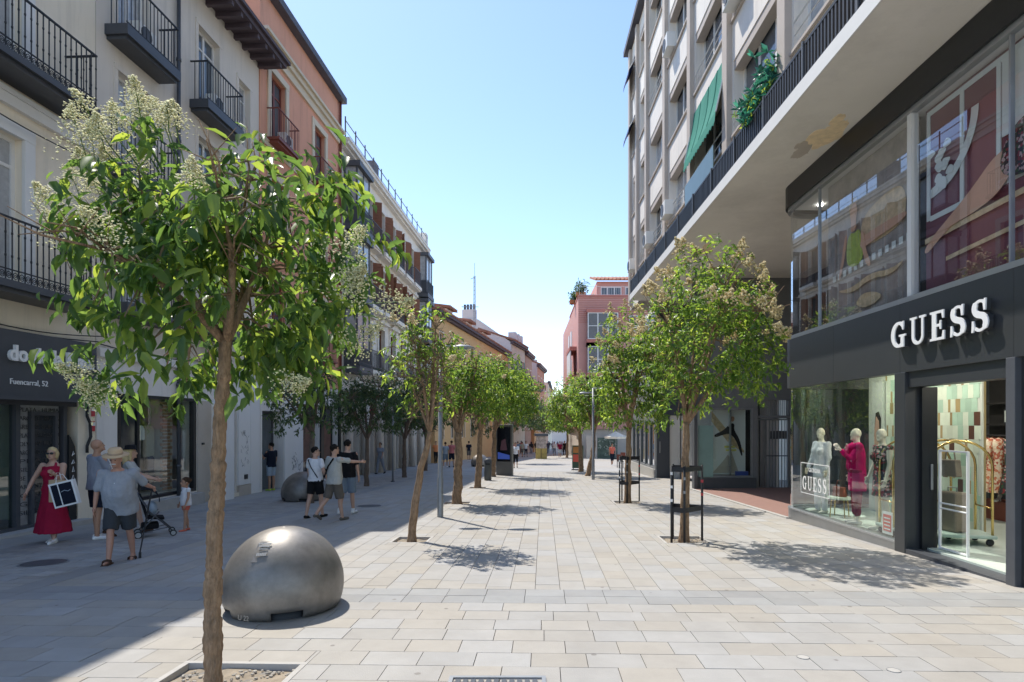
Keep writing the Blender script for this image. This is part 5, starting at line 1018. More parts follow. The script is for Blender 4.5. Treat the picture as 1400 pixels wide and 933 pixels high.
P = gp(563, 738); tree('thin tree with a sparse half bare brown crown beside the street lamp', P, rel(588, 590, P.y, P), rel(582, 505, P.y, P), (.66, .66, 1.0), 1200, 0.13, 21, 0.062, group=G1, nflow=4, petal='petal_tan', dead=150, bend=-.05)
P = gp(625, 688); tree('straight leafy tree just behind the street lamp on the sunny strip', P, rel(627, 592, P.y, P), rel(632, 530, P.y, P), (1.0, 1.0, 1.12), 4600, 0.14, 22, 0.115, group=G1, nflow=5, petal='petal_tan')
P = gp(653, 667); tree('leafy tree between the street lamp and the litter bin', P, rel(657, 588, P.y, P), rel(676, 534, P.y, P), (1.25, 1.2, 1.28), 4600, 0.17, 23, 0.11, group=G1)
P = gp(674, 652); tree('leafy tree just behind the advertising screen', P, rel(676, 588, P.y, P), rel(704, 546, P.y, P), (1.35, 1.3, 1.55), 3800, 0.2, 24, 0.12, group=G1)
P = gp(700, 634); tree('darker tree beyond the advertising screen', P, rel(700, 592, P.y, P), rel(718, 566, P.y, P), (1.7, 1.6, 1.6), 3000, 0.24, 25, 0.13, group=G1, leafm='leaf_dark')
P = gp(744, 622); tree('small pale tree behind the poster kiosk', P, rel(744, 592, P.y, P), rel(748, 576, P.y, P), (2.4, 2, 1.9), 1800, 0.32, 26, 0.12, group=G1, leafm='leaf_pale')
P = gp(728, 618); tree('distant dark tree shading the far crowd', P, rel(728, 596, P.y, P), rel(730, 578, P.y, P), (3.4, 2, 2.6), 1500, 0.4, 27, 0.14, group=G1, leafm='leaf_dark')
P = gp(935, 738); tree('blossoming tree in a black guard frame before the fashion shop', P, rel(938, 578, P.y, P), rel(976, 474, P.y, P), (1.32, 1.2, 1.62), 7000, 0.125, 31, 0.075, group=G2, nflow=60, petal='petal_tan', nlimb=7, fsize=.22)
P = gp(858, 687); tree('full blossoming tree in the second guard frame', P, rel(860, 585, P.y, P), rel(864, 511, P.y, P), (1.15, 1.15, 1.78), 6500, 0.15, 32, 0.085, group=G2, nflow=30, petal='petal_tan', fsize=.28)
P = gp(803, 651); tree('leaning tree beside the plain steel pole', P, rel(812, 590, P.y, P), rel(812, 552, P.y, P), (1.4, 1.4, 1.65), 4200, 0.2, 33, 0.11, group=G2, nflow=10, petal='petal_tan', fsize=.4, bend=.1)
P = gp(794, 645); tree('tree behind the small red advertising board', P, rel(793, 590, P.y, P), rel(782, 556, P.y, P), (1.5, 1.5, 1.7), 4000, 0.22, 34, 0.12, group=G2, nflow=10, petal='petal_tan', fsize=.45)
P = gp(775, 626); tree('farthest tree of the sunny row by the cream house', P, rel(776, 590, P.y, P), rel(766, 572, P.y, P), (1.9, 1.8, 2.0), 2600, 0.3, 35, 0.12, group=G2, leafm='leaf_pale')
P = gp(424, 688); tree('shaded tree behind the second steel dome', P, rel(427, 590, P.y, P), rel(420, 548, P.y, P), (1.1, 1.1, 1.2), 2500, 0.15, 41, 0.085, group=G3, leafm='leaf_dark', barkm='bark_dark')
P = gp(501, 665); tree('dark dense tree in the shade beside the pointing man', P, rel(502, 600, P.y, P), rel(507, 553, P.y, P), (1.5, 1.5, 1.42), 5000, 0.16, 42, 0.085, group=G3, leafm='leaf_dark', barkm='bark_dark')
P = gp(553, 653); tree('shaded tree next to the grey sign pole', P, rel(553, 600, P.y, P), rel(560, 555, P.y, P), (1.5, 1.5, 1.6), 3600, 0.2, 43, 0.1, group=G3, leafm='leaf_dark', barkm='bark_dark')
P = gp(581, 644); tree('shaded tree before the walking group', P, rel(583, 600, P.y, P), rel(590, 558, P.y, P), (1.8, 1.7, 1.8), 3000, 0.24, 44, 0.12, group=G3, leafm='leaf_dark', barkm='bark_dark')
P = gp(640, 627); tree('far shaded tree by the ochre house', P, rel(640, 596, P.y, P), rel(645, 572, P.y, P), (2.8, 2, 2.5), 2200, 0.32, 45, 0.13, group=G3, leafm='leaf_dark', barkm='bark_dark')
# plant on the terrace, plants on the pink terrace
rs = np.random.default_rng(5); C = np.array([0, 0, .95]) + rs.normal(size=(170, 3)) * np.array([.16, .40, .28]); C[:, 2] = np.maximum(C[:, 2], .42); Pp = np.repeat(C, 6, 0); m_ = len(Pp)
mesh_np('leaf_mass', leaf_arrays(Pp, unit(rs.normal(size=(m_, 3)) + np.array([0, 0, .2])), unit(rs.normal(size=(m_, 3)) + np.array([0, 0, 1])), rs.uniform(.14, .26, m_), rs.uniform(.07, .11, m_), LEAF2_V), LEAF2_F, 'leaf_teal', pl, False, 'stuff')
C2 = C[:90] * np.array([1.1, 1.1, .92]); P2 = np.repeat(C2, 6, 0); m_ = len(P2); mesh_np('lower_leaves', leaf_arrays(P2, unit(rs.normal(size=(m_, 3))), unit(rs.normal(size=(m_, 3)) + np.array([0, 0, 1])), rs.uniform(.08, .18, m_), rs.uniform(.03, .06, m_), LEAF2_V), LEAF2_F, 'leaf', pl, False, 'stuff')
m = MB()
for i in range(24): m.tube([(0, 0, .3), tuple((C[i] + np.array([0, 0, .3])) / 2), tuple(C[i])], [.012, .009, .005], 4)
m.build('stems', 'twig', pl)
for k, (x, y, z, s) in enumerate(((5.6, 60.6, 15.0, .9), (5.2, 64, 14.9, .8))):
    t = E('terrace_shrub', ['shrub on the front corner of the pink terrace', 'shrub farther back on the pink terrace edge'][k], 'shrub', (x, y, z)); C = np.array([0, 0, s * .9]) + rs.normal(size=(120, 3)) * s * .38; C[:, 2] = np.abs(C[:, 2]); Pp = np.repeat(C, 4, 0); m_ = len(Pp)
    mesh_np('foliage', leaf_arrays(Pp, unit(rs.normal(size=(m_, 3))), unit(rs.normal(size=(m_, 3)) + np.array([0, 0, 1])), rs.uniform(.2, .35, m_), rs.uniform(.08, .12, m_), LEAF2_V), LEAF2_F, 'leaf_dark', t, False, 'stuff'); MB().box(-.5, .5, -.3, .3, 0, .4).build('planter', 'terracotta', t)
# ---------------------------------------------------------------- street furniture
def dome(p, lab, plaque=True):
    T = E('steel_dome', lab, 'bollard', p, 0, 'steel domes along the carriageway'); Rr, zc = .612, .245; prof = [(0, zc + Rr)]
    for k in range(1, 30):
        a = k * .072; r_, z = Rr * math.sin(a), zc + Rr * math.cos(a)
        if z < .0: break
        prof.append((r_, z))
    N = 72; m = MB(); n = len(prof); m.v = []
    for r_, z in prof: m.v += [(r_ * math.cos(2 * math.pi * b / N), r_ * math.sin(2 * math.pi * b / N), z) for b in range(N)]
    slot = lambda b: any(abs(((b - c + N / 2) % N) - N / 2) < 3.2 for c in (44, 59, 8, 23))
    for a in range(n - 1):
        for b in range(N):
            if prof[a + 1][1] < .10 and slot(b + .5): continue
            m.f.append((a * N + b, (a + 1) * N + b, (a + 1) * N + (b + 1) % N, a * N + (b + 1) % N))
    s = m.build('shell', 'dome_steel', T, smooth=True); so_ = s.modifiers.new('solid', 'SOLIDIFY'); so_.thickness = .02; so_.offset = -1
    MB().lathe([(.0, .14), (.5, .14), (.52, 0), (.52, -.02)], n=32).build('core', 'iron', T, smooth=True)
    if plaque:
        d = Vector((-.06, -.66, .68)).normalized(); u = Vector((1, 0, 0)); v = d.cross(u).normalized() * 1; c = Vector((0, 0, zc)) + d * (Rr + .004); m = MB()
        pts = [c + u * x + v * z + d * (-.5 * (x * x + z * z) / Rr) for x, z in ((-.085, -.12), (.085, -.12), (.085, .10), (.06, .125), (-.06, .125), (-.085, .10))]; m.poly(pts[::1]); m.v += [tuple(Vector(p_) - d * .02) for p_ in pts]; m.f += [(k, (k + 1) % 6, 6 + (k + 1) % 6, 6 + k) for k in range(6)]
        pq = m.build('plaque', 'plaque_steel', T); m = MB()
        for z, w_, h in ((.075, .13, .018), (.045, .11, .022), (.015, .09, .012), (-.03, .12, .004), (-.06, .1, .03)):
            for k in range(6): x = -w_ / 2 + w_ * k / 6; q = c + d * .003; m.hexa([q + u * x + v * z, q + u * (x + w_ / 8) + v * z, q + u * (x + w_ / 8) + v * (z + h), q + u * x + v * (z + h)], [q + u * x + v * z + d * .003, q + u * (x + w_ / 8) + v * z + d * .003, q + u * (x + w_ / 8) + v * (z + h) + d * .003, q + u * x + v * (z + h) + d * .003])
        m.build('relief', 'galv', pq, kind='stuff')
        tm_ = text_mb('U 22', .07, .001); M = Matrix.Translation((-.20, -.615, .06)) @ Matrix.Rotation(R(-20), 4, 'Z'); tm_.v = [tuple(M @ Vector(q)) for q in tm_.v]; tm_.build('number', 'steel', T, kind='stuff')
    return T
mat('dome_steel', (.25, .232, .212), .46, .28, 5, .12, 70, metal=.5, stain=.75, sc=(.17, .145, .12)); mat('plaque_steel', (.22, .21, .20), .4, .15, 20, metal=.8)
p = gp(389, 829); dome(p, 'sunlit polished steel dome with a small relief plaque beside the blossoming tree'); p = gp(414, 684); dome(p, 'steel dome in the shade behind the walking trio', False); p = gp(656, 638); dome(p, 'far sunlit steel dome behind the litter bin', False)
def lamp(p, lab, H=4.0, full=True):
    T = E('street_lamp', lab, 'street lamp', p, 0, 'slim grey street lamps'); MB().tube([(0, 0, -.05), (0, 0, .02), (0, 0, .9), (0, 0, .92), (0, 0, H)], [.075, .07, .07, .055, .05], 14).build('pole', 'galv', T, smooth=True)
    for s, z, ln in ((-1, H - .22, .62), (1, H - .02, .75)):
        a = MB().tube([(0, 0, z - .02), (s * .2, 0, z + .02), (s * .34, 0, z)], [.03, .026, .022], 8).build('arm', 'galv', T); hd = MB(); prof = [(.14, .03, -.02), (.30, .12, .05), (.5, .16, .075), (.75, .14, .06), (.93, .05, .01)]; n = 12
        for t, wy, hz in prof: hd.v += [(s * (.1 + ln * t), wy * math.cos(q), z - .02 + (hz if math.sin(q) > 0 else .028) * math.sin(q)) for q in [i * 2 * math.pi / n for i in range(n)]]
        for k in range(len(prof) - 1): hd.f += [(k * n + i, k * n + (i + 1) % n, (k + 1) * n + (i + 1) % n, (k + 1) * n + i) for i in range(n)]
        hd.f += [tuple(range(n)), tuple((len(prof) - 1) * n + i for i in range(n))]; h_ = hd.build('lamp_head', 'galv', T, smooth=True); MB().box(min(s * .3, s * .62), max(s * .3, s * .62), -.08, .08, z - .056, z - .046).build('lens', 'frost', h_)
    return T
lamp(gp(602, 707), 'slim grey twin headed street lamp between the two thin trees'); lamp(gp(811, 656), 'slim grey street lamp beside the leaning tree on the shop side', 4.2)
t = E('sign_pole', 'plain grey pole standing by the shaded trees', 'pole', gp(537, 659)); MB().tube([(0, 0, -.02), (0, 0, 2.9)], .04, 10).build('pole', 'galv', t, smooth=True); MB().lathe([(.09, 0), (.09, .03), (.04, .05)], n=12).build('foot', 'iron_grey', t)
t = E('litter_bin', 'charcoal rounded litter bin by the advertising screen', 'bin', gp(667, 657)); mat('bin_grey', (.10, .105, .10), .5, .1, 4); MB().lathe([(.0, 0), (.15, 0), (.165, .05), (.165, .78), (.15, .80)], n=20).build('body', 'bin_grey', t, smooth=True); MB().lathe([(.17, .80), (.17, .88), (.14, .97), (0, .99)], n=20).build('lid', 'iron_grey', t, smooth=True); MB().box(-.1, .1, -.175, -.15, .70, .78).build('slot', 'iron', t)
p = gp(690, 650); t = E('advertising_screen', 'tall dark digital advertising screen on the sunny paving', 'screen', p, R(-24)); MB().box(-.46, .46, -.1, .1, 0, 2.62).build('housing', mat('screen_grey', (.16, .16, .155), .4), t, bevel=.02); sc_ = MB().box(-.38, .38, -.115, -.1, .72, 2.5).build('display', mat('screen_black', (.008, .009, .012), .12, .3, 2), t); emit_mat('screen_blue', (.03, .06, .25), .35); emit_mat('screen_red', (.06, .03, .04), .2)
MB().prism([(-.34, .84), (.34, .84), (.34, 1.05), (-.34, 1.2)], -.12, -.116).build('blue_picture', 'screen_blue', sc_); MB().prism([(-.2, 1.3), (.2, 1.3), (.1, 1.9), (-.12, 1.8)], -.119, -.116).build('red_picture', 'screen_red', sc_)
# guard frames
def guard(p, lab, s=1):
    T = E('tree_guard', lab, 'tree guard', p, R(10), 'black tree guards'); w_ = .33
    P_ = [(-w_ * .95, -.14), (w_, -.02), (-.15, -w_ * .95), (-.08, w_)]; 
    for x, y in P_: MB().tube([(x, y, -.06), (x, y, 1.34)], .022, 8).build('post', 'iron', T, smooth=True)
    for z in (.56, 1.28):
        m = MB(); ring = [P_[0], P_[2], P_[1], P_[3]]
        for a, b in zip(ring, ring[1:] + ring[:1]): m.bar((*a, z), (*b, z), .012, .085)
        m.build('hoop', 'iron', T)
    for k in range(7): x, y = P_[k % 3]; z = .7 + .08 * k; MB().tube([(x, y, z), (x, y, z + .05)], .0245, 8, False).build('sticker', ['sign_white', 'red_print', 'galv'][k % 3], T)
    return T
guard(gp(936, 737), 'black tube guard frame round the tree before the fashion shop'); guard(gp(859, 686), 'black tube guard frame round the second tree of the shop side')
p = gp(790, 643); t = E('advert_board', 'small red and white pavement advertising board by the tree', 'board', p, R(-15)); MB().box(-.34, .34, -.04, .04, .12, 1.5).build('panel', mat('poster_green', (.05, .10, .07), .5, .4, 4), t); MB().box(-.28, .28, -.05, -.04, .5, .95).build('red_field', 'coral', t); MB().box(-.36, .36, -.2, .2, 0, .05).box(-.30, -.26, -.03, .03, .05, .12).box(.26, .3, -.03, .03, .05, .12).build('foot', 'iron', t); MB().box(-.28, .28, -.05, -.04, 1.05, 1.42).build('orange_field', mat('orange_print', (.6, .25, .08), .5), t)
p = gp(740, 627.5); t = E('poster_kiosk', 'poster covered kiosk with ochre base in the middle of the street', 'kiosk', p); MB().box(-.55, .55, -.5, .5, 0, 1.05).build('base', mat('kiosk_ochre', (.48, .34, .10), .7, .25, 3), t); MB().box(-.5, .5, -.45, .45, 1.05, 2.25).build('poster_drum', mat('kiosk_poster', (.45, .36, .30), .7, .6, 5), t); MB().box(-.68, .68, -.6, .6, 2.25, 2.5).build('roof', 'iron_grey', t); MB().box(-.05, .0, -.51, -.5, .05, 1.0).build('door_gap', 'iron', t)
p = gp(842, 628); t = E('cafe_parasol', 'white cafe parasol by the painted hoarding', 'parasol', p); MB().tube([(0, 0, 0), (0, 0, 2.5)], .03, 8).build('pole', 'galv', t); m = MB()
n = 8
for k in range(n): a, b = k * math.pi / 4, (k + 1) * math.pi / 4; m.poly([(0, 0, 2.7), (1.1 * math.cos(a), 1.1 * math.sin(a), 2.2), (1.1 * math.cos(b), 1.1 * math.sin(b), 2.2)]); m.poly([(1.1 * math.cos(a), 1.1 * math.sin(a), 2.2), (1.1 * math.cos(a), 1.1 * math.sin(a), 2.0), (1.1 * math.cos(b), 1.1 * math.sin(b), 2.0), (1.1 * math.cos(b), 1.1 * math.sin(b), 2.2)])
m.build('canopy', 'cream', t); MB().lathe([(.3, 0), (.3, .08), (0, .08)], n=12).build('base', 'iron', t)
for k, (px, py) in enumerate(((848, 640), (862, 638), (853, 634))):
    q = gp(px, py); t = E('cafe_chair', 'dark metal cafe chair grouped under the white parasol', 'chair', q, k * 1.3, 'cafe chairs'); MB().box(-.2, .2, -.2, .2, .42, .46).build('seat', 'iron', t); MB().box(-.2, .2, .17, .2, .46, .88).build('backrest', 'wood_red', t)
    for x in (-.18, .18):
        for y in (-.18, .18): MB().tube([(x, y, 0), (x, y, .42)], .015, 5).build('leg', 'iron', t)
# ---------------------------------------------------------------- people
def V3(*a): return Vector(a)
from mathutils import noise as mnoise
def remesh(mb, name, m, parent, vox, sm=4, fold=0, ff=9):
    me = mb.mesh(name); o = bpy.data.objects.new(name, me)
    r = o.modifiers.new('r', 'REMESH'); r.mode = 'VOXEL'; r.voxel_size = vox; s = o.modifiers.new('s', 'SMOOTH'); s.iterations = sm; s.factor = .5
    nm = eval_mesh(o); bpy.data.objects.remove(o); bpy.data.meshes.remove(me); nm.name = name
    if fold:
        for v in nm.vertices:
            c = v.co; q = mnoise.noise((c.x * ff + 3, c.y * ff, c.z * ff * .55)) + .5 * mnoise.noise((c.x * ff * 2.3, c.y * ff * 2.3 + 5, c.z * ff * 1.2)); v.co = c + v.normal * q * fold
    nm.materials.clear(); nm.materials.append(MATS[m] if isinstance(m, str) else m); nm.polygons.foreach_set('use_smooth', [True] * len(nm.polygons))
    o = bpy.data.objects.new(name, nm); COL.objects.link(o); o.parent = parent; return o
def limb(mb, pts, rads, n=10):
    mb.tube(pts, rads, n)
    for p, r_ in zip(pts, rads): mb.ell(p, r_, 8, 6)
def skin(nm, c): return mat(nm, c, .55, .06, 20, spec=.35)
skin('skin_tan', (.46, .26, .17)); skin('skin_light', (.55, .34, .25)); skin('skin_ruddy', (.52, .28, .20)); mat('mannequin', (.72, .66, .52), .4, .03, 5)
cmat('hair_black', (.015, .012, .010)); cmat('hair_blond', (.60, .46, .24)); cmat('hair_grey', (.4, .38, .36)); cmat('hair_brown', (.06, .035, .02)); mat('eye_dark', (.02, .015, .012), .2); mat('lip', (.40, .16, .13), .5)
def person(lab, pos, face, H=1.72, name='person', cat='person', skinm='skin_tan', hair='hair_black', hs='short', top=None, sleeve=.16, hem=.90, bottom=None, leg_end=.52, shoes='sign_white', shoe_h=.07, armL=(0, .12, .25), armR=(0, .12, .25), legL=(.0, .0), legR=(.0, .0), lean=0, fat=1.0, headturn=0, nod=0, dress=None, coat=None, vox=.014, glasses=False, detail=True, group=None, female=False, grip=.35, bareface=False, hsc=1.0):
    """angles in radians: arm = (swing forward, spread out, elbow), leg = (swing forward, knee bend); face = heading, 0 looks along +y"""
    T = E(name, lab, cat, pos, face, group); k = H / 1.75; f = fat
    kk = k; S = lambda p: p * kk
    hipz = .91; legs = {}
    for s, (sw, kn) in ((-1, legL), (1, legR)):
        h = V3(s * .088, 0, hipz); d1 = V3(s * .02, math.sin(sw), -math.cos(sw)); kn_ = h + d1 * .43; d2 = V3(0, math.sin(sw - kn), -math.cos(sw - kn)); an = kn_ + d2 * .42; legs[s] = (h, kn_, an, sw - kn)
    low = min(l[2].z for l in legs.values()) - .075; drop = -low
    for s in legs: h, a, b, q = legs[s]; legs[s] = (h + V3(0, 0, drop), a + V3(0, 0, drop), b + V3(0, 0, drop), q)
    pel = V3(0, 0, hipz + .03 + drop); Rl = Matrix.Rotation(-lean, 3, 'X')
    up = lambda x, y, z: pel + Rl @ (V3(x, y, z) - V3(0, 0, hipz + .03))
    arms = {}; sw_ = .178 if female else .20
    for s, (sw, sp, el) in ((-1, armL), (1, armR)):
        sh_ = up(s * sw_ * (1 + .25 * (f - 1)), -.01, 1.415); d = Rl @ V3(s * math.sin(sp), math.sin(sw) * math.cos(sp), -math.cos(sw) * math.cos(sp)); e = sh_ + d * .285
        d2 = Rl @ V3(s * math.sin(sp) * .45, math.sin(sw + el), -math.cos(sw + el) * math.cos(sp * .6)); d2.normalize(); w_ = e + d2 * .25; arms[s] = (sh_, e, w_, d2)
    B = MB(); K = lambda l: [S(p) for p in l]
    tor = [(.90, .155 * (1 + .62 * (f - 1)), .105 * (1 + .95 * (f - 1)), -.01), (.98, .150 * (1 + .7 * (f - 1)), .105 * (1 + 1.1 * (f - 1)), .01 * (f > 1)), (1.08, .138 * (1 + 1.0 * (f - 1)), .100 * (1 + 1.7 * (f - 1)), .05 * (f - 1)), (1.2, .150 * (1 + .8 * (f - 1)), .105 * (1 + 1.3 * (f - 1)), .03 * (f - 1)), (1.32, .166 * (1 + .4 * (f - 1)), .108 * (1 + .6 * (f - 1)), 0), (1.40, .165, .095, -.01), (1.45, .11, .075, -.012), (1.48, .06, .06, -.01)]
    if female: tor = [(z, a * (.92 if z > 1.0 else 1.0) * (.9 if abs(z - 1.08) < .02 else 1), b, y) for z, a, b, y in tor]
    def torso(mb, z0, z1, inf, flare=0, n=16):
        i0 = len(mb.v); c = 0
        zs = [z for z in np.linspace(z0, z1, 9)]
        for z in zs:
            j = max(q for q in range(len(tor)) if tor[q][0] <= max(z, tor[0][0])); j = min(j, len(tor) - 2); a, b = tor[j], tor[j + 1]; t = min(max((z - a[0]) / (b[0] - a[0]), 0), 1); rx, ry, y = [a[q] * (1 - t) + b[q] * t for q in (1, 2, 3)]
            e = inf + flare * (z1 - z) / (z1 - z0 + .001); rx += e; ry += e
            mb.v += [tuple(S(up(rx * math.cos(u), y + ry * math.sin(u), z))) for u in [i * 2 * math.pi / n for i in range(n)]]; c += 1
        mb.f += [(i0 + r_ * n + i, i0 + r_ * n + (i + 1) % n, i0 + (r_ + 1) * n + (i + 1) % n, i0 + (r_ + 1) * n + i) for r_ in range(c - 1) for i in range(n)]; mb.f += [tuple(i0 + i for i in reversed(range(n))), tuple(i0 + (c - 1) * n + i for i in range(n))]
    torso(B, .90, 1.47, 0)
    if female and not dress is None or female: 
        for s in (-1, 1): B.ell(S(up(s * .075, .085, 1.27)), .062 * k, 8, 6)
    hd = up(0, .015 + .03 * math.sin(nod), 1.625); hM = Rl @ Matrix.Rotation(headturn, 3, 'Z') @ Matrix.Rotation(-nod, 3, 'X')
    limb(B, K([up(0, -.012, 1.43), up(0, 0, 1.52), hd - hM @ V3(0, .02, .05)]), [.062 * k, .054 * k, .054 * k]); hx = lambda x, y, z: S(hd + hM @ (V3(x, y, z) * hsc)); k0 = k; k = k * hsc
    B.ell(hx(0, -.008, .025), (.076 * k, .094 * k, .098 * k), 16, 12, hM); B.ell(hx(0, .022, -.045), (.058 * k, .066 * k, .066 * k), 12, 8, hM)
    if detail:
        B.ell(hx(0, .094, -.012), (.014 * k, .022 * k, .022 * k), 8, 6, hM); B.ell(hx(0, .082, .018), (.010 * k, .014 * k, .03 * k), 6, 5, hM); B.ell(hx(0, .08, -.085), (.026 * k, .02 * k, .018 * k), 8, 6, hM)
        for s in (-1, 1): B.ell(hx(s * .077, -.008, -.002), (.012 * k, .024 * k, .033 * k), 8, 6, hM)
    k = k0
    for s in (-1, 1):
        h, kn, an, q = legs[s]; limb(B, K([h, h * .55 + kn * .45, kn, kn * .65 + an * .35 + V3(0, -.012, 0), an]), [x * k for x in (.088 * (1 + .5 * (f - 1)), .074 * (1 + .3 * (f - 1)), .052, .052, .036)])
        fa = max(-.5, min(.25, q)); fd = V3(0, math.cos(fa), -math.sin(-fa) if fa < 0 else math.sin(fa) * .6); fd.normalize(); limb(B, K([an + V3(0, -.035, -.035), an + V3(0, .02, -.035), an + fd * .13 + V3(s * .012, 0, -.052)]), [.034 * k, .036 * k, .024 * k])
        sh_, e, w_, d2 = arms[s]; limb(B, K([sh_, sh_ * .5 + e * .5, e, e * .6 + w_ * .4, w_]), [x * k for x in (.055, .046, .039, .038, .026)]); B.ell(S(sh_ + V3(-s * .014, 0, .0)), .056 * k, 10, 8)
        pm = w_ + d2 * .05; limb(B, K([w_, pm]), [.026 * k, .034 * k])
    body_ = remesh(B, 'body', skinm, T, vox * k, 4)
    kh = k * hsc
    if detail:                                              # fingers: appended so that they stay separate
        Fm = MB()
        for s in (-1, 1):
            sh_, e, w_, d2 = arms[s]; side = V3(0, 1, 0) - d2 * d2.y
            if side.length < .2: side = V3(0, 0, 1) - d2 * d2.z
            side.normalize(); palm = d2.cross(side) * (1 if s > 0 else -1)
            if palm.x * s > 0: palm = -palm
            for i in range(4):
                b0 = w_ + d2 * .078 + side * (.027 - .018 * i); l = (.075, .085, .08, .062)[i]; c1 = b0 + (d2 * math.cos(grip * .6) + palm * math.sin(grip * .6)) * l * .5; c2 = c1 + (d2 * math.cos(grip * 1.6) + palm * math.sin(grip * 1.6)) * l * .5; Fm.tube(K([b0 - d2 * .02, c1, c2]), [.0095 * k, .0088 * k, .007 * k], 6)
            b0 = w_ + d2 * .03 + side * .03; c1 = b0 + (side * .7 + d2 * .6 + palm * .25) * .036; Fm.tube(K([b0 - side * .012, c1, c1 + (d2 * .85 + palm * .4) * .03]), [.012 * k, .011 * k, .008 * k], 6)
        me = body_.data; bm = bmesh.new(); bm.from_mesh(me); tmp = Fm.mesh('tmp'); bm.from_mesh(tmp); bm.to_mesh(me); bm.free(); bpy.data.meshes.remove(tmp); me.polygons.foreach_set('use_smooth', [True] * len(me.polygons))
        if not bareface:
            m = MB()
            for s in (-1, 1): m.ell(hx(s * .031, .081, .022), (.012 * kh, .008 * kh, .006 * kh), 8, 5, hM)
            if not glasses: m.build('eyes', 'eye_dark', T, smooth=True)
            MB().ell(hx(0, .087, -.052), (.022 * kh, .008 * kh, .005 * kh), 8, 5, hM).build('mouth', 'lip', T, smooth=True)
            if hair:
                m = MB()
                for s in (-1, 1): m.ell(hx(s * .032, .087, .04), (.018 * kh, .006 * kh, .004 * kh), 6, 4, hM)
                m.build('eyebrows', hair, T, smooth=True)
    if glasses:
        m = MB()
        for s in (-1, 1): m.ell(hx(s * .034, .093, .018), (.031 * kh, .008 * kh, .022 * kh), 10, 6, hM); m.bar(hx(s * .06, .085, .025), hx(s * .08, -.01, .02), .006)
        m.bar(hx(-.02, .1, .024), hx(.02, .1, .024), .006); m.build('sunglasses', 'iron', T)
    cap = None
    if hair and hs != 'none':
        m = MB(); m.ell(hx(0, -.016, .040), (.085 * kh, .100 * kh, .094 * kh), 16, 10, hM)
        if hs == 'long': limb(m, [hx(0, -.07, .02), hx(0, -.085, -.1), hx(0, -.09, -.24)], [.08 * kh, .075 * kh, .05 * kh]); limb(m, [hx(-.065, -.02, 0), hx(-.07, -.01, -.12)], [.035 * kh, .03 * kh]); limb(m, [hx(.065, -.02, 0), hx(.07, -.01, -.12)], [.035 * kh, .03 * kh])
        if hs == 'bob': limb(m, [hx(0, -.05, .02), hx(0, -.075, -.07)], [.085 * kh, .065 * kh]); limb(m, [hx(-.07, -.01, .01), hx(-.068, -.01, -.06)], [.03 * kh, .025 * kh]); limb(m, [hx(.07, -.01, .01), hx(.068, -.01, -.06)], [.03 * kh, .025 * kh])
        if hs == 'bun': m.ell(hx(0, -.10, .05), .045 * kh, 10, 8)
        # cut the face side away
        h_ = remesh(m, 'hair', hair, T, .012 * kh, 2, .010 if detail else 0, 28); bm = bmesh.new(); bm.from_mesh(h_.data); iM = hM.transposed(); dele = []
        for v in bm.verts:
            q = iM @ (v.co - S(hd)); q = q / kh
            if q.y > .035 and q.z < .085 - .0 and abs(q.x) < .078 and q.y > .035 + max(0, (q.z - .04)) * .9: dele.append(v)
        bmesh.ops.delete(bm, geom=dele, context='VERTS'); bm.to_mesh(h_.data); bm.free()
    if top:
        m = MB(); torso(m, hem, 1.455, .016, .018 if not female else .006)
        if female:
            for s in (-1, 1): m.ell(S(up(s * .075, .09, 1.27)), .077 * k, 8, 6)
        for s in (-1, 1):
            sh_, e, w_, d2 = arms[s]; L_ = sleeve / .285; end = sh_.lerp(e, min(L_, 1)); limb(m, K([sh_ + V3(-s * .06, 0, -.01), sh_ + V3(-s * .012, 0, -.004), end]), [x * k for x in (.062, .067, .065 if sleeve > .05 else .060)])
            if L_ > 1: limb(m, K([e, e.lerp(w_, .92)]), [.052 * k, .04 * k])
        remesh(m, 'shirt', top, T, vox * k, 3, .014 if detail else 0)
    if bottom:
        m = MB(); torso(m, .88, 1.0, .018)
        for s in (-1, 1):
            h, kn, an, q = legs[s]; t = (hipz + drop - leg_end) / .43
            if t <= 1: e = h.lerp(kn, t); limb(m, K([h, h.lerp(e, .55)]), [.108 * k * (1 + .4 * (f - 1)), .098 * k * (1 + .35 * (f - 1))]); m.tube(K([h.lerp(e, .5), e]), [.098 * k * (1 + .35 * (f - 1)), .09 * k * (1 + .3 * (f - 1))], 12)
            else: t2 = min((kn.z - leg_end) / .42, .97); limb(m, K([h, kn, kn.lerp(an, t2)]), [.105 * k, .075 * k, .06 * k])
        remesh(m, 'trousers' if leg_end < .3 else 'shorts', bottom, T, vox * k, 3, .010 if detail else 0)
    if dress:
        mname, zt, zb, wid = dress; m = MB(); torso(m, .92, zt, .014); n = 20; prev = None; i0 = len(m.v)
        sway = (legs[1][2].y + legs[-1][2].y) / 2
        for r_ in range(8):
            t = r_ / 7; z = (hipz + drop + .12) * (1 - t) + zb * t; rx = .15 + (wid - .15) * t ** 1.1; ry = .12 + (wid * .82 - .12) * t ** 1.1
            m.v += [tuple(S(V3(rx * math.cos(u) * (1 + .07 * t * math.sin(6 * u + 1)), sway * t + ry * math.sin(u) * (1 + .09 * t * math.sin(5 * u)), z))) for u in [i * 2 * math.pi / n for i in range(n)]]
        m.f += [(i0 + r_ * n + (i + 1) % n, i0 + r_ * n + i, i0 + (r_ + 1) * n + i, i0 + (r_ + 1) * n + (i + 1) % n) for r_ in range(7) for i in range(n)]; m.f += [tuple(i0 + i for i in range(n)), tuple(i0 + 7 * n + i for i in reversed(range(n)))]
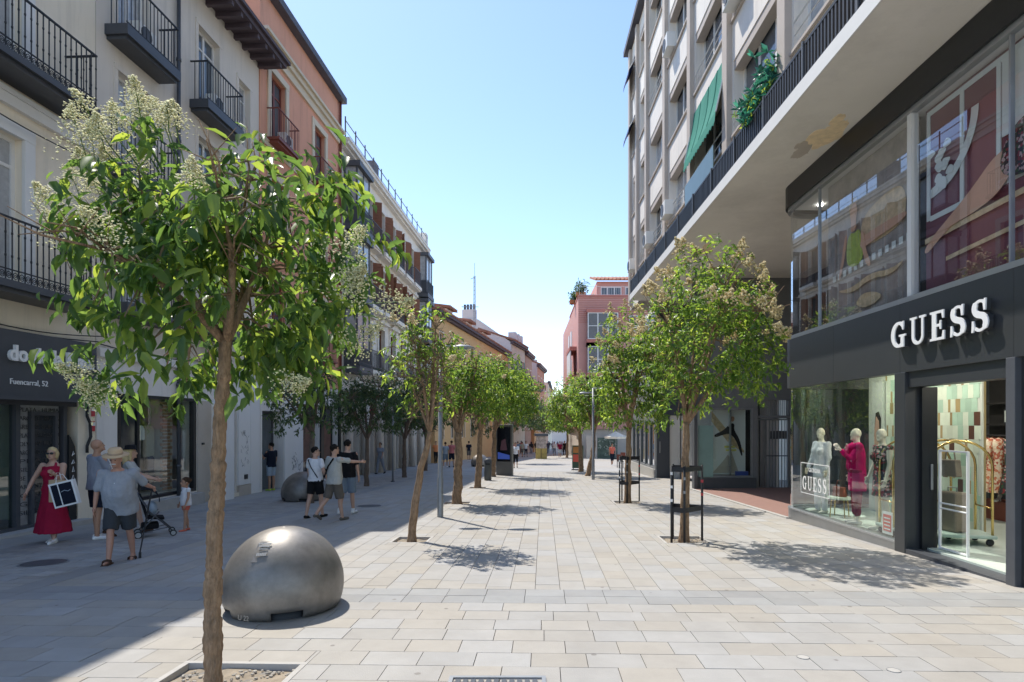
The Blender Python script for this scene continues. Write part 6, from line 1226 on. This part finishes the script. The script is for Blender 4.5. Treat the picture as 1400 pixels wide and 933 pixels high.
        for s in (-1, 1):
            limb(m, K([up(s * .09, .06, zt - .03), up(s * .07, .02, 1.46)]), [.02 * k, .014 * k])
            if female: m.ell(S(up(s * .075, .088, 1.27)), .078 * k, 8, 6)
        remesh(m, 'dress', mname, T, vox * k, 2, .014 if detail else 0, 8)
    if shoes:
        for s in (-1, 1):
            h, kn, an, q = legs[s]; m = MB(); fa = max(-.5, min(.25, q)); fd = V3(0, math.cos(fa), -math.sin(-fa) if fa < 0 else math.sin(fa) * .6); fd.normalize(); limb(m, K([an + V3(0, -.04, -.038), an + V3(0, .03, -.04), an + fd * .15 + V3(s * .012, 0, -.055)]), [.040 * k, .042 * k, .032 * k])
            if shoe_h > .06: limb(m, K([an + V3(0, -.015, -.03), an + V3(0, -.01, shoe_h - .06)]), [.045 * k, .043 * k])
            remesh(m, 'shoe', shoes, T, .011 * k, 2)
    return T, dict(hx=hx, arms={s: [S(q) for q in arms[s][:3]] + [arms[s][3]] for s in arms}, k=k, up=lambda *a: S(up(*a)), hM=hM)
def world_of(T, p): return T.location + Matrix.Rotation(T.rotation_euler[2], 3, 'Z') @ Vector(p)
for n_, c in (('red_cloth', (.33, .012, .045)), ('grey_blue', (.26, .28, .33)), ('navy', (.012, .016, .03)), ('grey_shirt', (.34, .36, .40)), ('dark_grey', (.05, .055, .062)), ('white_cloth', (.74, .74, .76)), ('coral_cloth', (.66, .16, .11)), ('black_cloth', (.012, .012, .014)), ('stone_tee', (.46, .46, .43)), ('khaki_dark', (.14, .12, .10)), ('denim', (.20, .26, .33)), ('denim_light', (.35, .42, .50)), ('pink_tee', (.60, .20, .20)), ('orange_tee', (.70, .25, .10)), ('straw', (.62, .45, .28)), ('magenta', (.45, .0, .10)), ('maroon', (.20, .005, .03)), ('cream_cloth', (.66, .64, .56)), ('sandal_brown', (.08, .045, .03)), ('neon', (.45, .65, .10)), ('teal_cloth', (.15, .3, .35))): cmat(n_, c)
# woman in red
T, I = person('woman in long red dress and sunglasses passing the silver shop', gp(72, 742), R(186), 1.66, skinm='skin_light', hair='hair_blond', hs='bob', dress=('red_cloth', 1.40, .19, .31), shoes='sign_white', armL=(.35, .12, 1.75), armR=(.1, .5, .25), legL=(.16, .05), legR=(-.12, .15), glasses=True, female=True, headturn=.15, fat=1.05)
def bag(lab, p, rz, w_, h, d, m, frame=None, tilt=0):
    t = E('shopping_bag', lab, 'bag', p, rz); t.rotation_euler = (0, tilt, rz); b_ = MB().prism([(-w_ / 2, -h), (w_ / 2, -h), (w_ / 2 * 1.03, 0), (-w_ / 2 * 1.03, 0)], -d / 2, d / 2).build('body', frame or m, t)
    if frame: MB().box(-w_ / 2 + .025, -w_ / 6, -d / 2 - .004, -d / 2, -h + .03, -.03).box(-w_ / 6 + .02, w_ / 2 - .025, -d / 2 - .004, -d / 2, -h + .03, -.03).build('print_panel', m, t); shift(fit(text_mb('Saldos', .07, .001), w_ * .4), (-.01, -d / 2 - .006, -h * .45)).build('print_word', 'sign_white', t) if False else MB().tube([(-.02, -d / 2 - .006, -h * .4), (.03, -d / 2 - .006, -h * .36), (.08, -d / 2 - .006, -h * .42), (.12, -d / 2 - .006, -h * .38)], .006, 4).build('print_mark', 'denim_light', t)
    MB().tube([(-w_ / 4, 0, 0), (-w_ / 8, 0, .12), (w_ / 8, 0, .12), (w_ / 4, 0, 0)], .006, 5).build('handle', 'sign_white', t); return t
hp = world_of(T, I['arms'][-1][2]); bag('white bordered dark paper shopping bag on the arm of the woman in red', hp + Vector((.17, -.06, -.12)), R(12), .36, .42, .10, 'navy', 'sign_white', R(-14)); bag('brown paper bag behind the white bordered bag', hp + Vector((.02, .05, -.10)), R(-10), .26, .38, .1, 'straw')
# man in grey polo, seen from behind
person('tall shaven headed man in grey polo shirt seen from behind', gp(133, 737), R(-28), 1.80, hair='hair_grey', hs='none', top='grey_blue', sleeve=.2, hem=.86, bottom='navy', leg_end=.56, shoes='sign_white', shoe_h=.04, armL=(.15, .1, .3), armR=(.35, .1, .5), legL=(.08, .05), legR=(-.06, .0), headturn=-.5, nod=-.25, fat=1.12)
# old man with hat
P0 = gp(165, 768); T, I = person('stooped old man in straw hat and open grey shirt with a cane', P0, R(196), 1.66, skinm='skin_ruddy', hair='hair_grey', hs='none', top='grey_shirt', sleeve=.24, hem=.76, bottom='dark_grey', leg_end=.50, shoes=None, armL=(-.45, .30, -.55), armR=(.15, .22, .15), legL=(-.16, .2), legR=(.28, .12), lean=.26, fat=1.5, nod=.0, headturn=-.1)
hx, k = I['hx'], I['k']; m = MB(); Mh = I['hM']
prof = [(.165, .000), (.168, .006), (.10, .016), (.094, .02), (.090, .08), (.075, .105), (.03, .108), (0, .104)]; m.lathe(prof, n=28); o = m.build('straw_hat', 'straw', T, smooth=True); o.location = hx(0, -.01, .072); o.rotation_euler = Mh.to_euler(); m = MB().lathe([(.0955, .02), (.0955, .045), (.092, .046)], n=28); b_ = m.build('hat_band', mat('band_tan', (.42, .3, .2), .8), o, smooth=True)
m = MB().ell(hx(-.02, .10, -.036), (.026 * k, .012 * k, .010 * k), 8, 5, Mh).ell(hx(.02, .10, -.036), (.026 * k, .012 * k, .010 * k), 8, 5, Mh); m.build('moustache', mat('white_hair', (.7, .68, .65), .9), T, smooth=True)
m = MB()
for z in np.linspace(.84, 1.3, 6): m.ell(I['up'](0, .205 - abs(z - 1.08) * .2, z), .007, 6, 4)
m.build('shirt_buttons', 'sign_white', T)
for s, lg in ((-1, (-.16, .2)), (1, (.28, .12))):
    pass
def sandals(T, m_='sandal_brown'):
    me = [c for c in T.children if c.name.startswith('body')][0].data; co_ = np.array([v.co for v in me.vertices]); 
    for s in (-1, 1):
        q = co_[(co_[:, 2] < .16) & (np.sign(co_[:, 0]) == s)]
        if len(q) < 5: continue
        z0 = q[:, 2].min(); q = q[q[:, 2] < z0 + .07]; y0, y1, xc = q[:, 1].min(), q[:, 1].max(), q[:, 0].mean(); mm = MB().box(xc - .052, xc + .052, y0 - .01, y1 + .015, z0 - .012, z0 + .012); sh = mm.build('sandal', m_, T, bevel=.012)
        for y in (y0 + (y1 - y0) * .45, y0 + (y1 - y0) * .68): MB().tube([(xc - .05, y, z0), (xc - .045, y, z0 + .055), (xc, y, z0 + .075 - (y - y0) * .08), (xc + .045, y, z0 + .055), (xc + .05, y, z0)], .012, 6).build('strap', m_, sh)
sandals(T)
cn = E('walking_cane', 'dark walking cane behind the old man in the straw hat', 'cane', world_of(T, I['arms'][-1][2]) * 1.0); c0 = cn.location.copy(); tip = Vector((P0.x + .12, P0.y + .25, gz(P0.y + .25) + .09)); MB().tube([(0, 0, 0), tuple(tip - c0)], [.012, .010], 8).build('shaft', 'iron', cn); MB().tube([tuple(tip - c0), tuple(tip - c0 - Vector((0, 0, .085)))], [.018, .02], 8).build('rubber_foot', 'iron', cn)
# woman behind with the pushchair
T, I = person('long haired woman in pale top and black hat behind the pushchair', gp(178, 731), R(-60), 1.68, skinm='skin_light', hair='hair_blond', hs='long', top='stone_tee', sleeve=.12, hem=.9, bottom='stone_tee', leg_end=.6, shoes='sandal_brown', shoe_h=.03, armL=(.6, .1, .6), armR=(.6, .15, .7), legL=(.3, .1), legR=(-.3, .3), female=True)
o = MB().lathe([(.13, 0), (.133, .006), (.095, .012), (.09, .07), (.05, .09), (0, .09)], n=24).build('cap', 'black_cloth', T, smooth=True); o.location = I['hx'](0, -.01, .075)
# pushchair
T = E('pushchair', 'black folding pushchair with grey wheels beside the old man', 'pushchair', gp(208, 733), R(-55)); T.scale = (.86, .86, .86); fr = 'iron'
m = MB()
for s in (-1, 1): m.tube([(s * .22, -.30, 1.0), (s * .22, -.05, .55), (s * .21, .38, .10)], .014, 8).tube([(s * .22, .12, .55), (s * .21, -.26, .10)], .014, 8).tube([(s * .21, -.26, .10), (s * .21, .30, .20)], .010, 6)
m.tube([(-.22, -.30, 1.0), (.22, -.30, 1.0)], .016, 8); m.build('frame', 'iron_grey', T, smooth=True)
MB().tube([(-.1, -.30, 1.0), (.1, -.30, 1.0)], .022, 8).build('handle_grip', 'iron', T); m = MB(); m.hexa([(-.2, -.08, .40), (.2, -.08, .40), (.2, .22, .36), (-.2, .22, .36)], [(-.2, -.08, .45), (.2, -.08, .45), (.2, .22, .42), (-.2, .22, .42)]); m.hexa([(-.2, -.12, .40), (.2, -.12, .40), (.2, -.06, .40), (-.2, -.06, .40)], [(-.2, -.26, .92), (.2, -.26, .92), (.2, -.20, .92), (-.2, -.20, .92)]); m.build('seat', 'black_cloth', T, bevel=.02)
m = MB(); n = 10
for r_ in range(6):
    a = R(100 - r_ * 22); y, z = -.16 + .30 * math.cos(a) * 1, .74 + .30 * math.sin(a); m.v += [(-.22 + .44 * i / n, y * (1 + .0 * i), z + .05 * math.sin(math.pi * i / n)) for i in range(n + 1)]
m.f = [(r_ * 11 + i, r_ * 11 + i + 1, (r_ + 1) * 11 + i + 1, (r_ + 1) * 11 + i) for r_ in range(5) for i in range(n)]; m.build('hood', 'black_cloth', T, smooth=True); MB().box(-.17, .17, -.2, .12, .17, .30).build('basket', 'black_cloth', T, bevel=.03); MB().ell((0, .0, .60), (.13, .1, .16), 12, 8).build('child_blanket', 'denim_light', T, smooth=True)
for x, y, r_ in ((-.21, -.26, .075), (.21, -.26, .075), (-.21, .38, .065), (.21, .38, .065)):
    for dx in (-.022, .022):
        wv = MB().lathe([(r_ - .02, -.012), (r_, -.012), (r_, .012), (r_ - .02, .012)], n=16); wv.v = [(x + dx + c, y + a, r_ + .03 - .03 + b) for a, b, c in wv.v]; wl_ = wv.build('wheel', 'iron', T); hv = MB().lathe([(0, .008), (r_ - .02, .008), (r_ - .02, -.008), (0, -.008)], n=16); hv.v = [(x + dx + c, y + a, r_ + b) for a, b, c in hv.v]; hv.build('hub', 'alu', wl_)
# toddler
T, I = person('toddler girl in white top and coral bloomers watching the street', gp(254, 726), R(140), 1.02, hair='hair_brown', hs='bun', top='white_cloth', sleeve=.05, hem=.86, bottom='coral_cloth', leg_end=.72, shoes='coral_cloth', shoe_h=.03, armL=(.1, .18, .3), armR=(.05, .2, .3), legL=(.12, .05), legR=(-.1, .05), fat=1.3, detail=True, hsc=1.45)
# man leaning in the doorway
person('man in navy tee and pale shorts leaning in the white doorway', gp(371, 671), R(70), 1.70, top='navy', hem=.86, bottom='denim_light', leg_end=.55, shoes='neon', shoe_h=.05, armL=(.5, .1, 2.1), armR=(.05, .1, .2), fat=1.1, headturn=.3)
# the trio
T, I = person('woman in white tee and black shorts walking arm in arm', gp(431, 708), R(-20), 1.64, skinm='skin_light', hair='hair_black', hs='short', top='white_cloth', hem=.9, bottom='black_cloth', leg_end=.58, shoes='black_cloth', shoe_h=.02, armL=(.1, .1, .3), armR=(-.1, .35, .5), legL=(-.2, .1), legR=(.22, .1), female=True, fat=1.2, headturn=-.9, glasses=True)
m = MB().tube([I['up'](-.13, .10, 1.43), I['up'](-.02, .155, 1.25), I['up'](.16, .10, 1.0)], .012, 5).tube([I['up'](-.13, -.11, 1.43), I['up'](0, -.155, 1.25), I['up'](.16, -.11, 1.0)], .012, 5).tube([I['up'](-.13, .10, 1.43), I['up'](-.13, -.11, 1.43)], .012, 5); m.build('bag_strap', 'navy', T)
T, I = person('man in pale grey tee pointing ahead with a shoulder strap', gp(457, 712), R(-35), 1.70, skinm='skin_light', top='stone_tee', sleeve=.2, hem=.84, bottom='khaki_dark', leg_end=.5, shoes='khaki_dark', shoe_h=.05, armL=(.1, .2, .4), armR=(1.35, .25, .15), legL=(-.3, .45), legR=(.2, .05), fat=1.2, headturn=-.3, glasses=True)
m = MB().tube([I['up'](.13, -.12, 1.44), I['up'](.0, -.175, 1.25), I['up'](-.19, -.13, 1.0)], .018, 5).tube([I['up'](.13, .10, 1.44), I['up'](0, .16, 1.25), I['up'](-.19, .12, 1.0)], .018, 5); m.build('bag_strap', 'black_cloth', T)
person('tall man in black tee and denim shorts walking with the pointing man', gp(475, 703), R(-10), 1.80, skinm='skin_light', top='black_cloth', sleeve=.22, hem=.86, bottom='denim', leg_end=.5, shoes='sign_white', shoe_h=.1, armL=(-.1, .12, .2), armR=(.05, .12, .15), legL=(-.12, .25), legR=(.12, .0), fat=1.15)
# farther walkers
far = [('person in grey standing by the stone columns', 520, 648, 160, 1.7, 'hair_brown', 'grey_blue', 'grey_blue', .1), ('person in pale grey top walking away by the shaded trees', 609, 639, 0, 1.7, 'hair_brown', 'denim_light', 'denim', .5), ('person in pink tee walking away between two others', 617.5, 639, -5, 1.8, 'hair_brown', 'pink_tee', 'navy', .5), ('person in navy tee walking away beside the pink tee', 627, 637, 5, 1.72, 'hair_black', 'navy', 'denim', .5), ('person in orange tee by the shaded trunk', 596, 634, 200, 1.75, 'hair_brown', 'orange_tee', 'black_cloth', .1), ('person in white by the orange tee', 602, 633, 30, 1.7, 'hair_brown', 'white_cloth', 'stone_tee', .5), ('person in dark dress passing the advertising screen', 705, 640, 180, 1.68, 'hair_brown', 'white_cloth', 'black_cloth', .4), ('person in maroon top strolling in the middle of the street', 765.5, 627, 180, 1.72, 'hair_brown', 'maroon', 'stone_tee', .55), ('person in black walking beside the maroon top', 772, 623, 170, 1.78, 'hair_black', 'black_cloth', 'black_cloth', .1), ('person in navy shirt near the far dome', 641, 631, 10, 1.78, 'hair_black', 'navy', 'khaki_dark', .5), ('person in white shirt walking by the kiosk', 719, 625, 170, 1.75, 'hair_black', 'white_cloth', 'navy', .3), ('person in blue by the kiosk crowd', 708, 626, 0, 1.72, 'hair_brown', 'denim', 'stone_tee', .5), ('person in tan beside the white shirt', 714, 625, 20, 1.7, 'hair_brown', 'khaki', 'khaki_dark', .5), ('person in pale pink at the screen edge', 702.5, 630, 180, 1.68, 'hair_blond', 'pink_tee', 'coral_cloth', .3), ('person in white passing behind the kiosk', 758, 623, 175, 1.7, 'hair_brown', 'white_cloth', 'denim', .3), ('person in coral top standing by the white parasol', 837, 637, 190, 1.6, 'hair_brown', 'coral_cloth', 'navy', .4), ('person in teal near the parasol', 868, 636, 150, 1.7, 'hair_black', 'teal_cloth', 'black_cloth', .2)]
for i, (lab, px, py, fc, H, hr, tp, bt, le) in enumerate(far):
    sw = random.uniform(.15, .3); person(lab, gp(px, py), R(fc), H, hair=hr, top=tp, bottom=bt, leg_end=le, shoes='sign_white' if i % 2 else 'black_cloth', shoe_h=.04, armL=(sw, .1, .3), armR=(-sw, .1, .2), legL=(-sw, .2), legR=(sw, .05), vox=.03, detail=False, group='people strolling down the street', female=i % 3 == 0)
# crowd at the far end reads as one mass
cm = pattern_mat('crowd_cloth', [(.5, .5, .52), (.08, .09, .14), (.4, .12, .1), (.6, .58, .5), (.03, .03, .035), (.16, .25, .4)], .8)
m = MB(); rc_ = random.Random(3)
for k in range(85):
    Y = rc_.uniform(78, 150); px = rc_.choice([rc_.uniform(640, 735), rc_.uniform(690, 782)]); X = (px - CX) / FPX * Y; z = gz(Y); s = rc_.uniform(.92, 1.06); w_ = .19
    m.ell((X, Y, z + 1.18 * s), (w_, .13, .36 * s), 8, 6).ell((X, Y, z + 1.62 * s), (.09, .1, .12), 8, 6)
    for d in (-.09, .09): st_ = rc_.uniform(-.18, .18); m.tube([(X + d, Y, z + .95 * s), (X + d, Y + st_, z + .02)], [.09, .05], 6); m.tube([(X + d * 2.4, Y, z + 1.4 * s), (X + d * 2.8, Y + st_, z + .85 * s)], [.05, .035], 6)
o = m.build('crowd', cm, smooth=True, kind='stuff'); o['label'] = 'distant crowd of shoppers at the end of the street'; o['category'] = 'crowd'
# mannequins in the display window
mn = lambda lab, x, y, rz, **k: person(lab, (x, y, -.155), R(rz), 1.84, name='mannequin', cat='mannequin', skinm='mannequin', hair=None, hs='none', detail=True, bareface=True, **k)
mn('pale mannequin in white jacket and trousers behind the glass', 6.42, 12.75, 105, top='white_cloth', sleeve=.5, hem=.72, bottom='white_cloth', leg_end=.08, shoes='cream_cloth', shoe_h=.03, female=True, armL=(.05, .05, .15), armR=(.15, .05, .35), headturn=.4)
T, I = mn('pale mannequin in a magenta fur coat and maroon trousers', 6.40, 11.35, 70, top='magenta', sleeve=.5, hem=.60, bottom='maroon', leg_end=.20, shoes='cream_cloth', shoe_h=.03, female=True, armL=(.5, .15, 1.9), armR=(.05, .1, .2), fat=1.25, headturn=.3)
m = MB()
for s in (-1, 1): limb(m, [I['up'](s * .19, 0, 1.42), I['up'](s * .09, .1, 1.38), I['up'](s * .03, .13, 1.25)], [.085, .08, .06])
remesh(m, 'fur_collar', 'magenta', T, .016, 2)
mn('pale mannequin in a short dark floral dress', 6.45, 10.62, 95, top='floral_dark', sleeve=.0, hem=.9, dress=('floral_dark', 1.35, .60, .19), shoes='cream_cloth', shoe_h=.03, female=True, armL=(.1, .1, .2), armR=(-.1, .2, .5), headturn=.3)
bpy.data.scenes.remove(TMP)
